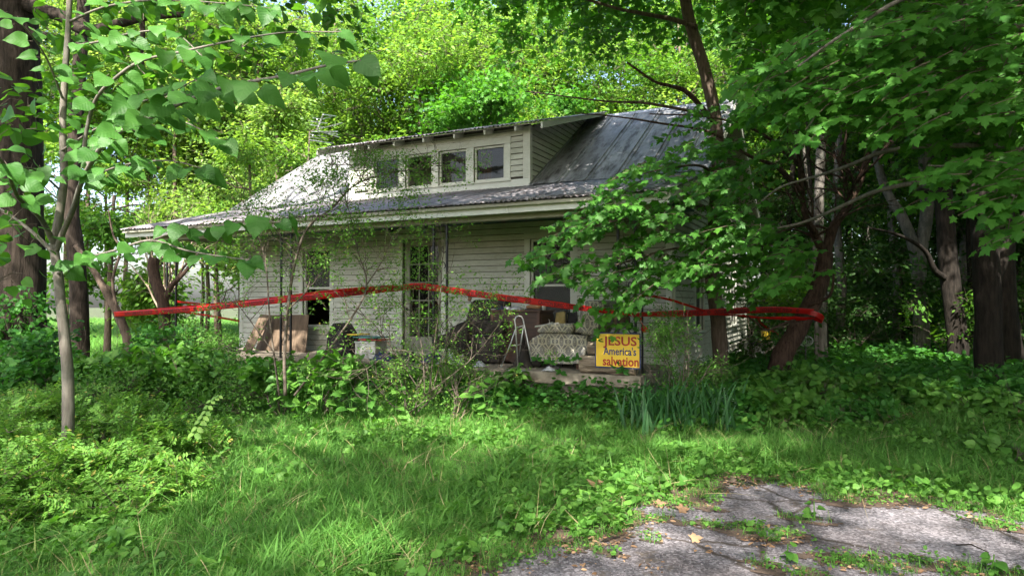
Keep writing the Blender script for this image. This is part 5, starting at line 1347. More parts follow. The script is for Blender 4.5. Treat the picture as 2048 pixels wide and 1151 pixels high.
P = np.concatenate([px_region([(60, -60), (760, -80), (700, 90), (560, 110), (400, 160), (330, 300), (160, 300), (60, 200)], 100, 5.8, 8.5, 1),
                    px_region([(-40, 100), (60, 130), (110, 300), (60, 560), (-40, 600)], 14, 5.5, 6.6, 2)])
foliage('crown', bas, P, 'heart', (.8, 1.2), gaps=False)
P = crown_pts((-6.5, 2.2, 5.6), (2.6, 2.0, 1.1), 70, seed=4); foliage('upper_crown', bas, P, 'heart', lim=lim_top)

# ---- maple in front of the side wall
q = PD(1437, 700, 12.6)
mpa = thing('maple_tree', 'maple with straight brown trunk before the right side wall, leafy bough hanging over the porch', 'tree', (q.x, q.y, 0))
limb('trunk', mpa, [(q.x, q.y, -.1), PD(1440, 720, 12.6), PD(1436, 640, 12.6), PD(1424, 550, 12.6), PD(1432, 430, 12.6), PD(1438, 330, 12.55), PD(1432, 230, 12.5), PD(1410, 130, 12.4), PD(1388, 60, 12.3), PD(1372, -20, 12.2), PD(1368, -160, 12), PD(1380, -300, 12)], .155, .09, 'bark_maple', 14, .10, 5)
limb('branch', mpa, [PD(1396, 50, 12.2), PD(1350, 35, 12.1), PD(1295, 24, 12), PD(1235, 12, 11.9), PD(1170, -8, 11.8)], .055, .022, 'bark_maple', 8, .1)
limb('branch', mpa, [PD(1436, 250, 12.5), PD(1380, 185, 12.2), PD(1345, 170, 12), PD(1310, 160, 11.9), PD(1256, 122, 11.7)], .055, .018, 'bark_cedar', 8, .2)
limb('branch', mpa, [PD(1430, 430, 12.6), PD(1400, 410, 11.6), PD(1340, 420, 10.6), PD(1260, 435, 10.0), PD(1160, 460, 9.5), PD(1085, 500, 9.2)], .04, .006, 'bark_maple', 7, .1)
limb('branch', mpa, [PD(1434, 350, 12.5), PD(1400, 330, 11.4), PD(1340, 335, 10.4), PD(1270, 350, 9.9)], .035, .006, 'bark_maple', 7, .1)
limb('branch', mpa, [PD(1430, 520, 12.6), PD(1470, 500, 11.6), PD(1530, 490, 10.8), PD(1600, 500, 10.4)], .03, .006, 'bark_maple', 7, .1)
limb('branch', mpa, [PD(1432, 480, 12.6), PD(1400, 490, 11.2), PD(1330, 500, 10.2), PD(1230, 530, 9.6), PD(1130, 560, 9.3)], .03, .005, 'bark_maple', 7, .1)
limb('branch', mpa, [PD(1430, 230, 12.5), PD(1300, 205, 12.3), PD(1210, 200, 12), PD(1050, 180, 11.8)], .035, .01, 'bark_maple', 7, .1)
LM = leafs('maple', MAPLE, 'lf_maple_near', 5)
def spray_leaves(tree, poly, ntwig, d0, d1, size, per=(7, 11), dirx=-1, seed=1, nobj=300, extra_name='far_leaves'):
    rr = random.Random(seed); C_ = px_region(poly, ntwig, d0, d1, seed); tw = MB(); lv = []
    for c in C_:
        c = Vector(c); right = Vector((RT[0], RT[1], 0)); fw = Vector((FW[0], FW[1], 0))
        d_ = (right * dirx * rr.uniform(.4, 1) + fw * rr.uniform(-.8, .4) + Vector((0, 0, rr.uniform(-.45, .1)))).normalized()
        L_ = rr.uniform(.35, .75); a = c - d_ * L_ * .5; pts = [a + d_ * L_ * f + Vector((0, 0, -.10 * f * f)) for f in (0, .35, .7, 1)]
        tw.tube(pts, [.006, .005, .004, .002], 4, False)
        n_ = rr.randint(*per)
        for j in range(n_):
            f = (j + .6) / n_; p_ = a + d_ * L_ * f + Vector((0, 0, -.1 * f * f)); lat = d_.cross(Vector((0, 0, 1))).normalized() * (1 if j % 2 else -1)
            td = (lat * rr.uniform(.2, .9) + d_ * rr.uniform(.2, .9) + Vector((0, 0, rr.uniform(-.9, -.15)))).normalized()
            tocam = (Vector((0, 0, EYE)) - p_).normalized()
            nn = (Vector((rr.gauss(0, .3), rr.gauss(0, .3), 1)) + tocam * rr.uniform(.1, 1.1)).normalized()
            lv.append((p_ + lat * .05 + Vector((0, 0, rr.uniform(-.05, .03))), td, nn, size * rr.uniform(.6, 1.2)))
    tw.build('twigs', M['bark_maple'], tree)['kind'] = 'stuff'
    lv.sort(key=lambda q_: (q_[0].x * FW[0] + q_[0].y * FW[1]) / q_[3])
    ext = MB()
    for i, (p_, td, nn, s_) in enumerate(lv):
        if i < nobj: put_leaf(LM, tree, p_, td, nn, s_, rr)
        else:
            R_ = rotm(td, nn); ext.add([p_ + R_ @ Vector(v_) * s_ for v_ in MAPLE[0]], MAPLE[1])
    if ext.v: ext.build(extra_name, M['lf_maple'], tree)['kind'] = 'stuff'
    print('maple leaves', len(lv))
spray_leaves(mpa, [(1300, 330), (1400, 180), (1480, 190), (1560, 250), (1570, 330), (1500, 420), (1460, 470), (1380, 400)], 38, 10.2, 11.8, .125, seed=29, nobj=0, extra_name='upper_leaves')
spray_leaves(mpa, [(1150, 575), (1300, 570), (1310, 640), (1290, 662), (1235, 655), (1190, 620)], 12, 9.3, 9.75, .11, seed=37, nobj=0, extra_name='drooping_leaves')
spray_leaves(mpa, [(1050, 500), (1090, 455), (1180, 405), (1230, 345), (1290, 320), (1340, 345), (1450, 330), (1500, 400), (1560, 450), (1650, 490), (1640, 545), (1560, 580), (1480, 590), (1400, 560), (1310, 555), (1290, 600), (1190, 560), (1100, 575), (1060, 560)], 235, 8.6, 11.0, .118, seed=21)
P = np.concatenate([px_region([(880, -60), (1600, -60), (1640, 60), (1560, 130), (1480, 250), (1440, 360), (1400, 330), (1390, 220), (1250, 175), (1130, 215), (1000, 225), (930, 190), (960, 60)], 330, 12.0, 15.5, 8),
                    px_region([(1400, 200), (1470, 200), (1480, 420), (1410, 420)], 12, 11.8, 12.3, 9)])
foliage('crown', mpa, P, 'maplec', (.8, 1.2), gaps=True)
m = MB(); tips = []; rr = random.Random(15); b0 = PD(1372, -60, 12.1)
for dv in ((-.9, -.5, .4), (-.4, -1, .5), (.6, -.5, .6), (.2, .5, .9), (-.8, .2, .7), (0, -.6, 1)):
    grow(m, b0 + Vector((0, 0, rr.uniform(0, 1.5))), dv, 2.6, .07, 3, rr, tips, .18, .02)
m.build('branches', M['bark_maple'], mpa, smooth=True)['kind'] = 'stuff'
P = np.concatenate([crown_pts((-4.0, 6.0, 9.0), (4.6, 4.2, 2.2), 1000, seed=31), crown_pts((-1.5, 11.0, 10.0), (3.6, 3.6, 2.8), 450, seed=32)])  # leaf mass above the view, shaped to shade lawn and house front
foliage('upper_crown', mpa, P, 'canopy', lim=lambda x: np.where(x < 1000, -10, 40))

# ---- maple whose boughs come in from the right
q = PD(2420, 700, 8.2)
mpb = thing('maple_tree', 'maple whose large leaves and grey boughs hang in from the right edge above the driveway', 'tree', (q.x, q.y, 0))
T0 = Vector((q.x, q.y, 0))
limb('trunk', mpb, [T0 + Vector((0, 0, -.1)), T0 + Vector((.02, 0, 1.5)), T0 + Vector((-.05, .1, 3.5)), T0 + Vector((-.1, 0, 6)), T0 + Vector((.1, .1, 9))], .24, .12, 'bark_maple', 14, .1, 5)
for pts, a, b in (([T0 + Vector((-.04, .1, 3.2)), PD(2120, 330, 8.4), PD(1950, 350, 8.6), PD(1850, 362, 8.8), PD(1760, 380, 9.0), PD(1700, 405, 9.2), PD(1620, 440, 9.5), PD(1560, 455, 9.7), PD(1500, 462, 9.9)], .05, .012),
                  ([T0 + Vector((-.04, .1, 3.0)), PD(2100, 300, 8.1), PD(1900, 290, 8.4), PD(1780, 300, 8.6), PD(1700, 330, 8.8), PD(1640, 350, 9), PD(1560, 375, 9.2), PD(1505, 420, 9.4)], .045, .010),
                  ([T0 + Vector((0, .1, 4.0)), PD(2100, 60, 7.6), PD(1960, 70, 7.4), PD(1870, 110, 7.2), PD(1790, 138, 7.1), PD(1720, 140, 7)], .05, .012),
                  ([T0 + Vector((0, .1, 2.6)), PD(2150, 390, 7.6), PD(2048, 400, 7.2), PD(1960, 340, 6.8), PD(1860, 330, 6.4)], .03, .006),
                  ([T0 + Vector((0, .1, 4.2)), PD(2050, -30, 6.8), PD(1850, -20, 6.4), PD(1700, 60, 6.1), PD(1600, 130, 5.9)], .045, .008)):
    limb('branch', mpb, pts, a, b, 'bark_grey', 8, .1)
spray_leaves(mpb, [(1490, 150), (1560, 80), (1660, 40), (1800, 0), (2060, -20), (2060, 200), (1980, 250), (1880, 230), (1790, 260), (1760, 240), (1700, 190), (1660, 270), (1600, 215), (1540, 230), (1500, 220)], 240, 5.8, 7.6, .112, seed=23, nobj=230)
spray_leaves(mpb, [(1780, 400), (1850, 345), (1960, 300), (2060, 290), (2060, 470), (2010, 460), (1960, 405), (1880, 370), (1810, 420)], 34, 6.0, 6.9, .115, seed=24, nobj=70, extra_name='low_leaves')
P = px_region([(1480, -60), (2080, -60), (2080, 340), (1900, 330), (1700, 240), (1500, 220)], 190, 7.8, 10.5, 12); foliage('crown', mpb, P, 'maplec', (.8, 1.2))
P = np.concatenate([crown_pts((3.5, 4.8, 9.0), (5.2, 5.0, 2.6), 1500, seed=33), crown_pts((7.5, 9, 9), (4.5, 5, 3), 700, seed=34)])  # unseen canopy, made dense to keep sun off the boughs below
foliage('upper_crown', mpb, P, 'canopy', lim=lambda x: x * 0 - 10)
m = MB(); tips = []; rr = random.Random(16)
for dv in ((-.9, .2, .5), (-.4, -1, .5), (.6, -.5, .6), (.2, .7, .9), (-.8, -.4, .7)): grow(m, T0 + Vector((0, 0, rr.uniform(6, 8.5))), dv, 2.6, .09, 3, rr, tips, .18, .02)
m.build('branches', M['bark_maple'], mpb, smooth=True)['kind'] = 'stuff'

# ---- leaning cedar with tangled brown limbs
q = PD(1552, 700, 12.9)
ced = thing('leaning_cedar', 'leaning red-brown cedar with a tangle of bare limbs, red tape tied round its trunk', 'tree', (q.x, q.y, 0))
limb('trunk', ced, [(q.x - .1, q.y, -.1), PD(1563, 715, 12.9), PD(1586, 672, 12.9), PD(1612, 628, 12.9), PD(1632, 590, 12.9), PD(1645, 545, 12.9), PD(1652, 505, 12.9)], .205, .14, 'bark_cedar', 14, .22, 5)
limb('branch', ced, [PD(1650, 515, 12.9), PD(1632, 470, 12.8), PD(1612, 430, 12.7), PD(1606, 380, 12.6), PD(1600, 300, 12.5), PD(1598, 200, 12.4)], .09, .03, 'bark_cedar', 9, .2)
limb('branch', ced, [PD(1652, 510, 12.9), PD(1668, 455, 12.9), PD(1692, 420, 12.9), PD(1715, 380, 12.9), PD(1740, 300, 12.9), PD(1745, 180, 12.8)], .11, .035, 'bark_cedar', 9, .2)
limb('branch', ced, [PD(1618, 610, 12.7), PD(1660, 590, 12.5), PD(1668, 540, 12.4)], .035, .02, 'bark_cedar', 7, .2)
limb('branch', ced, [PD(1595, 636, 12.7), PD(1560, 650, 12.4), PD(1530, 660, 12.1), PD(1512, 645, 12), PD(1492, 630, 11.9)], .028, .012, 'bark_cedar', 7, .2)
limb('branch', ced, [PD(1606, 385, 12.6), PD(1560, 335, 12.4), PD(1500, 310, 12.2), PD(1420, 262, 12.0), PD(1330, 246, 11.8), PD(1240, 232, 11.7), PD(1150, 224, 11.6)], .045, .008, 'bark_cedar', 7, .2)
limb('branch', ced, [PD(1602, 330, 12.5), PD(1520, 262, 12.3), PD(1420, 232, 12.2), PD(1300, 226, 12.1)], .04, .01, 'bark_cedar', 7, .2)
m = MB(); tips = []; rr = random.Random(42)
for k in range(30):
    f = rr.random(); a, b = (PD(1640, 500, 12.8), PD(1602, 300, 12.5)) if rr.random() < .5 else (PD(1665, 470, 12.9), PD(1742, 300, 12.9))
    p0 = a.lerp(b, f); dv = (rr.uniform(-1, .8), rr.uniform(-1.0, .5), rr.uniform(.0, 1.0))
    grow(m, p0, dv, rr.uniform(.7, 1.3), rr.uniform(.014, .028), 3, rr, tips, .22, .04, .72, (1, 3), .003, 4, 5, .65)
m.build('branches', M['bark_cedar'], ced, smooth=True)['kind'] = 'stuff'
print('cedar tips', len(tips))
NEED = (lambda: [src(f'needle_{i}', cluster(f'needle_spray_{i}', TINY, M['lf_dark'], 30, .14, .06, .5, seed=80 + i)) for i in range(2)])(); SRC['needle'] = NEED
P = np.array([tuple(t_[0]) for t_ in tips if rr.random() < .30]); foliage('crown', ced, P, 'needle', (.8, 1.3), gaps=False)
P = px_region([(1130, 215), (1350, 205), (1420, 120), (1470, 140), (1440, 240), (1380, 262), (1200, 240)], 40, 11.7, 12.4, 44); foliage('needles', ced, P, 'needle', (.8, 1.2), gaps=False)
# tape round the cedar trunk
m = MB(); wq = PD(1623, 629, 12.9); ax = (PD(1632, 590, 12.9) - PD(1612, 628, 12.9)).normalized(); e1 = ax.orthogonal().normalized(); e2 = ax.cross(e1)
for k in range(25):
    a = 2 * math.pi * k / 24
    for s in (-.5, .5): v_ = wq + (e1 * math.cos(a) + e2 * math.sin(a)) * .225 + ax * (s * .10 + .01 * math.sin(3 * a)); m.v.append(tuple(v_))
for k in range(24): m.f.append((2*k, 2*k+1, 2*k+3, 2*k+2)); m.mi.append(0)
m.build('trunk_wrap', M['tape'], tp2, smooth=True)

# ---- right-hand wood: named trunks
def plain_tree(name, label, px, d, pts, r0, r1, mat, crown=None, src_='dark', n=150, group=None, seed=1, forks=()):
    q = PD(px, 640, d); t_ = thing(name, label, 'tree', (q.x, q.y, 0), group)
    limb('trunk', t_, [(q.x, q.y, -.2)] + [PD(x, y, d) for x, y in pts], r0, r1, mat, 12, .12, 4)
    for f_, a, b in forks: limb('branch', t_, [PD(x, y, d + dd) for x, y, dd in f_], a, b, mat, 8, .12, 4)
    if crown:
        for cc, rr_ in crown: foliage('crown', t_, crown_pts(cc, rr_, n, seed=seed), src_, lim=(lambda x: np.where(x < 1350, -10, 150)) if d < 22 else None)
    return t_
def cw(px, d, z): p_ = PD(px, 600, d); return (p_.x, p_.y, z)
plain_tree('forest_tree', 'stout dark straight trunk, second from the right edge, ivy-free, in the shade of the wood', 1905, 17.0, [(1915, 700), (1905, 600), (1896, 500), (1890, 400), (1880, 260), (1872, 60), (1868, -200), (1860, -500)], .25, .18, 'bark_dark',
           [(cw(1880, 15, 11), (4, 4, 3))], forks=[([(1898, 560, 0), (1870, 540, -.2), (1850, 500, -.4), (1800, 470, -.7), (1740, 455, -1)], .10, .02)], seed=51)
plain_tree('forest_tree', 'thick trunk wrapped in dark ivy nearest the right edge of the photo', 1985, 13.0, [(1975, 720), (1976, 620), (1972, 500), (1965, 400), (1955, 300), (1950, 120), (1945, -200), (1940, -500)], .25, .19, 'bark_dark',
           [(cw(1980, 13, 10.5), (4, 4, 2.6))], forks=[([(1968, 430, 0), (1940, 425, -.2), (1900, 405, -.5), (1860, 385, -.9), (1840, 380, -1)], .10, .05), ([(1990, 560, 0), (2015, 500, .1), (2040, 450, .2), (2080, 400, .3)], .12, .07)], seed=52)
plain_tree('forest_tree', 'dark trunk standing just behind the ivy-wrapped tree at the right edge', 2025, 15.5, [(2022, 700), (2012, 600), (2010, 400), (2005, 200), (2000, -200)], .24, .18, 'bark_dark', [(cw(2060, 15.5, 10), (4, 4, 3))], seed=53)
plain_tree('beech_tree', 'pale forked beech trunk left of the stout dark trunk in the wood', 1842, 19.0, [(1842, 720), (1842, 640), (1838, 560), (1842, 500), (1856, 420), (1852, 300), (1845, 100), (1840, -100)], .24, .14, 'bark_pale', [(cw(1842, 19, 13), (4, 4, 4))],
           forks=[([(1840, 545, 0), (1825, 480, 0), (1802, 425, .1), (1780, 390, .2), (1760, 330, .3), (1740, 200, .4), (1720, 0, .5)], .17, .08)], seed=54)
plain_tree('young_beech', 'slim pale trunk with dark foot directly right of the leaning cedar', 1643, 17.0, [(1641, 690), (1641, 620), (1638, 520), (1640, 400), (1646, 250), (1650, 60), (1650, -100)], .17, .09, 'bark_pale', [(cw(1643, 17, 11), (3, 3, 3))], seed=55)
plain_tree('young_beech', 'very thin leaning pale stem touching the left side of the slim pale trunk', 1632, 16.6, [(1631, 690), (1633, 620), (1630, 540), (1622, 420), (1600, 200)], .05, .03, 'bark_pale', seed=56)
plain_tree('forest_tree', 'grey trunk with pale streaks behind the gap between the two stout dark trunks', 1935, 21.0, [(1935, 700), (1932, 560), (1938, 420), (1945, 300), (1950, 0)], .22, .15, 'bark_pale', [(cw(1935, 21, 12), (4, 4, 4))], seed=57)
rr = random.Random(9)
# far woodland trunks, alike
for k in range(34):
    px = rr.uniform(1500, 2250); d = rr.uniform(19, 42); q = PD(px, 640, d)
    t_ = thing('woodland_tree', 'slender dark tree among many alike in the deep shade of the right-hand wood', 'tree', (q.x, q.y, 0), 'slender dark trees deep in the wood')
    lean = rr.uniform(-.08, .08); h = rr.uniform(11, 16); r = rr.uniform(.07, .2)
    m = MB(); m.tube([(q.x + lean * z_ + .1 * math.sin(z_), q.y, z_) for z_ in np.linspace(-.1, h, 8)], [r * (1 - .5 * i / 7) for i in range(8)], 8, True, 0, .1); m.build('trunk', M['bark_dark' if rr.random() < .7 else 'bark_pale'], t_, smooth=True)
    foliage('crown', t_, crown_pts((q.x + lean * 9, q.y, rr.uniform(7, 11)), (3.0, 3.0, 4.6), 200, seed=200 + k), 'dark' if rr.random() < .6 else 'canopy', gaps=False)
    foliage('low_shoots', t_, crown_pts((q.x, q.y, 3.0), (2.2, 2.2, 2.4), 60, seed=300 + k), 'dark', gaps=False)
g2 = np.random.default_rng(88); n2_ = 7000
P = np.stack([g2.uniform(10, 44, n2_), g2.uniform(-12, 66, n2_), g2.uniform(0, 1, n2_) ** .8 * 15], 1); x_, y_, d_ = proj(P)
P = P[(d_ < 0) | (d_ > 24) | (x_ > 2300)]
P2 = np.stack([g2.uniform(-4, 14, 2600), g2.uniform(38, 62, 2600), g2.uniform(0, 16, 2600)], 1); P = np.concatenate([P, P2])
o = scatter('distant_wood', P, rand_rot(len(P), .4), g2.uniform(1.3, 2.2, len(P)), SRC['dark']); o['kind'] = 'stuff'  # far foliage; its out-of-view part is added to block sky light
# understorey saplings in the wood
for k in range(30):
    px = rr.uniform(1480, 2200); d = rr.uniform(15, 34); q = PD(px, 640, d)
    t_ = thing('understorey_bush', 'loose leafy sapling among many alike on the floor of the right-hand wood', 'bush', (q.x, q.y, 0), 'leafy saplings on the wood floor')
    m = MB(); tips = []
    for j in range(3): grow(m, (q.x, q.y, 0), (rr.gauss(0, .4), rr.gauss(0, .4), 1), .8, .02, 2, rr, tips, .2, .1)
    m.build('stems', M['twig'], t_)['kind'] = 'stuff'
    foliage('leaves', t_, crown_pts((q.x, q.y, rr.uniform(.7, 1.6)), (1.5, 1.5, .9), 40, seed=400 + k), 'dark' if rr.random() < .7 else 'canopy', gaps=False, size=(.5, .9))

# ---- bright trees behind the house and to the left
def back_tree(label, px, d, zc, rx, rz, kind, n, group, seed, trunk_r=.10, mat='bark_maple', name='background_tree'):
    q = PD(px, 640, d); t_ = thing(name, label, 'tree', (q.x, q.y, 0), group)
    g_ = random.Random(seed); l_ = g_.uniform(-.05, .05)
    m = MB(); H_ = zc + rz * .7; m.tube([(q.x + l_ * z_ + .15 * math.sin(z_ * .6 + seed), q.y + .1 * math.cos(z_ * .5), z_) for z_ in np.linspace(-.1, H_, 9)], [trunk_r * (1 - .6 * i / 8) for i in range(9)], 9, True, 0, .1)
    m.build('trunk', M[mat], t_, smooth=True)
    m = MB(); tips = []
    for j in range(6): grow(m, (q.x + l_ * zc, q.y, zc - rz * .6 + j * rz * .22), (g_.gauss(0, 1), g_.gauss(0, 1), .5), rx * .5, trunk_r * .4, 2, g_, tips, .18, .05)
    m.build('branches', M[mat], t_, smooth=True)['kind'] = 'stuff'
    foliage('crown', t_, crown_pts((q.x, q.y, zc), (rx, rx, rz), n, lumps=int(n / 24), seed=seed), kind, gaps=False)
    return t_
G1 = 'sunlit trees behind the cottage roof'; G2 = 'sunlit trees beyond the left end of the cottage'
kinds = ['bright', 'yellow', 'mapleb', 'bright', 'canopy']
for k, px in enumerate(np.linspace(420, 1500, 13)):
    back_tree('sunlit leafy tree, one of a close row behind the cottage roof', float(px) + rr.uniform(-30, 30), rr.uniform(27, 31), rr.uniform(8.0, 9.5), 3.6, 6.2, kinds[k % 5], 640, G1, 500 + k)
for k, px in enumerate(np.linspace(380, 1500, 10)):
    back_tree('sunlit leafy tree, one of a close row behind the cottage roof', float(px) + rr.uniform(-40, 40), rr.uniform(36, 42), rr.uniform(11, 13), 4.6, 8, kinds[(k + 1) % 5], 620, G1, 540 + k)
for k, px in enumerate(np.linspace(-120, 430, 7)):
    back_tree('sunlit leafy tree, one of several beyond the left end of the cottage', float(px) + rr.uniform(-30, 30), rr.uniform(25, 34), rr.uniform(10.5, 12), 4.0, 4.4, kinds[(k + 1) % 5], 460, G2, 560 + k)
back_tree('mid-green maple rising right behind the dormer end of the roof', 1010, 24.0, 7.6, 2.8, 2.6, 'maplec', 330, None, 590)
back_tree('yellow-green tree beside the television aerial', 560, 24.0, 6.2, 1.9, 3.6, 'yellow', 170, None, 591)
back_tree('dense green small tree behind the left end of the roof', 520, 22.0, 4.4, 1.8, 2.6, 'bright', 150, None, 592)
for k, (px, d) in enumerate(((130, 27), (215, 31), (300, 28))): back_tree('sunlit leafy tree, one of several beyond the left end of the cottage', px, d, 6.2, 2.8, 2.4, kinds[k], 170, G2, 600 + k)
# low leafy trees left of the porch
back_tree('leafy green small tree seen under the left porch roof', 430, 17.5, 2.0, 1.0, 1.5, 'mapleb', 60, None, 593, .06)
back_tree('leafy small tree left of the corner ironwork post', 330, 20, 2.6, 1.4, 1.8, 'bright', 90, None, 594, .08)
back_tree('leafy small tree between the oak and the porch', 215, 19, 3.0, 1.5, 2.2, 'canopy', 100, None, 595, .10)
q = PD(160, 640, 15.0)
plain_tree('yard_tree', 'dark trunk standing behind the young basswood, right of the oak', 158, 15.0, [(160, 690), (158, 600), (150, 500), (140, 400), (150, 200), (160, 0), (170, -300)], .22, .12, 'bark_oak', [(cw(160, 15, 10), (3, 3, 2.5))], 'canopy', 120, seed=61)
plain_tree('small_yard_tree', 'crooked small tree leaning left, with the left end of the red tape tied to it', 250, 14.3, [(258, 690), (236, 628), (215, 590), (190, 545), (172, 520), (150, 490)], .11, .05, 'bark_maple', seed=62,
           forks=[([(236, 628, 0), (225, 560, 0), (240, 500, .1), (225, 470, .2), (215, 420, .2)], .04, .015)])
plain_tree('small_yard_tree', 'gnarled small tree with cut reddish limbs under the left porch corner', 330, 13.6, [(332, 690), (330, 640), (325, 600), (312, 565), (306, 535), (308, 515)], .13, .10, 'bark_cedar', seed=63,
           forks=[([(328, 610, 0), (340, 575, 0), (362, 552, 0), (390, 520, .1), (415, 495, .2)], .07, .02), ([(345, 572, 0), (370, 530, .2), (400, 505, .3), (440, 480, .4)], .03, .01)])
# bleached twiggy shrub in full sun
q = PD(330, 640, 18.5); tw_ = thing('twiggy_tree', 'small tree of bleached pinkish bare twigs in full sun, left of the roof', 'tree', (q.x, q.y, 0))
m = MB(); tips = []
for k in range(9): grow(m, (q.x + rr.uniform(-.2, .2), q.y, rr.uniform(1.2, 2.2)), (rr.gauss(0, .6), rr.gauss(0, .4), 1), 1.5, .03, 4, rr, tips, .2, .05, .75, (2, 3), .003, 4, 5, .7)
m.tube([(q.x, q.y, 0), (q.x, q.y, 2.2)], [.07, .05], 7)
m.build('branches', M['twig_pink'], tw_, smooth=True)['kind'] = 'stuff'
SRC['sparse'] = [src(f'sparse_{i}', cluster(f'sparse_spray_{i}', OVALL, M['lf_yellow'], 10, .3, .07, .5, seed=180 + i)) for i in range(2)]
foliage('leaves', tw_, np.array([tuple(t_[0]) for t_ in tips if rr.random() < .4]), 'sparse', gaps=False)

# ---- tall trees added round the yard, out of view, to shade lawn, cottage and wood
for (x, y, zc, r, n, lb) in ((-9.5, -5.5, 12.5, 5.0, 560, 'unseen tall tree added for shade, behind and left of the viewpoint'), (-1.5, -6.5, 12.5, 5.2, 620, 'unseen tall tree added for shade, behind the viewpoint'), (6.5, -4.0, 12.0, 5.0, 560, 'unseen tall tree added for shade, behind and right of the viewpoint'), (12, 5, 12, 5.5, 800, 'unseen tall tree added for shade, off to the right of the driveway'), (9, 16, 11.5, 5.5, 900, 'tall tree added for shade at the edge of the right-hand wood'), (3.5, 17, 12.5, 4.8, 900, 'tall tree added for shade over the ground right of the cottage')):
    t_ = thing('shade_tree', lb, 'tree', (x, y, 0))
    if not (y > 10): m = MB(); m.tube([(x, y, -.1), (x + .1, y, 4), (x, y + .1, 9), (x, y, zc)], [.3, .26, .2, .1], 12, True, 0, .1); m.build('trunk', M['bark_dark'], t_, smooth=True)
    else:
        m = MB(); m.tube([(x, y, -.1), (x + .1, y, 4), (x, y + .1, 9), (x, y, zc)], [.22, .2, .15, .1], 12, True, 0, .1); m.build('trunk', M['bark_dark'], t_, smooth=True)
    m = MB(); tips = []
    for j in range(7): grow(m, (x, y, zc - r * .8 + j * .5), (rr.gauss(0, 1), rr.gauss(0, 1), .5), r * .5, .09, 2, rr, tips, .18, .05)
    m.build('branches', M['bark_dark'], t_, smooth=True)['kind'] = 'stuff'
    foliage('crown', t_, crown_pts((x, y, zc), (r, r, r * .62), n, seed=int(700 + x * 3 + y)), 'canopy', lim=(lambda x: x * 0 - 10) if y < 10 else (lambda x: np.where(x < 1400, -10, 100)))
# ================================================================== plants on the ground
def seg_dist(x, y, poly):
    d = np.full(len(x), 1e9)
    for (x0, y0), (x1, y1) in zip(poly, poly[1:] + poly[:1]):
        vx, vy = x1 - x0, y1 - y0; L2 = vx * vx + vy * vy + 1e-9
        t_ = np.clip(((x - x0) * vx + (y - y0) * vy) / L2, 0, 1); d = np.minimum(d, np.hypot(x - x0 - t_ * vx, y - y0 - t_ * vy))
    return d
def blade_tuft(name, mat, n, h, w, spread, seed, lean=.35, segs=3):
    rr = random.Random(seed); m = MB()
    for k in range(n):
        a = rr.uniform(0, 6.283); r = spread * math.sqrt(rr.random()); p = Vector((r * math.cos(a), r * math.sin(a), -.01))
        b = rr.uniform(0, 6.283); out = Vector((math.cos(b), math.sin(b), 0)); side = Vector((-out.y, out.x, 0)); H = h * rr.uniform(.45, 1.15); ln = lean * rr.uniform(.3, 1.8); ww = w * rr.uniform(.6, 1.3)
        vs = []; 
        for i in range(segs + 1):
            f = i / segs; c = p + out * (H * ln * f * f) + Vector((0, 0, H * (f - .28 * ln * f * f))); q = ww * (1 - f ** 1.6) * .5
            if i < segs: vs += [c - side * q, c + side * q]
            else: vs.append(c)
        fs = [(2*i, 2*i+1, 2*i+3, 2*i+2) for i in range(segs - 1)] + [(2*segs-2, 2*segs-1, 2*segs)]
        m.add(vs, fs)
    return m.mesh(name, mat)
SRC['grass'] = [src(f'grass_{i}', blade_tuft(f'tuft_{i}', M['grass'], 10, .14 + .03 * i, .0105, .085, 900 + i, .9)) for i in range(4)]
SRC['tall'] = [src(f'tallgrass_{i}', blade_tuft(f'tall_tuft_{i}', M['grass'], 9, .27, .013, .06, 920 + i, .95, 4)) for i in range(3)]
SRC['short'] = [src(f'short_{i}', blade_tuft(f'short_tuft_{i}', M['grass'], 22, .075, .004, .06, 940 + i, .6, 2)) for i in range(3)]
SRC['violet'] = [src(f'violet_{i}', cluster(f'violet_spray_{i}', HEARTL, M['lf_weed'], 7, .085, .05, .22, seed=960 + i, twig=False, hang=0)) for i in range(4)]
SRC['clover'] = [src(f'clover_{i}', cluster(f'clover_spray_{i}', ROUNDL, M['lf_weed'], 16, .06, .022, .25, seed=970 + i, twig=False, hang=0)) for i in range(3)]
def litter_cluster(nm, n, spread, size, seed):
    rr = random.Random(seed); m = MB()
    for k in range(n):
        a = rr.uniform(0, 6.283); r = spread * math.sqrt(rr.random()); p = Vector((r * math.cos(a), r * math.sin(a), .006 + .01 * rr.random()))
        R_ = rotm((math.cos(a * 3), math.sin(a * 3), rr.gauss(0, .15)), (rr.gauss(0, .3), rr.gauss(0, .3), 1)); s = size * rr.uniform(.4, 1.2)
        m.add([p + R_ @ (Vector((v_[0], v_[1], v_[2] + .15 * v_[0] * v_[0] * 3)) * s) for v_ in OVALL[0]], OVALL[1])
    return m.mesh(nm, M['dry'])
SRC['litter'] = [src(f'litter_{i}', litter_cluster(f'litter_{i}', 9, .14, .06, 980 + i)) for i in range(3)]
m_ = MB(); m_.lathe((0, 0, 0), [(.003, -.006), (.009, -.002), (.008, .005), (.002, .008)], 6)
SRC['pebble'] = [src('pebble', m_.mesh('pebble', simple('grit', (0.07, 0.06, 0.065), (0.20, 0.185, 0.195), 0.95, 30, spec=.1)))]

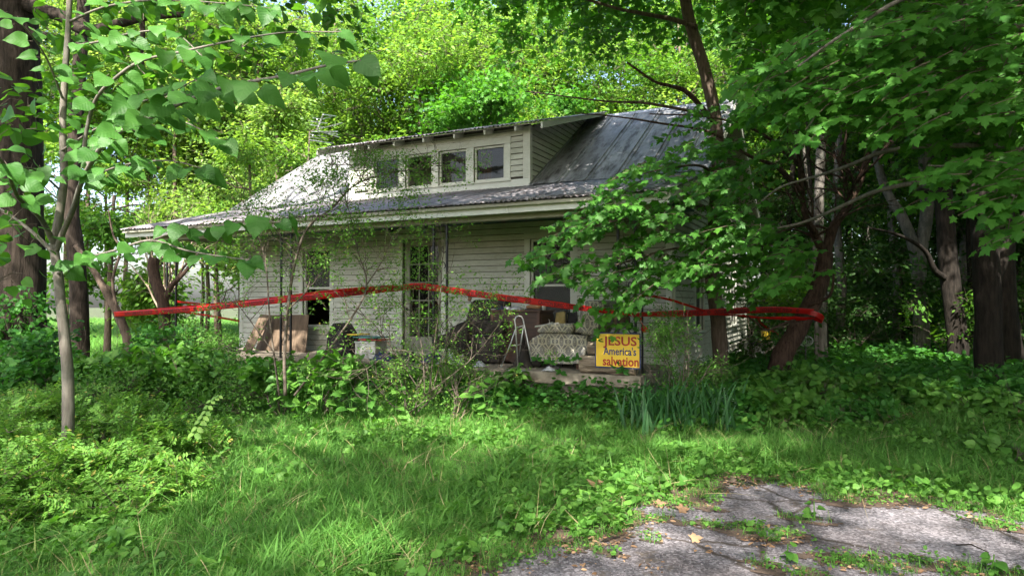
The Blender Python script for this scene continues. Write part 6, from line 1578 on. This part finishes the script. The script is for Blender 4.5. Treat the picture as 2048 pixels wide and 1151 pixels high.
ISL = [(1390, 1048, .42, .05), (1520, 1066, .25, .12), (1610, 1040, .18, .06), (1720, 1130, .30, .08), (1560, 1140, .22, .07), (1960, 1150, .5, .10), (1260, 1072, .25, .04), (1985, 1050, .2, .08), (1340, 1008, .35, .06), (1160, 1098, .25, .04)]
def island(x, y, grow_=1.0):
    o = np.zeros(len(x), bool)
    for px, py, rx, ry in ISL:
        q = PG(px, py); o |= ((x - q.x) / (rx * grow_)) ** 2 + ((y - q.y) / (ry * grow_ * 1.4)) ** 2 < 1
    return o
# soil and leaf-mould creeping over the asphalt edge
xs = np.arange(-2.6, 7.6, 0.032); ys = np.arange(1.2, 7.4, 0.032)
gx_, gy_ = np.meshgrid((xs[:-1] + xs[1:]) / 2, (ys[:-1] + ys[1:]) / 2); gx_, gy_ = gx_.ravel(), gy_.ravel()
sd_ = seg_dist(gx_, gy_, DRIVE); inside_ = in_poly(gx_, gy_, DRIVE); near_ = (sd_ < .75)
nn_ = np.zeros(len(gx_)); idx = np.where(near_ | island(gx_, gy_, 1.6))[0]; nn_[idx] = vnoise(gx_[idx], gy_[idx], 2.6, 5.0) 
nn2 = np.zeros(len(gx_)); nn2[idx] = vnoise(gx_[idx], gy_[idx], 8.0, 15.0)
keep_ = np.where(inside_, sd_ < .10 + .22 * nn_ + .10 * nn2, sd_ < .25) & near_ | (island(gx_, gy_, 1.25) & (nn_ + nn2 > -.12))
m, t, p, o = nt('dark_leaf_mould'); n = noise_node(t, 14, 8, .75); r = ramp(t, n.outputs[0], [(.3, (.03, .02, .014)), (.55, (.085, .055, .038)), (.75, (.17, .12, .085))]); t.links.new(r.outputs[0], p.inputs['Base Color']); p.inputs['Roughness'].default_value = .95; bump(t, n.outputs[0], p, 1, .02); M['mould'] = m
dirt = grid_sheet('dirt', list(xs), list(ys), M['mould'], 0.020, keep_); tag(dirt, kind='structure')

# lawn
def cam_sample(n, d0, d1, x0=-120, x1=2170, pw=1.0, seed=0):
    g_ = np.random.default_rng(seed); px = g_.uniform(x0, x1, n); d = (g_.uniform(d0 ** pw, d1 ** pw, n)) ** (1 / pw)
    u = (px - CX) / F_PX; return d * (FW[0] + u * RT[0]), d * (FW[1] + u * RT[1]), d, px
def not_house(x, y): return ~((x > XL - .4) & (x < XR + .05) & (y > 9.84) & (y < 21.2))
def put_ground(name, x, y, source, size, kind='stuff', tilt=.1, z=0.0, parent=None):
    zz = np.array([gz(a, b) for a, b in zip(x, y)]) + z; P = np.stack([x, y, zz], 1); n = len(x)
    r_ = rand_rot(n, tilt); s_ = size if hasattr(size, '__len__') and len(size) == n else rng.uniform(size[0], size[1], n)
    o = scatter(name, P, r_, s_, SRC[source], parent); o['kind'] = kind; return o
x, y, d, px = cam_sample(42000, 3.0, 13.5, seed=1)
ne = vnoise(x, y, .9, 2.0); nf = vnoise(x, y, 2.2, 7.0)
dd = seg_dist(x, y, DRIVE); ins = in_poly(x, y, DRIVE)
ok = not_house(x, y) & (~ins | (dd < .05 + .12 * nf)) & (nf > -.55)
ok &= ~((~ins) & (dd < .25) & (nf < 0.0))
right_wood = (px > 1500) & (d > 10.5)
ok &= ~(right_wood & (ne > -.2))
edge = (dd < .5) | (ne < -.35)
sel = ok & ~edge
size = (.62 + .55 * np.clip(ne + .3, 0, 1)) * rng.uniform(.7, 1.3, len(x)) * np.where(d < 6, 1.0, .85)
put_ground('lawn_grass', x[sel], y[sel], 'grass', size[sel])
sel = ok & edge; put_ground('short_grass', x[sel], y[sel], 'short', (.8, 1.8))
x, y, d, px = cam_sample(7000, 3.0, 10, seed=2); ne = vnoise(x, y, .8, 12.0); ok = not_house(x, y) & ~in_poly(x, y, DRIVE) & (seg_dist(x, y, DRIVE) > .35) & (ne > .10)
put_ground('tall_grass', x[ok], y[ok], 'tall', (.6, 1.15))
M['straw'] = leaf_mat('dead_straw', (.16, .13, .06), (.38, .33, .18), (.3, .25, .1), .2, .7, .1)
SRC['straw'] = [src(f'straw_{i}', blade_tuft(f'straw_tuft_{i}', M['straw'], 5, .2, .006, .1, 995 + i, 1.6)) for i in range(3)]
x, y, d, px = cam_sample(1300, 3.2, 11, seed=13); ok = not_house(x, y) & ~in_poly(x, y, DRIVE); put_ground('dead_straw', x[ok], y[ok], 'straw', (.5, 1.3), tilt=.3)
x, y, d, px = cam_sample(15000, 3.2, 12, seed=3); ne = vnoise(x, y, .7, 22.0); dd = seg_dist(x, y, DRIVE); ins = in_poly(x, y, DRIVE)
ok = not_house(x, y) & ((~ins) & (ne + .25 * np.clip(1.2 - dd, 0, 1) + np.clip((d - 6) * .05, 0, .3) > .12))
ok &= (rng.random(len(x)) < .6); put_ground('broadleaf_weeds', x[ok], y[ok], 'violet', rng.uniform(.55, 1.3, int(ok.sum())) , z=.075, tilt=.35)
x, y, d, px = cam_sample(12000, 3.2, 9, seed=4); dd = seg_dist(x, y, DRIVE); ins = in_poly(x, y, DRIVE)
ok = ((~ins) & (dd < .8) & (rng.random(len(x)) < .4)) | (island(x, y, 1.1) & (rng.random(len(x)) < .30)) | (ins & (dd < .2) & (rng.random(len(x)) < .2))
put_ground('clover', x[ok], y[ok], 'clover', (.6, 1.2), z=.035, tilt=.2)
isl = island(x, y, .9) & (rng.random(len(x)) < .6); put_ground('drive_grass', x[isl], y[isl], 'short', (.7, 1.5), z=.01)
x, y, d, px = cam_sample(9000, 3.2, 9, seed=5); dd = seg_dist(x, y, DRIVE); ins = in_poly(x, y, DRIVE)
ok = ((dd < .22) & (rng.random(len(x)) < .5)) | (island(x, y, 1.2) & (rng.random(len(x)) < .3)) | (ins & (rng.random(len(x)) < .012))
put_ground('dry_leaf_litter', x[ok], y[ok], 'litter', (.25, .75), z=.02)
x, y, d, px = cam_sample(7000, 3.0, 8.5, x0=800, seed=6); ins = in_poly(x, y, DRIVE) | (seg_dist(x, y, DRIVE) < .1); put_ground('loose_grit', x[ins], y[ins], 'pebble', (.25, .7), z=.018, tilt=1.0)
# beyond the near lawn
x, y, d, px = cam_sample(16000, 13.5, 60, x0=-200, x1=760, pw=1.3, seed=7); ok = not_house(x, y); put_ground('far_lawn', x[ok], y[ok], 'grass', (1.0, 2.4))
x, y, d, px = cam_sample(5200, 10, 45, x0=1380, x1=2250, seed=8); ok = not_house(x, y); put_ground('wood_floor_plants', x[ok], y[ok], 'creeper', (.8, 1.9), z=.12, tilt=.3)
x, y, d, px = cam_sample(5000, 9, 40, x0=1380, x1=2250, seed=9); ok = not_house(x, y); put_ground('wood_leaf_litter', x[ok], y[ok], 'litter', (.8, 2.2), z=.02)
# ground cover creeping up to the porch
g_ = np.random.default_rng(31)
x = g_.uniform(-12.8, -1.0, 900); y = 9.75 - np.abs(g_.normal(0, .55, 900)); hgt = .06 + .30 * np.clip(1 - (9.8 - y) / .9, 0, 1) * g_.random(900)
P = np.stack([x, y, hgt], 1); o = scatter('ground_ivy', P, rand_rot(900, .4), g_.uniform(.7, 1.2, 900), SRC['creeper']); o['kind'] = 'stuff'
x = g_.uniform(-12.0, -4.6, 260); y = 9.70 - np.abs(g_.normal(0, .25, 260)); hgt = .1 + .45 * g_.random(260) ** 1.4
o = scatter('porch_edge_weeds', np.stack([x, y, hgt], 1), rand_rot(260, .5), g_.uniform(.7, 1.2, 260), SRC['weed']); o['kind'] = 'stuff'

def bush(name, label, cat, px, d, h, r, n, source, seed, group=None, stems=5, sz=(.8, 1.25), stem_mat='twig', flat=.55, py=None):
    q = PD(px, 640, d); t_ = thing(name, label, cat, (q.x, q.y, 0), group); rr = random.Random(seed); tips = []; m = MB()
    if source == 'pinnate': h *= .52; n = int(n * .40); px = px - 90
    if px < 480 and source != 'pinnate': h *= .82
    if source in ('weed', 'creeper') and px > 1450: h *= .62; n = int(n * .8)
    for k in range(stems): grow(m, (q.x + rr.gauss(0, r * .2), q.y + rr.gauss(0, r * .2), -.02), (rr.gauss(0, .45), rr.gauss(0, .45), 1), h * .62, .012, 2, rr, tips, .18, .06)
    m.build('stems', M[stem_mat], t_)['kind'] = 'stuff'
    P = crown_pts((q.x, q.y, h * .55), (r, r, h * .48), n, lumps=max(5, n // 9), thin=flat, seed=seed); P[:, 2] = np.clip(P[:, 2], .05, h * 1.1)
    k = len(P); o = scatter('leaves', P, rand_rot(k, .5), rng.uniform(sz[0], sz[1], k), SRC[source], t_); o['kind'] = 'stuff'
    return t_
SRC['pinnate'] = []
for i in range(4):
    rr = random.Random(i + 5); m = MB()
    for b in range(5):
        a = rr.uniform(0, 6.283); dv = Vector((math.cos(a), math.sin(a), rr.uniform(-.1, .6))).normalized(); lat = dv.cross(Vector((0, 0, 1))).normalized(); L_ = rr.uniform(.13, .24)
        m.tube([(0, 0, 0), dv * L_ * .5, dv * L_ - Vector((0, 0, .02))], [.002, .0016, .001], 3, False, 1)
        for j in range(9):
            for s in (-1, 1):
                p_ = dv * L_ * (.15 + .85 * j / 8); R_ = rotm(lat * s + dv * .35 + Vector((0, 0, rr.gauss(-.1, .2))), (rr.gauss(0, .25), rr.gauss(0, .25), 1)); sz_ = .046 * rr.uniform(.75, 1.2)
                m.add([p_ + R_ @ (Vector(v_) * sz_) for v_ in TINY[0]], TINY[1])
    SRC['pinnate'].append(src(f'pinnate_{i}', m.mesh(f'pinnate_{i}', [M['lf_small'], M['twig']])))
G3 = 'low fine-leaved shrubs massed at the lower left'
for k, (px, d, h, r, n) in enumerate([(-60, 4.9, .55, .5, 200), (30, 5.4, .75, .6, 300), (-60, 5.9, .95, .7, 330), (120, 5.6, .70, .6, 330), (230, 5.2, .48, .5, 260), (300, 5.9, .45, .5, 260), (200, 6.6, .80, .6, 330), (60, 6.8, 1.0, .7, 330), (330, 7.0, .50, .55, 260), (400, 7.3, .42, .5, 200), (270, 7.6, .75, .6, 260), (140, 7.9, .95, .7, 300), (-20, 8.2, 1.1, .8, 300)]):
    bush('low_shrub', 'low shrub of tiny paired leaves in the green mass at the lower left corner', 'shrub', px, d, h, r, n, 'pinnate', 600 + k, G3)
G4 = 'leafy undergrowth between the oak and the porch'
for k, (px, d, h, r, n, s) in enumerate([(20, 9.6, 1.25, .7, 90, 'creeper'), (110, 9.4, 1.0, .7, 90, 'creeper'), (200, 10, 1.0, .7, 110, 'weed'), (270, 10.2, .95, .7, 110, 'weed'), (340, 10.4, 1.05, .7, 120, 'weed'), (410, 10.6, .85, .6, 100, 'weed'), (460, 10.9, .8, .6, 80, 'creeper'), (150, 11.6, 1.25, .9, 100, 'creeper'), (300, 12.2, 1.3, .9, 110, 'creeper'), (400, 12.6, 1.2, .8, 100, 'bush'), (230, 9.2, .7, .6, 70, 'bush'), (450, 9.6, .45, .5, 60, 'bush')]):
    bush('undergrowth_bush', 'knee-high leafy weed clump in the undergrowth between the oak and the porch corner', 'weeds', px, d, h, r, n, s, 640 + k, G4)
SRC['tinyb'] = [src(f'tinyb_{i}', cluster(f'tinyb_spray_{i}', TINY, M['lf_small'], 16, .13, .042, .6, seed=890 + i)) for i in range(3)]
bush('fine_leaved_bush', 'loose fine-leaved bush in front of the glazed door, between laundry basket and recliner', 'bush', 815, 9.35, 1.25, .55, 190, 'tinyb', 681, stems=9, sz=(.6, 1.1))
bush('fine_leaved_bush', 'low fine-leaved bush at the porch edge in front of the recliner', 'bush', 905, 9.3, .95, .45, 120, 'tinyb', 682, stems=7, sz=(.6, 1.1))
bush('leafy_bush', 'heart-leaved bush in front of the left window below the red tape', 'bush', 640, 9.35, .95, .5, 60, 'weed', 683, sz=(.8, 1.2))
bush('leafy_bush', 'heart-leaved bush at the foot of the left ironwork post', 'bush', 560, 9.5, .80, .4, 44, 'weed', 684, sz=(.8, 1.2))
# ivy at the foot of the oak
q = PD(45, 640, 10.5); P = np.concatenate([np.stack([rng.normal(PD(40, 640, 10.6).x, .35, 90), rng.normal(PD(40, 640, 10.5).y, .15, 90), rng.uniform(.2, 1.7, 90)], 1)])
iv = scatter('oak_ivy', P, rand_rot(90, 1.0), rng.uniform(.6, 1.0, 90), SRC['creeper']); iv['kind'] = 'stuff'
G5 = 'broad-leaved weeds right of the iris'
for k, (px, d, h, r, n) in enumerate([(1480, 9.6, .55, .5, 90), (1550, 9.2, .62, .55, 110), (1620, 10.2, .75, .6, 110), (1700, 10.6, .75, .6, 110), (1770, 10.8, .75, .6, 100), (1840, 10.4, .6, .6, 90), (1500, 11.2, .7, .5, 80), (1590, 11.6, .72, .6, 90), (1680, 8.9, .45, .5, 70), (1930, 9.6, .6, .6, 80), (2030, 8.8, .8, .6, 90), (2060, 6.6, .42, .4, 40), (1950, 11, .8, .7, 80)]):
    bush('broadleaf_clump', 'dark clump of broad-leaved weeds in the bank right of the iris', 'weeds', px, d, h, r, n, 'weed' if k % 4 else 'creeper', 660 + k, G5, sz=(.7, 1.15))
bush('corner_shrub', 'dark small-leaved shrub at the right front corner of the cottage, its edge over the sign', 'shrub', 1345, 9.7, 1.6, .30, 85, 'bush', 690, sz=(.6, 1.0))
bush('corner_shrub', 'low dark shrub at the foot of the side wall left of the maple trunk', 'shrub', 1400, 10.4, .7, .4, 90, 'bush', 691, sz=(.6, .9))

# big-leaved plants built leaf by leaf
LW_ = leafs('weedleaf', HEARTL, 'lf_weed', 4); LF5 = leafs('fiveleaf', OVALL, 'lf_creeper', 3)
def plant(label, px, d, h, n, size, seed, name='broadleaf_plant', base=0.0, group=None, yellow=False, leaves=None):
    q = PD(px, 640, d); rr = random.Random(seed); t_ = thing(name, label, 'plant', (q.x, q.y, base), group)
    st = MB(); k = max(1, n // 7)
    for j in range(k):
        a = rr.uniform(0, 6.283); lean = rr.uniform(.05, .35) if k > 1 else .1
        pts = [Vector((q.x + math.cos(a) * lean * h * f ** 1.4, q.y + math.sin(a) * lean * h * f ** 1.4, base + h * rr.uniform(.8, 1) * f)) for f in (0, .33, .66, 1)]
        st.tube(pts, [.008, .007, .005, .003], 5, False)
        m_ = n // k
        for i in range(m_):
            f = .25 + .75 * (i + .5) / m_; i0 = min(2, int(f * 3)); p_ = pts[i0].lerp(pts[i0 + 1], f * 3 - i0)
            b = rr.uniform(0, 6.283); out = Vector((math.cos(b), math.sin(b), 0)); s_ = size * rr.uniform(.7, 1.15) * (1.1 - .4 * f)
            tocam = (Vector((0, 0, EYE)) - p_).normalized()
            put_leaf(leaves or LW_, t_, p_ + out * s_ * .55, (out + Vector((0, 0, rr.uniform(-.5, .1)))).normalized(), (Vector((rr.gauss(0, .3), rr.gauss(0, .3), 1)) + tocam * .4).normalized(), s_, rr)
    st.build('stem', M['lf_weed'], t_)
    return t_
for k, (px, d, h, n, s, lb) in enumerate([
        (520, 9.6, .55, 9, .15, 'broad-leaved weed at the left end of the porch front, below the plywood'),
        (565, 9.3, .62, 12, .16, 'broad-leaved weed between the plywood strip and the left post'),
        (610, 9.3, .85, 14, .16, 'tall heart-leaved weed in front of the plywood sheet'),
        (640, 8.9, .72, 14, .15, 'heart-leaved weed in front of the dark mattress'),
        (662, 9.1, 1.12, 16, .15, 'tallest heart-leaved weed, left of the glazed door, topping the mattress'),
        (705, 8.8, .95, 18, .16, 'upright pale-green pokeweed plant in front of the laundry basket'),
        (745, 8.9, .66, 12, .15, 'broad-leaved weed right of the upright pokeweed'),
        (790, 9.0, .55, 10, .14, 'low broad-leaved weed in front of the glazed door'),
        (945, 9.2, .62, 12, .15, 'dark broad-leaved weed at the porch edge in front of the recliner'),
        (975, 8.9, .66, 16, .16, 'dark heart-leaved weed left of the foot of the step ladder'),
        (1000, 9.0, .42, 8, .13, 'small broad-leaved weed under the step ladder foot')]):
    plant(lb, px, d, h, n, s, 700 + k)
for k, (px, py, n, lb) in enumerate([(1085, 730, 10, 'five-leaved creeper spray on the porch edge below the left end of the armchair'), (1143, 728, 12, 'five-leaved creeper spray on the porch edge below the middle of the armchair'), (1112, 752, 6, 'single creeper leaf hanging over the porch edge'), (1250, 742, 10, 'creeper spray hanging below the yellow sign'), (1185, 690, 6, 'creeper sprig between armchair and yellow sign'), (1262, 655, 10, 'creeper sprig over the top edge of the yellow sign')]):
    q = PY(px, py, 9.84 if k != 5 else 9.78); t_ = thing('creeper', lb, 'plant', tuple(q)); rr = random.Random(730 + k); st = MB()
    for j in range(max(1, n // 4)):
        c = q + Vector((rr.uniform(-.22, .22), rr.uniform(-.06, .02), rr.uniform(-.02, .10))); st.tube([q, (q + c) / 2 + Vector((0, -.02, .04)), c], [.003, .003, .002], 4, False)
        for i in range(5):
            a = math.pi * (.1 + .2 * i) + rr.gauss(0, .1); put_leaf(LF5, t_, c, (math.cos(a), -.25, .75 * math.sin(a) - .35), (0, -1, .8), rr.uniform(.085, .125), rr)
    st.build('stem', M['lf_creeper'], t_)
# seedlings in the lawn and on the drive
for k, (px, py, h, n, s, lb) in enumerate([(1065, 950, .14, 4, .075, 'pair of round-leaved seedlings in the grass, left of the fallen brown leaf'), (1130, 955, .12, 4, .07, 'round-leaved seedling right of the fallen brown leaf in the lawn'), (1310, 975, .18, 8, .085, 'violet plant with wide round leaves at the top edge of the drive'),
        (1045, 1030, .10, 3, .07, 'single bright round-leaved seedling in the short grass near the drive'), (1235, 1045, .10, 4, .08, 'yellow-green seedling at the left edge of the drive'), (1510, 1062, .12, 5, .075, 'lime-green three-leaved seedling on the cracked drive'), (1625, 1035, .16, 8, .08, 'bushy green seedling on the drive'),
        (1570, 1115, .13, 6, .07, 'lime-green seedling near the bottom of the drive'), (1470, 915, .16, 7, .09, 'violet clump in the grass above the drive'), (1850, 955, .2, 9, .09, 'pale round-leaved clump on the grass bank right of the drive'), (1700, 925, .16, 7, .08, 'violet clump in the grass above the middle of the drive'), (1975, 1140, .15, 8, .08, 'leafy weed at the bottom right of the drive'), (240, 1085, .16, 7, .09, 'round-leaved weed in the long grass at the lower left'), (480, 1075, .15, 6, .09, 'round-leaved weed in the long grass left of centre'), (660, 1020, .14, 5, .09, 'round-leaved weed in the lawn left of centre')]):
    q = PG(px, py + 6); dd_ = q.x * FW[0] + q.y * FW[1]; plant(lb, px, dd_, h, n, s, 760 + k, name='seedling')
t_ = thing('climbing_sprig', 'pale lime-leaved sprig arching out of the low shrubs at lower left', 'plant', tuple(PD(390, 860, 5.8)))
pts = smooth_path([PD(392, 865, 5.8), PD(404, 840, 5.75), PD(414, 822, 5.7), PD(424, 800, 5.65), PD(440, 790, 5.6)], 4); m = MB(); m.tube(pts, .003, 4); m.build('stem', M['lf_weed'], t_); rr = random.Random(3)
LY = leafs('lime', OVALL, 'lf_yellow', 3)
for i, p_ in enumerate(pts[::2]):
    for s in (-1, 1): put_leaf(LY, t_, p_, (s * .8, -.2, -.25), (0, -1, .6), .075 * (1.2 - .07 * i), rr)
# dead leaves one can pick out
dl = leafs('brownleaf', MAPLE, 'dry', 2)
for px, py, s, lb in ((1178, 963, .12, 'large fallen brown leaf lying in the lawn grass'), (1355, 1015, .09, 'tan fallen leaf at the top edge of the drive'), (1310, 1005, .09, 'pale grey fallen leaf among seedlings at the drive edge'), (1380, 1072, .08, 'brown fallen leaf on the soil strip across the drive')):
    q = PG(px, py, .08 if py < 1000 else .03); o = link('fallen_leaf', random.choice(dl)); o.matrix_world = Matrix.Translation(q) @ rotm((.8, .5, .15), (.1, -.45, 1)).to_4x4() @ Matrix.Scale(s, 4); tag(o, lb, 'fallen leaf')
q0, q1 = PG(1205, 1078, .02), PG(1238, 1070, .02); m = MB(); m.tube([q0, (q0 + q1) / 2 + Vector((0, .01, .006)), q1], [.012, .013, .009], 8, True, 0, .3); tag(m.build('fallen_stick', M['bark_dark'], None), 'short dark stick lying across the left tip of the drive', 'stick')
q0, q1 = PG(1905, 1085, .03), PG(1970, 1100, .03); m = MB(); m.tube([q0, (q0 + q1) / 2 + Vector((0, .02, .02)), q1], [.005, .006, .004], 6, True, 0, .2); tag(m.build('fallen_stick', M['bark_dark'], None), 'thin dark twig lying on the right part of the drive', 'stick')

# iris clump
q = PG(1350, 815); ir = thing('iris_clump', 'clump of tall sword-shaped iris leaves in front of the right porch corner', 'plant', (q.x, q.y, 0))
im = []
for k in range(4):
    rr = random.Random(k + 2); m = MB(); H = .52 + .05 * k; ln = .18 + .12 * k; vs = []
    for i in range(8):
        f = i / 7; w_ = .019 * (1 - f ** 2.2) + .0005; vs += [(-w_, ln * H * f * f, H * (f - .2 * ln * f * f)), (0, ln * H * f * f + .004, H * (f - .2 * ln * f * f)), (w_, ln * H * f * f, H * (f - .2 * ln * f * f))]
    fs = [];
    for i in range(7): a = 3 * i; fs += [(a, a+1, a+4, a+3), (a+1, a+2, a+5, a+4)]
    m.add(vs, fs); im.append(m.mesh('blade', M['iris'], smooth=True))
rr = random.Random(12)
for k in range(150):
    px = rr.choice([rr.gauss(1290, 22), rr.gauss(1345, 30), rr.gauss(1405, 26), rr.gauss(1440, 20)]); p_ = PD(px, 640, rr.uniform(8.2, 9.3)); o = link('blade', rr.choice(im), ir)
    o.location = Vector((p_.x, p_.y, 0)) - ir.location; o.rotation_euler = (rr.gauss(0, .12), rr.gauss((px - 1350) * .0012, .16), rr.uniform(0, 6.283)); s = rr.uniform(.7, 1.15); o.scale = (s, s, s)

SRC['tiny'] = [src(f'tiny_{i}', cluster(f'tiny_spray_{i}', TINY, M['lf_small'], 7, .07, .034, .6, seed=990 + i)) for i in range(4)]
# spindly shrubs before the porch: thin crooked stems, sparse tiny leaves
def spindly(label, main_paths, n_tw, reg, seed, leafp=.55, gy=0):
    q = main_paths[0][0][0]; t_ = thing('spindly_shrub', label, 'shrub', (q.x, q.y, 0)); rr = random.Random(seed); tips = []; starts = []
    for pts, a, b in main_paths:
        limb('stem', t_, pts, a, b, 'twig', 7, .12, 4); sp_ = smooth_path(pts, 5); starts += [(sp_[i], (sp_[min(i+1, len(sp_)-1)] - sp_[i-1]).normalized()) for i in range(max(1, len(sp_)//5), len(sp_))]
    m = MB()
    for k in range(n_tw):
        p_, t0 = rr.choice(starts); dv = (t0 * .6 + Vector((RT[0], RT[1], 0)) * rr.gauss(0, .8) + Vector((FW[0], FW[1], 0)) * rr.gauss(0, .4) + Vector((0, 0, rr.gauss(.1, .5))))
        grow(m, p_, dv, rr.uniform(.22, .5), rr.uniform(.0035, .006), 2, rr, tips, .22, .03, .75, (1, 3), .0012, 4, 4, .8)
    m.build('twigs', M['twig'], t_)['kind'] = 'stuff'
    P = [tuple(p_ + Vector((rr.gauss(0, .07), rr.gauss(0, .07), rr.gauss(0, .07)))) for p_, d_ in tips for _ in range(3) if rr.random() < leafp]
    P = np.array(P); x_, y_, d_ = proj(P); ok = y_ > 300; P = P[ok]
    o = scatter('leaves', P, rand_rot(len(P), .6), rng.uniform(.8, 1.5, len(P)), SRC['tiny'], t_); o['kind'] = 'stuff'; print('spindly', len(P))
D_ = 9.0
spindly('tall spindly bush of crooked stems and tiny leaves, left window behind, reaching the dormer', [
    ([PD(572, 790, D_), PD(570, 700, D_), PD(580, 580, D_), PD(596, 500, D_), PD(618, 450, D_), PD(660, 418, D_), PD(695, 380, D_), PD(722, 362, D_), PD(760, 350, D_), PD(830, 335, D_), PD(875, 320, D_)], .026, .004),
    ([PD(722, 362, D_), PD(728, 330, D_), PD(735, 300, D_)], .009, .003), ([PD(722, 362, D_), PD(700, 330, D_), PD(660, 330, D_)], .008, .003),
    ([PD(560, 790, D_), PD(540, 640, 9.2), PD(530, 520, 9.3), PD(500, 430, 9.4), PD(470, 380, 9.4)], .016, .004),
    ([PD(575, 620, D_), PD(620, 560, 9.1), PD(560, 470, 9.2), PD(520, 440, 9.3), PD(478, 428, 9.3)], .012, .003),
    ([PD(590, 790, D_), PD(700, 640, 9.1), PD(733, 570, 9.1), PD(715, 500, 9.1), PD(700, 430, 9.1), PD(690, 400, 9.1)], .018, .004),
    ([PD(733, 570, 9.1), PD(765, 520, 9.0), PD(785, 470, 9.0)], .010, .004), ([PD(545, 700, 9.1), PD(500, 640, 9.2), PD(470, 600, 9.2)], .010, .003)], 210, None, 5, .8)
spindly('tangled low bush with fine pale leaves in front of the glazed door and middle post', [
    ([PD(850, 790, 9.2), PD(845, 700, 9.2), PD(830, 640, 9.2), PD(815, 590, 9.2)], .010, .003), ([PD(862, 790, 9.2), PD(890, 700, 9.1), PD(920, 660, 9.1), PD(960, 620, 9.1)], .009, .002),
    ([PD(840, 780, 9.2), PD(780, 690, 9.1), PD(740, 640, 9.1), PD(690, 610, 9.1)], .009, .002), ([PD(858, 790, 9.2), PD(870, 680, 9.2), PD(880, 600, 9.2), PD(885, 520, 9.3), PD(890, 480, 9.4)], .012, .003),
    ([PD(850, 790, 9.2), PD(940, 720, 9.0), PD(985, 665, 9.0)], .010, .003), ([PD(848, 730, 9.2), PD(810, 700, 9.0), PD(760, 720, 8.9), PD(700, 760, 8.8)], .008, .003)], 80, None, 8, .5)
m = MB(); tips = []; rr = random.Random(4); q = PG(480, 768)
for k in range(22): grow(m, q + Vector((rr.gauss(0, .15), rr.gauss(0, .1), 0)), (rr.gauss(0, .8), rr.gauss(0, .4), rr.uniform(.4, 1)), .5, .006, 2, rr, tips, .22, -.05, .8, (1, 2), .001, 4, 4, .7)
o = m.build('dead_brush', M['twig_pink'], None); tag(o, 'heap of dead thin brushwood at the left end of the porch front', 'brushwood'); o['kind'] = 'stuff'
# white blossoms by the weed bank
m = MB()
for k in range(26):
    p_ = PD(rr.gauss(1448, 16), rr.gauss(800, 9), 8.6); 
    for j in range(4): R_ = rotm((math.cos(j * 1.57), math.sin(j * 1.57), .2), (0, 0, 1)); m.add([p_ + R_ @ (Vector(v_) * .016) for v_ in OVALL[0]], OVALL[1])
o = m.build('white_blossom', M['petal'], None); o['kind'] = 'stuff'
